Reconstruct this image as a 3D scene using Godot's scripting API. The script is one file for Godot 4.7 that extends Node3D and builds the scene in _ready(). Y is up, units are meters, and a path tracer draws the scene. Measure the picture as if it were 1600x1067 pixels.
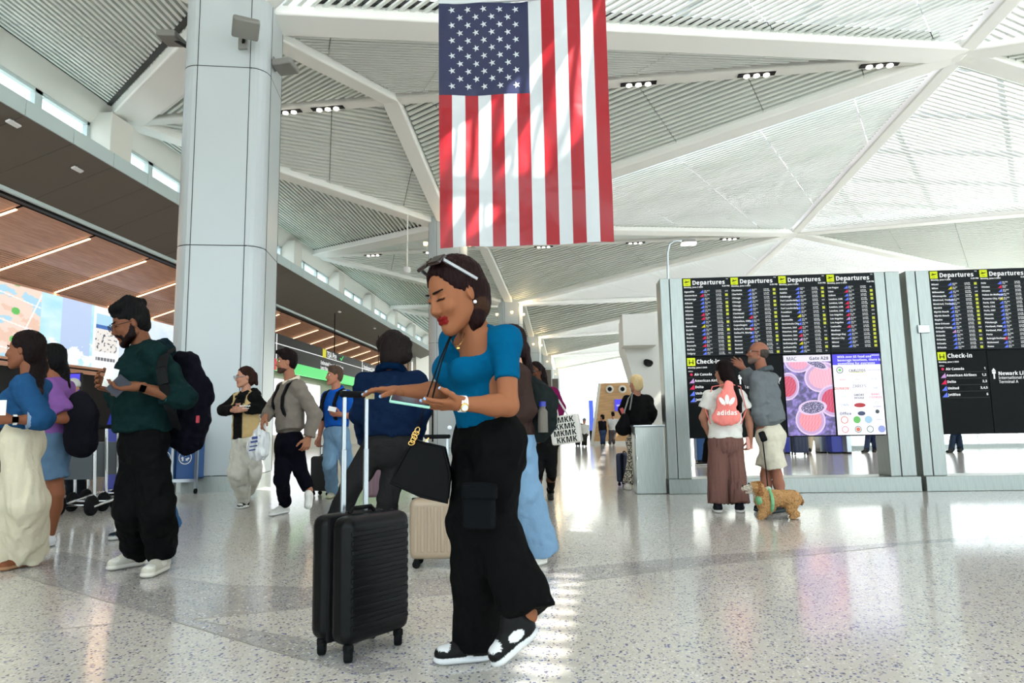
extends Node3D

# ---------------------------------------------------------------- camera model (photograph taken as 1600 x 1067)
const FOC := 1067.0
var cam_o := Vector3(0, 0.93, 0)
var cam_b := Basis(Vector3.UP, deg_to_rad(3.75)) * Basis(Vector3.RIGHT, deg_to_rad(7.13)) * Basis(Vector3.BACK, deg_to_rad(-1.0))
var fwd := Vector3(-sin(deg_to_rad(3.75)), 0, -cos(deg_to_rad(3.75)))
var rgt := Vector3(cos(deg_to_rad(3.75)), 0, -sin(deg_to_rad(3.75)))
var M := {}
var taken := {}
var rng := RandomNumberGenerator.new()
var wrinkle_noise := FastNoiseLite.new()

func ray(px: float, py: float) -> Vector3:
	return cam_b * Vector3((px - 800.0) / FOC, -(py - 533.5) / FOC, -1.0)

func G(px: float, py: float, y := 0.0) -> Vector3:      # the pixel on the level y
	var d := ray(px, py)
	return cam_o + d * ((y - cam_o.y) / d.y)

func PD(px: float, py: float, depth: float) -> Vector3: # the pixel at a distance along the floor
	var d := ray(px, py)
	return cam_o + d * (depth / d.dot(fwd))

func PZ(px: float, py: float, z: float) -> Vector3:
	var d := ray(px, py)
	return cam_o + d * (z / d.z)

func PX(px: float, py: float, x: float) -> Vector3:
	var d := ray(px, py)
	return cam_o + d * (x / d.x)

func on_plane(px: float, py: float, o: Vector3, n: Vector3) -> Vector3:
	var d := ray(px, py)
	return cam_o + d * ((o - cam_o).dot(n) / d.dot(n))

func depth_of(p: Vector3) -> float:
	return (p - cam_o).dot(fwd)

# ---------------------------------------------------------------- names and labels
func numbered(called: String) -> String:
	var n: int = taken.get(called, 0)
	taken[called] = n + 1
	return called if n == 0 else "%s_%03d" % [called, n]

func thing(called: String, label: String, category: String, at := Vector3.ZERO, group := "") -> Node3D:
	var o := Node3D.new()
	o.name = numbered(called)
	add_child(o, true)
	o.position = at
	o.set_meta("label", label)
	o.set_meta("category", category)
	if group:
		o.set_meta("group", group)
	return o

func part(parent: Node3D, called: String, mesh: Mesh, mat: Material, label := "") -> MeshInstance3D:   # mesh given in world coordinates
	var o := MeshInstance3D.new()
	o.name = called
	o.mesh = mesh
	o.material_override = mat
	parent.add_child(o, true)
	var base := Vector3.ZERO
	var q: Node = parent
	while q != self:
		base += (q as Node3D).position
		q = q.get_parent()
	o.position = -base
	if label:
		o.set_meta("label", label)
	return o

func lone(called: String, label: String, category: String, mesh: Mesh, mat: Material, group := "") -> MeshInstance3D:
	var o := MeshInstance3D.new()
	o.name = numbered(called)
	o.mesh = mesh
	o.material_override = mat
	add_child(o, true)
	o.set_meta("label", label)
	o.set_meta("category", category)
	if group:
		o.set_meta("group", group)
	return o

func struct(called: String, mesh: Mesh, mat: Material, parent: Node3D = null) -> MeshInstance3D:
	var o := MeshInstance3D.new()
	o.name = called if parent else numbered(called)
	o.mesh = mesh
	o.material_override = mat
	(parent if parent else self).add_child(o, true)
	if parent == null:
		o.set_meta("kind", "structure")
	return o

func struct_root(called: String) -> Node3D:
	var o := Node3D.new()
	o.name = numbered(called)
	add_child(o, true)
	o.set_meta("kind", "structure")
	return o

# ---------------------------------------------------------------- mesh builder
class MB:
	var v := PackedVector3Array()
	var n := PackedVector3Array()
	var uv := PackedVector2Array()
	var c := PackedColorArray()
	var ix := PackedInt32Array()
	var use_color := false

	func quad(a: Vector3, b: Vector3, c_: Vector3, d: Vector3, out: Vector3) -> void:
		var nn := (c_ - a).cross(b - a)
		if nn.length_squared() < 1e-16:
			nn = (d - a).cross(c_ - a)
		nn = nn.normalized()
		var k := v.size()
		if nn.dot(out) < 0.0:
			nn = -nn
			v.append_array([a, d, c_, b])
			uv.append_array([Vector2(0, 1), Vector2(0, 0), Vector2(1, 0), Vector2(1, 1)])
		else:
			v.append_array([a, b, c_, d])
			uv.append_array([Vector2(0, 1), Vector2(1, 1), Vector2(1, 0), Vector2(0, 0)])
		for i in 4:
			n.append(nn)
		ix.append_array([k, k + 1, k + 2, k, k + 2, k + 3])

	func tri(a: Vector3, b: Vector3, c_: Vector3, out: Vector3) -> void:
		var nn := (c_ - a).cross(b - a).normalized()
		var k := v.size()
		if nn.dot(out) < 0.0:
			nn = -nn
			v.append_array([a, c_, b])
		else:
			v.append_array([a, b, c_])
		for i in 3:
			n.append(nn)
			uv.append(Vector2.ZERO)
		ix.append_array([k, k + 1, k + 2])

	func box(at: Vector3, s: Vector3, b := Basis.IDENTITY) -> void:
		var h := s * 0.5
		for ax in 3:
			var u := (ax + 1) % 3
			var w := (ax + 2) % 3
			for sg in [-1.0, 1.0]:
				var nn := Vector3.ZERO
				nn[ax] = sg
				var p: Array[Vector3] = []
				for q in [[-1, -1], [1, -1], [1, 1], [-1, 1]]:
					var x := nn * h[ax]
					x[u] = q[0] * h[u]
					x[w] = q[1] * h[w]
					p.append(at + b * x)
				quad(p[0], p[1], p[2], p[3], b * nn)

	func rbox(at: Vector3, s: Vector3, r: float, b := Basis.IDENTITY) -> void:    # a box with rounded edges
		var h := s * 0.5
		r = minf(r, minf(h.x, minf(h.y, h.z)) * 0.99)
		for ax in 3:
			var u := (ax + 1) % 3
			var w := (ax + 2) % 3
			var us := [-h[u], -h[u] + r * 0.42, -h[u] + r, h[u] - r, h[u] - r * 0.42, h[u]]
			var ws := [-h[w], -h[w] + r * 0.42, -h[w] + r, h[w] - r, h[w] - r * 0.42, h[w]]
			for sg in [-1.0, 1.0]:
				var k := v.size()
				for i in 6:
					for j in 6:
						var p := Vector3.ZERO
						p[ax] = sg * h[ax]
						p[u] = us[i]
						p[w] = ws[j]
						var inner := p.clamp(-(h - Vector3.ONE * r), h - Vector3.ONE * r)
						var d := (p - inner).normalized()
						v.append(at + b * (inner + d * r))
						n.append(b * d)
						uv.append(Vector2(i / 5.0, j / 5.0))
				for i in 5:
					for j in 5:
						var q := k + i * 6 + j
						if sg > 0:
							ix.append_array([q, q + 1, q + 7, q, q + 7, q + 6])
						else:
							ix.append_array([q, q + 7, q + 1, q, q + 6, q + 7])

	func beam(a: Vector3, b: Vector3, w: float, t: float, up := Vector3.UP) -> void:   # a bar of width w and thickness t
		var z := (b - a)
		var l := z.length()
		z /= l
		var x := up.cross(z).normalized()
		if x.length() < 0.1:
			x = Vector3.RIGHT.cross(z).normalized()
		box((a + b) * 0.5, Vector3(w, t, l), Basis(x, z.cross(x), z))

	func tube(pts: Array, rad, sides := 8, closed := false) -> void:
		var m := pts.size()
		var k0 := v.size()
		var up := Vector3.UP
		var t0: Vector3 = ((pts[1] as Vector3) - (pts[0] as Vector3)).normalized()
		if absf(t0.dot(up)) > 0.9:
			up = Vector3.RIGHT
		var x := up.cross(t0).normalized()
		for i in m:
			var a: Vector3 = pts[maxi(i - 1, 0)] if not closed else pts[(i - 1 + m) % m]
			var b: Vector3 = pts[mini(i + 1, m - 1)] if not closed else pts[(i + 1) % m]
			var t := (b - a).normalized()
			x = (x - t * x.dot(t)).normalized()
			var y := t.cross(x)
			var r: float = rad[i] if rad is Array else rad
			for j in sides:
				var an := TAU * j / sides
				var d := x * cos(an) + y * sin(an)
				v.append((pts[i] as Vector3) + d * r)
				n.append(d)
				uv.append(Vector2(float(j) / sides, float(i) / m))
		var rings := m if closed else m - 1
		for i in rings:
			for j in sides:
				var a := k0 + i * sides + j
				var b := k0 + i * sides + (j + 1) % sides
				var c_ := k0 + ((i + 1) % m) * sides + j
				var d := k0 + ((i + 1) % m) * sides + (j + 1) % sides
				ix.append_array([a, c_, b, b, c_, d])
		if not closed:
			for e in [0, m - 1]:
				var ce := v.size()
				var nn: Vector3 = ((pts[0] as Vector3) - (pts[1] as Vector3)).normalized() if e == 0 else ((pts[m - 1] as Vector3) - (pts[m - 2] as Vector3)).normalized()
				v.append(pts[e])
				n.append(nn)
				uv.append(Vector2.ZERO)
				for j in sides:
					v.append(v[k0 + e * sides + j])
					n.append(nn)
					uv.append(Vector2.ZERO)
				for j in sides:
					if e == 0:
						ix.append_array([ce, ce + 1 + j, ce + 1 + (j + 1) % sides])
					else:
						ix.append_array([ce, ce + 1 + (j + 1) % sides, ce + 1 + j])

	func disc(at: Vector3, nrm: Vector3, r: float, sides := 16, r_in := 0.0) -> void:
		var x := nrm.cross(Vector3.UP if absf(nrm.y) < 0.9 else Vector3.RIGHT).normalized()
		var y := nrm.cross(x)
		for j in sides:
			var d0 := x * cos(TAU * j / sides) + y * sin(TAU * j / sides)
			var d1 := x * cos(TAU * (j + 1) / sides) + y * sin(TAU * (j + 1) / sides)
			if r_in > 0.0:
				quad(at + d0 * r_in, at + d0 * r, at + d1 * r, at + d1 * r_in, nrm)
			else:
				tri(at, at + d0 * r, at + d1 * r, nrm)

	func lathe(at: Vector3, axis: Vector3, prof: Array, sides := 16) -> void:   # prof: [radius, height] pairs
		var x := axis.cross(Vector3.UP if absf(axis.y) < 0.9 else Vector3.RIGHT).normalized()
		var y := axis.cross(x)
		for i in prof.size() - 1:
			var p0: Array = prof[i]
			var p1: Array = prof[i + 1]
			for j in sides:
				var d0 := x * cos(TAU * j / sides) + y * sin(TAU * j / sides)
				var d1 := x * cos(TAU * (j + 1) / sides) + y * sin(TAU * (j + 1) / sides)
				var outw: Vector3 = (d0 + d1) * (p1[1] - p0[1]) - axis * 2.0 * (p1[0] - p0[0])
				if absf(p1[1] - p0[1]) < 1e-6:
					outw = axis * (1.0 if p1[0] < p0[0] else -1.0)
				quad(at + axis * p0[1] + d0 * p0[0], at + axis * p0[1] + d1 * p0[0], at + axis * p1[1] + d1 * p1[0], at + axis * p1[1] + d0 * p1[0], outw)

	func prism(poly: PackedVector2Array, o: Vector3, x: Vector3, y: Vector3, depth: float) -> void:  # outline in the plane o,x,y pushed along x cross y
		var z := x.cross(y).normalized()
		var tr := Geometry2D.triangulate_polygon(poly)
		for side in 2:
			var off := z * depth * side
			var k := v.size()
			for p in poly:
				v.append(o + x * p.x + y * p.y + off)
				n.append(z if side == 1 else -z)
				uv.append(p)
			for i in range(0, tr.size(), 3):
				var a := poly[tr[i]]
				var b := poly[tr[i + 1]]
				var c_ := poly[tr[i + 2]]
				var ccw := (b - a).cross(c_ - a) > 0.0
				if ccw == (side == 1):
					ix.append_array([k + tr[i], k + tr[i + 2], k + tr[i + 1]])
				else:
					ix.append_array([k + tr[i], k + tr[i + 1], k + tr[i + 2]])
		var area := 0.0
		for i in poly.size():
			area += poly[i].cross(poly[(i + 1) % poly.size()])
		for i in poly.size():
			var p := poly[i]
			var q := poly[(i + 1) % poly.size()]
			var e := (q - p)
			var outw := x * e.y - y * e.x
			if area < 0:
				outw = -outw
			var a := o + x * p.x + y * p.y
			var b := o + x * q.x + y * q.y
			quad(a, b, b + z * depth, a + z * depth, outw)

	func slab(pts: Array, thick: Vector3) -> void:   # a flat or bent polygon given in space, with thickness
		var m := pts.size()
		for i in range(1, m - 1):
			tri(pts[0], pts[i], pts[i + 1], -thick)
			tri(pts[0] + thick, pts[i] + thick, pts[i + 1] + thick, thick)
		var ce := Vector3.ZERO
		for p in pts:
			ce += p / m
		for i in m:
			var a: Vector3 = pts[i]
			var b: Vector3 = pts[(i + 1) % m]
			var o := (b - a).cross(thick)
			if o.dot((a + b) * 0.5 - ce) < 0:
				o = -o
			quad(a, b, b + thick, a + thick, o)

	func mesh() -> ArrayMesh:
		var a := []
		a.resize(Mesh.ARRAY_MAX)
		a[Mesh.ARRAY_VERTEX] = v
		a[Mesh.ARRAY_NORMAL] = n
		if uv.size() == v.size():
			a[Mesh.ARRAY_TEX_UV] = uv
		if use_color:
			a[Mesh.ARRAY_COLOR] = c
		a[Mesh.ARRAY_INDEX] = ix
		var m := ArrayMesh.new()
		m.add_surface_from_arrays(Mesh.PRIMITIVE_TRIANGLES, a)
		return m

# ---------------------------------------------------------------- soft solids (distance field meshed as surface nets)
class Sdf:
	var o: Vector3
	var h: float
	var nx: int
	var ny: int
	var nz: int
	var v := PackedFloat32Array()
	var c := PackedByteArray()
	var r0 := PackedInt32Array()      # touched span of every row
	var r1 := PackedInt32Array()

	func _init(p: Vector3, q: Vector3, cell: float) -> void:
		h = cell
		var lo := p.min(q)
		var hi := p.max(q)
		o = lo - Vector3.ONE * h * 2.0
		var s := (hi - lo) / h
		nx = int(s.x) + 6
		ny = int(s.y) + 6
		nz = int(s.z) + 6
		v.resize(nx * ny * nz)
		v.fill(1.0)
		c.resize(nx * ny * nz)
		r0.resize(ny * nz)
		r0.fill(nx)
		r1.resize(ny * nz)
		r1.fill(-1)

	# tapered bone a-b; k softness of the join; flat: the end at b is cut square; op 1 carves; squash ax by sq
	func cap(a: Vector3, b: Vector3, ra: float, rb: float, k := 0.02, col := 0, flat := false, ax := Vector3.ZERO, sq := 1.0, op := 0) -> void:
		var pad := maxf(ra, rb) * maxf(1.0, sq) + k + h * 2.5
		var lo := (a.min(b) - Vector3.ONE * pad - o) / h
		var hi := (a.max(b) + Vector3.ONE * pad - o) / h
		var x0 := maxi(0, int(lo.x))
		var y0 := maxi(0, int(lo.y))
		var z0 := maxi(0, int(lo.z))
		var x1 := mini(nx - 1, int(hi.x) + 1)
		var y1 := mini(ny - 1, int(hi.y) + 1)
		var z1 := mini(nz - 1, int(hi.z) + 1)
		var inv := 1.0 / sq - 1.0
		var sc := minf(1.0, sq)
		var ba := b - a
		ba += ax * (ba.dot(ax) * inv)
		var l2 := maxf(ba.length_squared(), 1e-9)
		var ln := sqrt(l2)
		var squashed := sq != 1.0
		for z in range(z0, z1 + 1):
			for y in range(y0, y1 + 1):
				var i := (z * ny + y) * nx + x0
				if op == 0:
					r0[z * ny + y] = mini(r0[z * ny + y], x0)
					r1[z * ny + y] = maxi(r1[z * ny + y], x1)
				var p := o + Vector3(x0, y, z) * h - a
				for x in range(x0, x1 + 1):
					var q := p
					if squashed:
						q += ax * (p.dot(ax) * inv)
					var t := q.dot(ba) / l2
					var tc := clampf(t, 0.0, 1.0)
					var d: float
					if flat and t > 1.0:
						d = maxf((q - ba * t).length() - rb, (t - 1.0) * ln)
					else:
						d = (q - ba * tc).length() - (ra + (rb - ra) * tc)
						if flat:
							d = maxf(d, (t - 1.0) * ln)
					var e := v[i]
					if op == 1:
						d = -d
						var g := maxf(k - absf(d - e), 0.0) / k
						v[i] = maxf(d, e) + g * g * k * 0.25
					else:
						if d < e:
							c[i] = col
						var g := maxf(k - absf(d - e), 0.0) / k
						v[i] = minf(d, e) - g * g * k * 0.25
					i += 1
					p.x += h

	func ball(a: Vector3, r: float, k := 0.01, col := 0, op := 0) -> void:
		cap(a, a + Vector3(0, 1e-4, 0), r, r, k, col, false, Vector3.ZERO, 1.0, op)

	# an ellipsoid with half axes r along the columns of b
	func egg(a: Vector3, b: Basis, r: Vector3, k := 0.02, col := 0, op := 0) -> void:
		var pad := maxf(r.x, maxf(r.y, r.z)) + k + h * 2.5
		var lo := (a - Vector3.ONE * pad - o) / h
		var hi := (a + Vector3.ONE * pad - o) / h
		var x0 := maxi(0, int(lo.x))
		var x1 := mini(nx - 1, int(hi.x) + 1)
		var bx := b.x / r.x
		var by := b.y / r.y
		var bz := b.z / r.z
		for z in range(maxi(0, int(lo.z)), mini(nz - 1, int(hi.z) + 1) + 1):
			for y in range(maxi(0, int(lo.y)), mini(ny - 1, int(hi.y) + 1) + 1):
				var i := (z * ny + y) * nx + x0
				if op == 0:
					r0[z * ny + y] = mini(r0[z * ny + y], x0)
					r1[z * ny + y] = maxi(r1[z * ny + y], x1)
				var p := o + Vector3(x0, y, z) * h - a
				for x in range(x0, x1 + 1):
					var q := Vector3(p.dot(bx), p.dot(by), p.dot(bz))
					var k0 := q.length()
					var k1 := Vector3(q.x / r.x, q.y / r.y, q.z / r.z).length()
					var d := k0 * (k0 - 1.0) / maxf(k1, 1e-5)
					if k0 < 0.2:
						d = -minf(r.x, minf(r.y, r.z)) * 0.8
					var e := v[i]
					if op == 1:
						d = -d
						var g := maxf(k - absf(d - e), 0.0) / k
						v[i] = maxf(d, e) + g * g * k * 0.25
					else:
						if d < e:
							c[i] = col
						var g := maxf(k - absf(d - e), 0.0) / k
						v[i] = minf(d, e) - g * g * k * 0.25
					i += 1
					p.x += h

	func cut(at: Vector3, nrm: Vector3, reach := 10.0) -> void:    # takes away what lies beyond the plane
		for z in nz:
			for y in ny:
				var w := z * ny + y
				var i := w * nx + r0[w]
				for x in range(r0[w], r1[w] + 1):
					if v[i] < h * 3.0:
						var p := o + Vector3(x, y, z) * h - at
						if p.length_squared() < reach * reach:
							v[i] = maxf(v[i], p.dot(nrm))
					i += 1

	func paint(at: Vector3, b: Basis, r: Vector3, col: int) -> void:   # dye inside an ellipsoid
		for z in nz:
			for y in ny:
				var w := z * ny + y
				var i := w * nx + r0[w]
				for x in range(r0[w], r1[w] + 1):
					if absf(v[i]) < h * 3.0:
						var p := o + Vector3(x, y, z) * h - at
						if Vector3(p.dot(b.x) / r.x, p.dot(b.y) / r.y, p.dot(b.z) / r.z).length_squared() < 1.0:
							c[i] = col
					i += 1

	func wrinkle(noise: FastNoiseLite, amp: float, sc: Vector3) -> void:
		for z in nz:
			for y in ny:
				var w := z * ny + y
				var i := w * nx + r0[w]
				for x in range(r0[w], r1[w] + 1):
					if absf(v[i]) < h * 4.0:
						v[i] += noise.get_noise_3dv((o + Vector3(x, y, z) * h) * sc) * amp
					i += 1

	func add_to(m: MB, palette: Array) -> void:
		var id := PackedInt32Array()
		id.resize(v.size())
		id.fill(-1)
		var sy := nx
		var sz := nx * ny
		var lim := h * 3.4
		m.use_color = true
		for z in nz - 1:
			for y in ny - 1:
				var w0 := z * ny + y
				var xa := mini(mini(r0[w0], r0[w0 + 1]), mini(r0[w0 + ny], r0[w0 + ny + 1]))
				var xb := mini(nx - 2, maxi(maxi(r1[w0], r1[w0 + 1]), maxi(r1[w0 + ny], r1[w0 + ny + 1])))
				var i := w0 * nx + xa - 1
				for x in range(xa, xb + 1):
					i += 1
					var a := v[i]
					if a > lim or a < -lim:
						continue
					var b := v[i + 1]
					var c0 := v[i + sy]
					var d := v[i + sy + 1]
					var e := v[i + sz]
					var f := v[i + sz + 1]
					var g := v[i + sz + sy]
					var q := v[i + sz + sy + 1]
					var neg := int(a < 0) + int(b < 0) + int(c0 < 0) + int(d < 0) + int(e < 0) + int(f < 0) + int(g < 0) + int(q < 0)
					if neg == 0 or neg == 8:
						continue
					var s := Vector3.ZERO
					var w := 0.0
					if (a < 0) != (b < 0): s += Vector3(a / (a - b), 0, 0); w += 1
					if (c0 < 0) != (d < 0): s += Vector3(c0 / (c0 - d), 1, 0); w += 1
					if (e < 0) != (f < 0): s += Vector3(e / (e - f), 0, 1); w += 1
					if (g < 0) != (q < 0): s += Vector3(g / (g - q), 1, 1); w += 1
					if (a < 0) != (c0 < 0): s += Vector3(0, a / (a - c0), 0); w += 1
					if (b < 0) != (d < 0): s += Vector3(1, b / (b - d), 0); w += 1
					if (e < 0) != (g < 0): s += Vector3(0, e / (e - g), 1); w += 1
					if (f < 0) != (q < 0): s += Vector3(1, f / (f - q), 1); w += 1
					if (a < 0) != (e < 0): s += Vector3(0, 0, a / (a - e)); w += 1
					if (b < 0) != (f < 0): s += Vector3(1, 0, b / (b - f)); w += 1
					if (c0 < 0) != (g < 0): s += Vector3(0, 1, c0 / (c0 - g)); w += 1
					if (d < 0) != (q < 0): s += Vector3(1, 1, d / (d - q)); w += 1
					id[i] = m.v.size()
					m.v.append(o + (Vector3(x, y, z) + s / w) * h)
					var gr := Vector3(b + d + f + q - a - c0 - e - g, c0 + d + g + q - a - b - e - f, e + f + g + q - a - b - c0 - d)
					m.n.append(gr.normalized())
					m.uv.append(Vector2.ZERO)
					m.c.append(palette[c[i]])
		for z in range(1, nz - 1):
			for y in range(1, ny - 1):
				var w0 := z * ny + y
				var xa := maxi(1, r0[w0])
				var xb := mini(nx - 2, r1[w0])
				var i := w0 * nx + xa - 1
				for x in range(xa, xb + 1):
					i += 1
					if id[i] < 0 and id[i - 1] < 0 and id[i - sy] < 0 and id[i - sz] < 0:
						continue
					var a := v[i] < 0
					if a != (v[i + 1] < 0):
						_q(m, id[i], id[i - sy], id[i - sy - sz], id[i - sz], a)
					if a != (v[i + sy] < 0):
						_q(m, id[i], id[i - sz], id[i - sz - 1], id[i - 1], a)
					if a != (v[i + sz] < 0):
						_q(m, id[i], id[i - 1], id[i - 1 - sy], id[i - sy], a)

	func _q(m: MB, a: int, b: int, c_: int, d: int, inside: bool) -> void:
		if a < 0 or b < 0 or c_ < 0 or d < 0:
			return
		if inside:
			m.ix.append_array([a, c_, b, a, d, c_])
		else:
			m.ix.append_array([a, b, c_, a, c_, d])

	func mesh(palette: Array) -> ArrayMesh:
		var m := MB.new()
		add_to(m, palette)
		if m.v.size() == 0:
			m.quad(o, o + Vector3(0.001, 0, 0), o + Vector3(0.001, 0.001, 0), o + Vector3(0, 0.001, 0), Vector3.BACK)
			m.c.resize(4)
		return m.mesh()

# ---------------------------------------------------------------- materials
func lin(r: float, g: float, b: float) -> Color:    # sRGB 0-255 to a linear vertex colour
	return Color(r / 255.0, g / 255.0, b / 255.0).srgb_to_linear()

func mat(called: String, r: float, g: float, b: float, rough := 0.6, metal := 0.0) -> StandardMaterial3D:
	var m := StandardMaterial3D.new()
	m.resource_name = called
	m.albedo_color = Color(r / 255.0, g / 255.0, b / 255.0)
	m.roughness = rough
	m.metallic = metal
	M[called] = m
	return m

func glow(called: String, r: float, g: float, b: float, e: float) -> StandardMaterial3D:
	var m := mat(called, r * 0.4, g * 0.4, b * 0.4, 0.4)
	m.emission_enabled = true
	m.emission = Color(r / 255.0, g / 255.0, b / 255.0)
	m.emission_energy_multiplier = e
	return m

func noise_tex(fr: float, c0: Color, c1: Color, size := 256, oct := 4, typ := FastNoiseLite.TYPE_SIMPLEX_SMOOTH, normal := false, bump := 4.0, sd := 3) -> NoiseTexture2D:
	var t := NoiseTexture2D.new()
	t.width = size
	t.height = size
	t.seamless = true
	var f := FastNoiseLite.new()
	f.noise_type = typ
	f.seed = sd
	f.frequency = fr
	f.fractal_octaves = oct
	t.noise = f
	if normal:
		t.as_normal_map = true
		t.bump_strength = bump
	else:
		var g := Gradient.new()
		g.colors = PackedColorArray([c0, c1])
		g.offsets = PackedFloat32Array([0.25, 0.75])
		t.color_ramp = g
	return t

func tri_map(m: StandardMaterial3D, scale: float, world := false) -> void:
	m.uv1_triplanar = true
	m.uv1_world_triplanar = world
	m.uv1_scale = Vector3.ONE * scale

# ---------------------------------------------------------------- light, sky, camera
func set_view() -> void:
	var cam := Camera3D.new()
	cam.name = "camera"
	cam.transform = Transform3D(cam_b, cam_o)
	cam.fov = rad_to_deg(2.0 * atan(533.5 / FOC))
	cam.near = 0.05
	cam.far = 400.0
	add_child(cam)
	cam.current = true
	var we := WorldEnvironment.new()
	we.name = "world"
	var e := Environment.new()
	e.tonemap_mode = Environment.TONE_MAPPER_LINEAR
	e.tonemap_exposure = 1.4
	e.background_mode = Environment.BG_SKY
	e.sdfgi_enabled = true
	e.ssao_enabled = true
	e.ssil_enabled = true
	var sky := Sky.new()
	var sm := ProceduralSkyMaterial.new()
	sm.sky_top_color = Color(0.82, 0.9, 0.97)
	sm.sky_horizon_color = Color(0.94, 0.97, 0.98)
	sm.ground_bottom_color = Color(0.62, 0.62, 0.6)
	sm.ground_horizon_color = Color(0.8, 0.82, 0.82)
	sm.sun_angle_max = 1.0
	sm.energy_multiplier = SKY
	sky.sky_material = sm
	e.sky = sky
	we.environment = e
	add_child(we)
	var sun := DirectionalLight3D.new()
	sun.name = "sun"
	sun.light_color = Color(1.0, 0.985, 0.96)
	sun.light_energy = SUN
	sun.light_angular_distance = 0.6
	sun.shadow_enabled = true
	add_child(sun)
	sun.look_at_from_position(Vector3.ZERO, -SUN_AT)

const SKY := 3.2
const SUN := 8.0
const SUN_AT := Vector3(0.6, 0.72, 0.35)

# ---------------------------------------------------------------- materials of the place
func make_materials() -> void:
	rng.seed = 7
	wrinkle_noise.seed = 5
	wrinkle_noise.frequency = 1.0
	wrinkle_noise.fractal_octaves = 2
	mat("white_paint", 226, 226, 217, 0.5)
	mat("rib_white", 240, 242, 236, 0.45)
	mat("slat_white", 228, 235, 228, 0.5)
	mat("slat_backing", 104, 111, 99, 0.8)
	var sky_panel := mat("skylight_diffuser", 238, 239, 242, 0.6)
	sky_panel.backlight_enabled = true
	sky_panel.backlight = Color(0.74, 0.715, 0.73)
	mat("steel_gap", 46, 50, 48, 0.7)
	var cp := mat("column_panel", 180, 188, 189, 0.38)
	cp.metallic = 0.15
	mat("fascia_panel", 196, 212, 211, 0.45)
	mat("soffit_panel", 98, 92, 83, 0.6)
	mat("black_metal", 18, 19, 20, 0.5).metallic_specular = 0.3
	mat("dark_wall", 16, 18, 19, 0.5).metallic_specular = 0.3
	mat("grey_plastic", 122, 122, 116, 0.5)
	mat("cream_wall", 205, 196, 180, 0.6)
	mat("rubber", 16, 17, 18, 0.75).metallic_specular = 0.25
	mat("chrome", 200, 202, 202, 0.15, 1.0)
	mat("alloy", 176, 184, 188, 0.32, 0.85)
	mat("gold", 205, 168, 96, 0.25, 1.0)
	mat("white_plastic", 232, 234, 234, 0.35)
	mat("blue_plastic", 20, 40, 150, 0.35)
	mat("paper_white", 235, 236, 230, 0.7)
	var steel := mat("brushed_steel", 150, 156, 152, 0.34, 0.85)
	steel.albedo_texture = noise_tex(0.02, Color(0.95, 0.955, 0.95), Color(1, 1, 1), 256, 3)
	tri_map(steel, 0.6)
	steel.uv1_scale = Vector3(9.0, 0.5, 9.0)
	var wood := mat("wood_ceiling", 206, 158, 132, 0.42)
	wood.albedo_texture = noise_tex(0.012, Color(0.9, 0.88, 0.87), Color(1, 1, 1), 256, 4)
	tri_map(wood, 0.5)
	wood.uv1_scale = Vector3(2.5, 2.5, 0.25)
	var oak := mat("oak_panel", 205, 164, 112, 0.5)
	oak.albedo_texture = noise_tex(0.012, Color(0.94, 0.93, 0.91), Color(1, 1, 1), 256, 4, FastNoiseLite.TYPE_SIMPLEX_SMOOTH, false, 4.0, 8)
	tri_map(oak, 0.5)
	oak.uv1_scale = Vector3(0.3, 2.5, 2.5)
	var glass := mat("clear_glass", 235, 245, 245, 0.02)
	glass.transparency = BaseMaterial3D.TRANSPARENCY_ALPHA
	glass.albedo_color.a = 0.12
	glow("led_strip", 255, 205, 160, 2.6)
	glow("downlight", 255, 248, 235, 3.0)
	glow("light_box", 240, 244, 250, 1.1)
	glow("uplight", 255, 214, 160, 3.0)
	var t1 := terrazzo(Color8(199, 195, 186), 11, 1.0)
	var t2 := terrazzo(Color8(168, 165, 161), 12, 1.0)
	for a in [["terrazzo_light", t1], ["terrazzo_grey", t2]]:
		var m := mat(a[0], 255, 255, 255, 0.13)
		m.albedo_texture = a[1]
		m.metallic_specular = 0.55
		tri_map(m, 0.56, true)
	mat("floor_joint", 130, 126, 118, 0.4)

func terrazzo(base: Color, sd: int, dens: float) -> ImageTexture:
	var n := 1024
	var im := Image.create(n, n, false, Image.FORMAT_RGB8)
	im.fill(base)
	var r := RandomNumberGenerator.new()
	r.seed = sd
	var tones := [[Color8(116, 118, 150), 0.22], [Color8(92, 92, 104), 0.2], [Color8(226, 222, 214), 0.3], [Color8(168, 160, 148), 0.14], [Color8(80, 84, 140), 0.06], [Color8(196, 186, 168), 0.08]]
	for i in int(14000 * dens):
		var u := r.randf()
		var col: Color = base
		for t in tones:
			u -= t[1]
			if u <= 0.0:
				col = t[0]
				break
		var s := r.randi_range(2, 5)
		if r.randf() < 0.12:
			s += 2
		var x := r.randi_range(0, n - 10)
		var y := r.randi_range(0, n - 10)
		var a := maxi(1, s - r.randi_range(0, 2))
		im.fill_rect(Rect2i(x, y, s, a), col)
		im.fill_rect(Rect2i(x + r.randi_range(-1, 1), y + a, maxi(1, s - 1), 1), col)
		im.fill_rect(Rect2i(x + 1, y - 1 if y > 0 else 0, maxi(1, s - 2), a), col)
	return ImageTexture.create_from_image(im)

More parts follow.
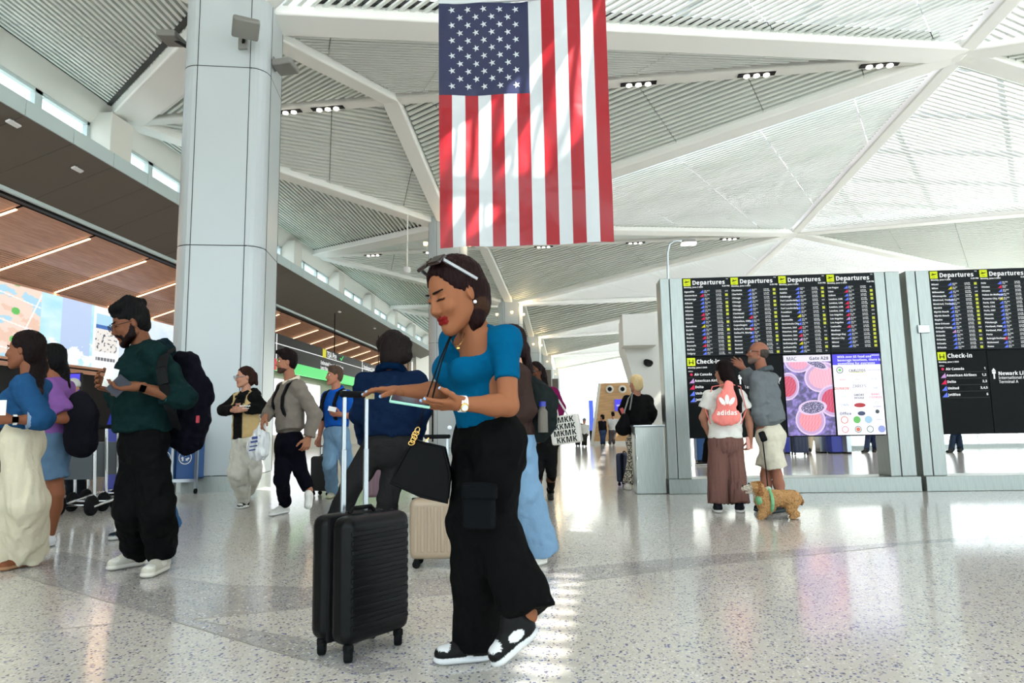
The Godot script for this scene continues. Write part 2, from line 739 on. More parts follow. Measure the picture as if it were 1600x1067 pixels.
# ---------------------------------------------------------------- the setting
const CY := 8.5
const NY := 10.2
var Cn := [Vector3(-6.9, CY, 5.2), Vector3(-5.66, CY, -11.3), Vector3(-4.0, CY, -24.9), Vector3(-2.8, CY, -41.5), Vector3(-2.1, CY, -57.9), Vector3(-1.2, CY, -73.7), Vector3(-0.4, CY, -92.0)]
var Nn := [Vector3(9.1, NY, -0.6), Vector3(10.4, NY, -17.04), Vector3(11.76, NY, -33.5), Vector3(12.3, NY, -50.0), Vector3(12.9, NY, -66.0), Vector3(13.5, NY, -84.0)]
var Ln := [Vector3(-12.64, NY, -2.4), Vector3(-12.64, NY, -18.5), Vector3(-12.64, NY, -34.6), Vector3(-12.64, NY, -50.7), Vector3(-12.64, NY, -66.8), Vector3(-12.64, NY, -84.0)]
var Mn := [Vector3(-6.2, NY, -2.9), Vector3(-4.47, NY, -17.9), Vector3(-3.6, NY, -34.0), Vector3(-2.5, NY, -50.4), Vector3(-1.7, NY, -66.4), Vector3(-0.8, NY, -84.0)]
var Rn := [Vector3(27.0, CY, 7.0), Vector3(27.0, CY, -9.5), Vector3(27.0, CY, -23.5), Vector3(27.0, CY, -40.0), Vector3(27.0, CY, -56.5), Vector3(27.0, CY, -72.5), Vector3(27.0, CY, -92.0)]

# slats hung under one triangular face of the roof
func roof_face(a: Vector3, b: Vector3, c: Vector3, dir: Vector3, pitch: float, sky_lit := false, single := true, sun_on = null) -> void:
	var n := (b - a).cross(c - a).normalized()
	if n.y < 0:
		n = -n
	var root := struct_root("ceiling")
	var ce := (a + b + c) / 3.0
	# backing or diffuser above the slats
	var mb := MB.new()
	var lift := 0.55 if sky_lit else 0.16
	if sun_on == null:
		mb.slab([a + n * lift, b + n * lift, c + n * lift], n * 0.05)
	else:      # clear opening added to this face, placed to throw a sun patch on the target
		var hx := (dir - n * dir.dot(n)).normalized()
		var hy := n.cross(hx)
		var o := a + n * lift
		var at: Vector3 = (sun_on as Vector3) + SUN_AT * ((o - (sun_on as Vector3)).dot(n) / SUN_AT.dot(n))
		var tri := PackedVector2Array()
		for p in [a, b, c]:
			tri.append(Vector2((p + n * lift - at).dot(hx), (p + n * lift - at).dot(hy)))
		var hw := 1.0
		var hh := 0.75
		for r in [Rect2(-40, -40, 40 - hw, 80), Rect2(hw, -40, 40, 80), Rect2(-hw, -40, hw * 2, 40 - hh), Rect2(-hw, hh, hw * 2, 40)]:
			var q := PackedVector2Array([r.position, Vector2(r.end.x, r.position.y), r.end, Vector2(r.position.x, r.end.y)])
			for poly in Geometry2D.intersect_polygons(tri, q):
				var pts := []
				for v in poly:
					pts.append(at + hx * v.x + hy * v.y)
				mb.slab(pts, n * 0.05)
		var gp := MB.new()
		gp.slab([at - hx * hw - hy * hh, at + hx * hw - hy * hh, at + hx * hw + hy * hh, at - hx * hw + hy * hh], n * 0.02)
		struct("added_sun_pane", gp.mesh(), M.clear_glass, root)
	struct("skylight_sheet" if sky_lit else "backing_sheet", mb.mesh(), M.skylight_diffuser if sky_lit else M.slat_backing, root)
	var u := (dir - n * dir.dot(n)).normalized()
	var w := n.cross(u)
	if sky_lit:       # steel purlins over the slats
		var pb := MB.new()
		for q in range(-8, 9):
			for k in 2:
				var du := (u * 0.82 + w * 0.57).normalized() if k == 0 else (u * 0.9 - w * 0.43).normalized()
				var dw := n.cross(du)
				var seg := clip_tri(a, b, c, ce + dw * (q * 2.9 + 0.7 * k), du, 0.1)
				if seg.size():
					pb.beam(seg[0] + n * 0.4, seg[1] + n * 0.4, 0.16, 0.12, n)
		struct("purlin_grid", pb.mesh(), M.fascia_panel, root)
	var lo := 1e9
	var hi := -1e9
	for p in [a, b, c]:
		lo = minf(lo, (p - ce).dot(w))
		hi = maxf(hi, (p - ce).dot(w))
	var all := MB.new()
	var t := lo + pitch * 0.5
	while t < hi:
		var seg := clip_tri(a, b, c, ce + w * t, u, 0.3)
		if seg.size():
			var mb2 := MB.new() if single else all
			var s0: float = (seg[0] - ce).dot(u)
			var s1: float = (seg[1] - ce).dot(u)
			var base := ce + w * t
			var joint := 2.6
			var s := s0
			while s < s1 - 0.02:
				var e := minf(s1, (floorf(s / joint + 1e-4) + 1.0) * joint)
				if e - s > 0.06:
					mb2.beam(base + u * (s + 0.012), base + u * (e - 0.012), pitch * (0.36 if sky_lit else 0.5), 0.045 if sky_lit else 0.07, n)
				s = e
			if single:
				struct("slat", mb2.mesh(), M.slat_white, root)
		t += pitch
	if not single and all.v.size():
		var o := struct("slat_field", all.mesh(), M.slat_white, root)
		o.set_meta("kind", "stuff")

func clip_tri(a: Vector3, b: Vector3, c: Vector3, p: Vector3, u: Vector3, inset: float) -> Array:
	var lo := -1e9
	var hi := 1e9
	var ce := (a + b + c) / 3.0
	var n := (b - a).cross(c - a).normalized()
	for e in [[a, b], [b, c], [c, a]]:
		var m: Vector3 = n.cross((e[1] as Vector3) - (e[0] as Vector3)).normalized()
		if m.dot(ce - e[0]) < 0:
			m = -m
		var d0 := m.dot(p - e[0]) - inset
		var k := m.dot(u)
		if absf(k) < 1e-6:
			if d0 < 0:
				return []
		elif k > 0:
			lo = maxf(lo, -d0 / k)
		else:
			hi = minf(hi, -d0 / k)
	if hi - lo < 0.15:
		return []
	return [p + u * lo, p + u * hi]

func rib(a: Vector3, b: Vector3, w: float, t: float, called := "roof_rib") -> MeshInstance3D:
	var mb := MB.new()
	var z := (b - a).normalized()
	var x := Vector3.UP.cross(z).normalized()
	mb.rbox((a + b) * 0.5 + Vector3(0, -0.02, 0), Vector3(w, t, (b - a).length() + w * 0.5), 0.05, Basis(x, z.cross(x), z))
	return struct(called, mb.mesh(), M.rib_white, roof_root)

var roof_root: Node3D

func downlights(a: Vector3, b: Vector3, at: Array) -> void:     # groups of three spots let into a rib
	var z := (b - a).normalized()
	var x := Vector3.UP.cross(z).normalized()
	for f in at:
		var o := a.lerp(b, f) + Vector3(0, -0.2, 0)
		var mb := MB.new()
		mb.box(o + Vector3(0, -0.005, 0), Vector3(0.18, 0.02, 0.95), Basis(x, z.cross(x), z))
		var t := thing("downlight_cluster", "recessed black slot with three white round downlights in a white roof rib", "light", o, "downlight clusters in the roof ribs")
		part(t, "slot", mb.mesh(), M.black_metal)
		for k in 3:
			var lb := MB.new()
			lb.lathe(o + z * (k - 1) * 0.25 + Vector3(0, -0.02, 0), Vector3.DOWN, [[0.075, -0.01], [0.085, 0.03], [0.07, 0.045], [0.0, 0.05]], 12)
			part(t, "lamp", lb.mesh(), M.downlight)
		var s := SpotLight3D.new()
		s.name = "downlight_beam"
		s.position = Vector3(0, -0.12, 0)
		s.rotation_degrees = Vector3(-90, 0, 0)
		s.light_energy = 6.0
		s.spot_angle = 38.0
		s.spot_range = 30.0
		s.spot_attenuation = 2.0
		s.light_size = 0.12
		s.light_color = Color(1.0, 0.95, 0.88)
		s.shadow_enabled = true
		t.add_child(s)

func build_roof() -> void:
	roof_root = struct_root("trim_1")
	for i in 6:
		var near := i <= 2
		var pit := 0.19 if i <= 1 else (0.22 if i == 2 else 0.4)
		var C0: Vector3 = Cn[i]
		var C1: Vector3 = Cn[i + 1]
		var N: Vector3 = Nn[i]
		var L: Vector3 = Ln[i]
		var m: Vector3 = Mn[i]
		var R0: Vector3 = Rn[i]
		var R1: Vector3 = Rn[i + 1]
		roof_face(C0, m, N, N - C0, pit, false, near)
		roof_face(m, C1, N, N - C1, pit, false, near)
		roof_face(C0, m, L, L - C0, pit, false, near)
		roof_face(m, C1, L, (L - C1).normalized() + (L - m).normalized() * 0.8, pit, false, near)
		roof_face(R0, N, R1, N - R0, pit, false, false)
		if i == 0:
			roof_face(C0, Vector3(-12.64, NY, 13.6), L, Vector3.BACK, pit, false, false)
			roof_face(C0, Vector3(8, NY, 15.0), N, N - C0, pit, true, false)
			roof_face(R0, Vector3(8, NY, 15.0), N, N - R0, pit, true, false)
		if i < 5:
			var L1: Vector3 = Ln[i + 1]
			var N1: Vector3 = Nn[i + 1]
			roof_face(C1, L, L1, L1 - L, pit, false, near)
			roof_face(C1, N, N1, N - C1, pit, true, near, Vector3(-0.95, 4.7, -9.5) if i == 0 else null)  # first bay: added opening aimed to put sun on the flag
			roof_face(R1, N, N1, N - R1, pit, true, near)
			rib(N, N1, 0.42, 0.3)
			rib(L, L1, 0.3, 0.3)
		rib(C0, N, 0.75, 0.3)
		rib(C1, N, 0.6, 0.3)
		rib(C0, L, 0.95, 0.3)
		rib(C1, L, 0.6, 0.3)
		rib(C0, m, 0.5, 0.36)
		rib(m, C1, 0.5, 0.36)
		rib(L, m, 0.42, 0.34)
		rib(m, N, 0.42, 0.34)
		rib(R0, N, 0.6, 0.3)
		rib(R1, N, 0.6, 0.3)
		# dark shadow-gap channels beside the widest ribs
		var gb := MB.new()
		for s in [-1, 1]:
			for e in [[C0, L, 0.56], [C0, N, 0.46]]:
				var x: Vector3 = Vector3.UP.cross(((e[1] as Vector3) - (e[0] as Vector3)).normalized()).normalized() * (e[2] as float) * s
				gb.beam((e[0] as Vector3).lerp(e[1], 0.08) + x + Vector3(0, 0.1, 0), (e[0] as Vector3).lerp(e[1], 0.93) + x + Vector3(0, 0.1, 0), 0.12, 0.1)
		struct("gap_channel", gb.mesh(), M.steel_gap, roof_root)
		if i <= 3:
			downlights(m, N, [0.2, 0.46, 0.665, 0.87] if i == 1 else [0.2, 0.5, 0.8])
			downlights(L, m, [0.62, 0.775] if i == 1 else [0.35, 0.7])
	# closing roof over the wall heads
	var mb := MB.new()
	mb.box(Vector3(-12.75, NY + 0.75, -42), Vector3(0.9, 0.5, 116))
	mb.box(Vector3(-15.3, 8.08, -42), Vector3(5.0, 0.2, 116))
	struct("ceiling", mb.mesh(), M.white_paint)
	var mb2 := MB.new()
	mb2.box(Vector3(29.0, CY + 0.4, -42), Vector3(4.2, 0.3, 116))
	struct("ceiling", mb2.mesh(), M.white_paint)

func column_panel_path(w: float) -> PackedVector2Array:     # square with broad rounded corners
	var p := PackedVector2Array()
	var r := w * 0.2
	var h := w * 0.5
	for q in 4:
		var a0 := q * PI / 2
		var cx := (h - r) * (1 if q == 0 or q == 3 else -1)
		var cz := (h - r) * (1 if q < 2 else -1)
		for k in 7:
			p.append(Vector2(cx + r * cos(a0 + k * PI / 12), cz + r * sin(a0 + k * PI / 12)))
	return p

func build_columns() -> void:
	for i in range(1, 7):
		for sd in 2:
			var top: Vector3 = Cn[i] if sd == 0 else Rn[i]
			var lab := "tall pale blue grey panelled roof column with steel skirting and floodlights" if i == 1 and sd == 0 else "pale panelled roof column farther along the hall"
			var t := thing("column", lab, "column", Vector3(top.x, 0, top.z), "" if i == 1 and sd == 0 else "far roof columns")
			var w := 1.42
			var yaw := deg_to_rad(-11.0)
			var levels := [0.24, 3.98, 7.1, CY + 0.25]
			for k in 3:
				var mb := MB.new()
				var path := column_panel_path(w)
				for e in path.size():
					var a := path[e].rotated(yaw)
					var b := path[(e + 1) % path.size()].rotated(yaw)
					var na := (a.normalized() + Vector2.ZERO)
					var y0: float = levels[k] + 0.008
					var y1: float = levels[k + 1] - 0.008
					mb.quad(Vector3(a.x, y0, a.y), Vector3(b.x, y0, b.y), Vector3(b.x, y1, b.y), Vector3(a.x, y1, a.y), Vector3(na.x, 0, na.y))
				var o := part(t, "cladding_panel", mb.mesh(), M.column_panel)
				o.position = Vector3.ZERO
			# vertical joints between flat and rounded panels
			var jb := MB.new()
			for q in 4:
				for s in [-1, 1]:
					var d := Vector2(w * 0.5 - 0.002, s * w * 0.3).rotated(q * PI / 2 + yaw)
					jb.box(Vector3(d.x, CY * 0.5 + 0.2, d.y), Vector3(0.012, CY - 0.1, 0.012), Basis(Vector3.UP, -(q * PI / 2 + yaw)))
			for y in [3.98, 7.1]:
				for q in 4:
					var d := Vector2(w * 0.5 - 0.012, 0).rotated(q * PI / 2 + yaw)
					jb.box(Vector3(d.x, y, d.y), Vector3(0.02, 0.02, w * 0.64), Basis(Vector3.UP, -(q * PI / 2 + yaw)))
			part(t, "joint", jb.mesh(), M.steel_gap).position = Vector3.ZERO
			var kb := MB.new()
			var path2 := column_panel_path(w * 0.985)
			for e in path2.size():
				var a := path2[e].rotated(yaw)
				var b := path2[(e + 1) % path2.size()].rotated(yaw)
				kb.quad(Vector3(a.x, 0, a.y), Vector3(b.x, 0, b.y), Vector3(b.x, 0.235, b.y), Vector3(a.x, 0.235, a.y), Vector3(a.x, 0, a.y))
			part(t, "skirting", kb.mesh(), M.brushed_steel).position = Vector3.ZERO
			# uplight glow ring of lamps at the head
			if sd == 0 and i >= 2:
				var ub := MB.new()
				for q in 4:
					var d := Vector2(w * 0.5 + 0.12, 0).rotated(q * PI / 2 + yaw)
					ub.lathe(Vector3(d.x, CY - 0.75, d.y), Vector3.UP, [[0.0, 0.0], [0.07, 0.0], [0.09, 0.12], [0.0, 0.12]], 10)
				part(t, "uplight", ub.mesh(), M.uplight).position = Vector3.ZERO
				var l := OmniLight3D.new()
				l.name = "uplight_glow"
				l.position = Vector3(0.95, CY - 0.5, 0.6)
				l.light_color = Color(1, 0.84, 0.62)
				l.light_energy = 1.0
				l.omni_range = 20.0
				l.omni_attenuation = 2.0
				l.light_size = 0.1
				l.shadow_enabled = true
				t.add_child(l)
	# floodlights on the nearest column
	for a in [[268, 60, 300, 78, -1.0], [384, 44, 380, 68, 0.2], [446, 104, 428, 100, 1.0]]:
		floodlight(a[0], a[1], a[2], a[3], a[4])

func floodlight(hx: float, hy: float, bx: float, by: float, side: float) -> void:
	var z := -10.5 if absf(side) < 0.5 else -11.2
	var head := PZ(hx, hy, z + (0.3 if absf(side) < 0.5 else 0.0))
	var foot := PZ(bx, by, z)
	var t := thing("floodlight", ["grey box floodlight on bracket on the column's shaded left flank", "grey box floodlight on bracket on the front face of the column", "grey box floodlight on the column's right flank"][int(side + 1.01) if absf(side) > 0.5 else 1], "light", foot)
	var dir := Vector3(side, 0.35, 0.35 if absf(side) < 0.5 else 0.0).normalized()
	var b := Basis.looking_at(-dir, Vector3.UP)
	var mb := MB.new()
	mb.rbox(head, Vector3(0.42, 0.12, 0.36), 0.035, b * Basis(Vector3.RIGHT, 0.25))
	part(t, "lamp_head", mb.mesh(), M.grey_plastic)
	var ar := MB.new()
	ar.tube([foot, foot.lerp(head, 0.6), head], 0.028, 8)
	part(t, "arm", ar.mesh(), M.black_metal)
	var pl := MB.new()
	pl.rbox(foot, Vector3(0.06, 0.22, 0.16) if absf(side) > 0.5 else Vector3(0.16, 0.22, 0.06), 0.02)
	part(t, "wall_plate", pl.mesh(), M.grey_plastic)

func build_floor() -> void:
	var mb := MB.new()
	mb.box(Vector3(6, -0.15, -42), Vector3(50, 0.3, 116))
	var f := struct("floor", mb.mesh(), M.terrazzo_light)
	# grey terrazzo bands laid in the floor
	for poly in [[[0, 868], [18, 896], [258, 967], [480, 1033], [560, 1057], [640, 1045], [480, 1000], [300, 968], [480, 950], [830, 918], [1100, 885], [1400, 853], [1600, 838], [1600, 832], [1400, 848], [1100, 868], [830, 893], [480, 917], [350, 914], [270, 902], [100, 862]]]:
		var pts := PackedVector2Array()
		for p in poly:
			var g := G(p[0], p[1])
			pts.append(Vector2(g.x, -g.z))
		var b := MB.new()
		b.prism(pts, Vector3(0, -0.004, 0), Vector3.RIGHT, Vector3.FORWARD, 0.0052)
		struct("terrazzo_band", b.mesh(), M.terrazzo_grey, f)
	for ln in [[[18, 896], [258, 967], [480, 1033]], [[0, 992], [258, 967]], [[300, 968], [480, 950]], [[300, 968], [480, 1000]], [[270, 902], [350, 914]], [[830, 918], [1100, 885], [1400, 853]]]:
		var b := MB.new()
		for i in ln.size() - 1:
			var p := G(ln[i][0], ln[i][1])
			var q := G(ln[i + 1][0], ln[i + 1][1])
			b.beam(p + Vector3(0, -0.004, 0), q + Vector3(0, -0.004, 0), 0.007, 0.0112)
		struct("joint_strip", b.mesh(), M.floor_joint, f)

func build_left_side() -> void:
	# fascia and brown soffit, panel by panel
	var fas := struct_root("trim_2")
	var sof := struct_root("ceiling")
	var z := 6.0
	while z > -62.0:
		var z1 := z - 1.5
		var mb := MB.new()
		mb.rbox(Vector3(-11.52, 8.08, (z + z1) * 0.5), Vector3(0.06, 0.38, 1.485), 0.006)
		struct("fascia_panel", mb.mesh(), M.fascia_panel, fas)
		var sb := MB.new()
		var a := Vector3(-11.52, 7.88, z - 0.008)
		var b := Vector3(-13.62, 7.1, z - 0.008)
		var c := Vector3(-13.62, 7.1, z1 + 0.008)
		var d := Vector3(-11.52, 7.88, z1 + 0.008)
		sb.slab([a, b, c, d], Vector3(-0.01, 0.04, 0))
		struct("soffit_panel", sb.mesh(), M.soffit_panel, sof)
		z = z1
	var bk := MB.new()
	bk.slab([Vector3(-11.5, 7.96, 6), Vector3(-13.7, 7.15, 6), Vector3(-13.7, 7.15, -62), Vector3(-11.5, 7.96, -62)], Vector3(0, 0.1, 0))
	struct("soffit_back", bk.mesh(), M.steel_gap, sof)
	# inner lip: pale bullnose, black slot, then the timber ceiling
	var lip := MB.new()
	lip.rbox(Vector3(-13.68, 7.1, -28), Vector3(0.14, 0.2, 68), 0.05)
	struct("trim_3", lip.mesh(), M.fascia_panel)
	var slot := MB.new()
	slot.box(Vector3(-13.86, 7.06, -28), Vector3(0.2, 0.22, 68))
	struct("trim_4", slot.mesh(), M.black_metal)
	var tim := struct_root("ceiling")
	var x0 := -13.95
	var y0 := 6.93
	var x1 := -17.4
	var y1 := 5.86
	z = -8.0
	var bay := 2.85
	while z > -62.0:
		for k in 5:
			var f0 := k / 5.0
			var f1 := (k + 1) / 5.0
			var grille := k >= 3
			var e := bay - 0.1
			var pa := Vector3(lerpf(x0, x1, f0) - 0.004, lerpf(y0, y1, f0), z)
			var pb := Vector3(lerpf(x0, x1, f1) + 0.004, lerpf(y0, y1, f1), z)
			if not grille:
				# gently pillowed timber panel
				var mb := MB.new()
				var dn := Vector3(0.3, -0.95, 0).normalized() * 0.012
				for s in 3:
					for u in 6:
						var q := []
						for cc in [[s, u], [s + 1, u], [s + 1, u + 1], [s, u + 1]]:
							var fs: float = cc[0] / 3.0
							var fu: float = cc[1] / 6.0
							q.append(pa.lerp(pb, fs) + Vector3(0, 0, -e * fu) + dn * sin(PI * fs) * (0.4 + 0.6 * absf(sin(PI * fu * 2))))
						mb.quad(q[0], q[1], q[2], q[3], Vector3.DOWN)
				struct("timber_panel", mb.mesh(), M.wood_ceiling, tim)
			else:
				for s in 7:
					var mb := MB.new()
					var p := pa.lerp(pb, (s + 0.5) / 7.0)
					mb.box(p + Vector3(0, 0, -e * 0.5), Vector3(0.05, 0.04, e))
					struct("grille_slat", mb.mesh(), M.wood_ceiling, tim)
		z -= bay
	var tb := MB.new()
	tb.slab([Vector3(x0, y0 + 0.12, 4), Vector3(x1, y1 + 0.12, 4), Vector3(x1, y1 + 0.12, -62), Vector3(x0, y0 + 0.12, -62)], Vector3(0, 0.08, 0))
	struct("ceiling_back", tb.mesh(), M.black_metal, tim)
	# warm linear lamps between the timber bays
	z = -8.0 + 0.05
	var n := 0
	while z > -62.0:
		var a := Vector3(x0 - 0.15, y0 - 0.09, z)
		var b := Vector3(x1, y1 - 0.05, z)
		var mb := MB.new()
		mb.beam(a, b, 0.07, 0.03)
		lone("linear_lamp", "thin warm glowing strip lamp crossing the timber ceiling", "light", mb.mesh(), M.led_strip, "strip lamps in the timber ceiling")
		var l := AreaLight3D.new()
		l.name = "strip_light"
		l.area_size = Vector2(0.08, 3.5)
		l.light_energy = 2.6
		l.light_color = Color(1.0, 0.82, 0.68)
		l.area_range = 30.0
		l.area_attenuation = 2.0
		l.shadow_enabled = true
		add_child(l)
		var dd := (b - a).normalized()
		var nn := Vector3(-dd.y, dd.x, 0)
		if nn.y < 0:
			nn = -nn
		l.transform = Transform3D(Basis(Vector3.BACK, dd, nn).orthonormalized(), (a + b) * 0.5 - nn * 0.03)
		z -= bay
		n += 1
	# hall wall under the timber ceiling
	var wb := MB.new()
	wb.box(Vector3(-17.6, 3.0, -28), Vector3(0.3, 6.0, 70))
	struct("wall_left", wb.mesh(), M.dark_wall)
	var fl := MB.new()
	fl.box(Vector3(-17.42, 3.2, -28), Vector3(0.12, 0.14, 70))
	struct("trim_5", fl.mesh(), M.wood_ceiling)
	# upper wall with clerestory windows between piers
	var cw := struct_root("wall_clerestory")
	var hb := MB.new()
	hb.box(Vector3(-12.95, 9.98, -42), Vector3(0.3, 0.86, 116))
	struct("header", hb.mesh(), M.white_paint, cw)
	var sl := MB.new()
	sl.box(Vector3(-12.95, 8.05, -42), Vector3(0.3, 0.35, 116))
	struct("sill_band", sl.mesh(), M.white_paint, cw)
	var ff := MB.new()
	ff.box(Vector3(-12.2, 8.2, -42), Vector3(1.4, 0.06, 116))
	struct("ledge", ff.mesh(), M.white_paint, cw)
	var cv := MB.new()
	cv.slab([Vector3(-12.8, 9.55, 16), Vector3(-12.35, 10.1, 16), Vector3(-12.35, 10.1, -100), Vector3(-12.8, 9.55, -100)], Vector3(-0.1, 0.1, 0))
	struct("cove", cv.mesh(), M.white_paint, cw)
	var pz := 8.8
	var nw := 0
	while pz > -98.0:
		var mb := MB.new()
		mb.rbox(Vector3(-12.6, 9.0, pz), Vector3(0.8, 1.7, 0.95), 0.02)
		struct("pier", mb.mesh(), M.white_paint, cw)
		# three framed lights between this pier and the next
		var win := struct_root("window_%d" % (nw + 1))
		for k in 3:
			var w := 1.9
			var zc := pz - 0.5 - 0.95 - k * 1.9
			var fb := MB.new()
			for s in [-1, 1]:
				fb.box(Vector3(-12.9, 8.9, zc + s * (w * 0.5 - 0.06)), Vector3(0.14, 1.35, 0.12))
				fb.box(Vector3(-12.9, 8.9 + s * 0.62, zc), Vector3(0.14, 0.12, w))
			struct("window_frame", fb.mesh(), M.fascia_panel, win)
			var gb := MB.new()
			gb.box(Vector3(-12.95, 8.9, zc), Vector3(0.02, 1.16, w - 0.2))
			struct("pane", gb.mesh(), M.clear_glass, win)
		nw += 1
		pz -= 6.65
	# end of the timber recess and the closing wall beyond
	var eb := MB.new()
	eb.box(Vector3(-15.5, 4.0, -61.0), Vector3(4.6, 8.0, 0.3))
	struct("wall_recess_end", eb.mesh(), M.cream_wall)
	var eb2 := MB.new()
	eb2.box(Vector3(-12.9, 4.0, -80.0), Vector3(0.3, 8.3, 38))
	struct("wall_far_left", eb2.mesh(), M.white_paint)
	var eb3 := MB.new()
	eb3.box(Vector3(-15.5, 5.5, 15.8), Vector3(5, 11, 0.3))
	struct("wall_near_left", eb3.mesh(), M.white_paint)
	var cp := MB.new()
	cp.box(Vector3(-17.6, 7.0, -28), Vector3(0.3, 3.0, 70))
	struct("wall_upper_left", cp.mesh(), M.dark_wall)

func build_far_and_right() -> void:
	# glazed end wall far away
	for k in 4:
		var w := struct_root("window_%d" % (k + 101))
		var x := 1.4 + k * 3.6
		var fb := MB.new()
		for s in [-1, 1]:
			fb.box(Vector3(x + s * 1.72, 3.6, -98), Vector3(0.22, 7.2, 0.3))
		for y in [0.15, 3.0, 7.1]:
			fb.box(Vector3(x, y, -98), Vector3(3.5, 0.22, 0.25))
		struct("window_frame", fb.mesh(), M.fascia_panel, w)
		var gb := MB.new()
		gb.box(Vector3(x, 3.6, -98.05), Vector3(3.4, 7.0, 0.03))
		struct("pane", gb.mesh(), M.clear_glass, w)
	var fw := MB.new()
	fw.box(Vector3(8, 9.0, -98), Vector3(46, 3.6, 0.4))
	fw.box(Vector3(-7.0, 3.6, -98), Vector3(13.0, 7.2, 0.4))
	fw.box(Vector3(22.5, 3.6, -98), Vector3(17.0, 7.2, 0.4))
	struct("wall_far", fw.mesh(), M.white_paint)
	# glazed right side and the glazed front behind the photographer
	for side in 2:
		for k in 13 if side == 0 else 6:
			var w := struct_root("window_%d" % (201 + side * 100 + k))
			var c := Vector3(30.6, 4.2, 12.0 - k * 8.6) if side == 0 else Vector3(-9.0 + k * 7.0, 4.9, 16.0)
			var ax := Vector3.BACK if side == 0 else Vector3.RIGHT
			var wd := 8.4 if side == 0 else 6.9
			var ht := 8.2 if side == 0 else 9.6
			var b := Basis.IDENTITY if side == 1 else Basis(Vector3.UP, PI / 2)
			var fb := MB.new()
			for q in 5:
				fb.box(c + ax * (q / 4.0 - 0.5) * wd, Vector3(0.14, ht, 0.2), b)
			for q in 4:
				fb.box(c + Vector3(0, (q / 3.0 - 0.5) * ht, 0), Vector3(wd, 0.14, 0.2), b)
			struct("window_frame", fb.mesh(), M.fascia_panel, w)
			var gb := MB.new()
			gb.box(c, Vector3(wd, ht, 0.02), b)
			struct("pane", gb.mesh(), M.clear_glass, w)
	var gr := MB.new()
	gr.box(Vector3(0, -0.5, -40), Vector3(500, 0.3, 500))
	struct("ground", gr.mesh(), mat("apron_concrete", 176, 178, 178, 0.8))

# ---------------------------------------------------------------- people
var VC: StandardMaterial3D        # cloth
var SKIN_M: StandardMaterial3D
var HAIR_M: StandardMaterial3D
var SHOE_M: StandardMaterial3D

func people_materials() -> void:
	VC = mat("cloth", 255, 255, 255, 0.9)
	VC.metallic_specular = 0.16
	VC.vertex_color_use_as_albedo = true
	VC.normal_enabled = true
	VC.normal_texture = noise_tex(0.03, Color.BLACK, Color.WHITE, 256, 4, FastNoiseLite.TYPE_SIMPLEX_SMOOTH, true, 5.0, 21)
	VC.normal_scale = 0.35
	tri_map(VC, 2.2)
	SKIN_M = mat("skin", 255, 255, 255, 0.52)
	SKIN_M.metallic_specular = 0.24
	SKIN_M.vertex_color_use_as_albedo = true
	HAIR_M = mat("hair", 255, 255, 255, 0.6)
	HAIR_M.metallic_specular = 0.2
	HAIR_M.vertex_color_use_as_albedo = true
	HAIR_M.normal_enabled = true
	HAIR_M.normal_texture = noise_tex(0.05, Color.BLACK, Color.WHITE, 256, 3, FastNoiseLite.TYPE_SIMPLEX_SMOOTH, true, 8.0, 22)
	HAIR_M.normal_scale = 0.5
	tri_map(HAIR_M, 4.0)
	HAIR_M.uv1_scale = Vector3(14, 1.6, 14)
	SHOE_M = mat("shoe", 255, 255, 255, 0.6)
	SHOE_M.metallic_specular = 0.25
	SHOE_M.vertex_color_use_as_albedo = true

func flatdir(yaw: float) -> Vector3:     # 0 faces the camera side of the hall, 90 faces towards the ticket wall
	return (-fwd * cos(deg_to_rad(yaw)) - rgt * sin(deg_to_rad(yaw))).normalized()

func bounds(pts: Array, pad: float) -> Array:
	var lo: Vector3 = pts[0]
	var hi: Vector3 = pts[0]
	for p in pts:
		lo = lo.min(p)
		hi = hi.max(p)
	return [lo - Vector3.ONE * pad, hi + Vector3.ONE * pad]

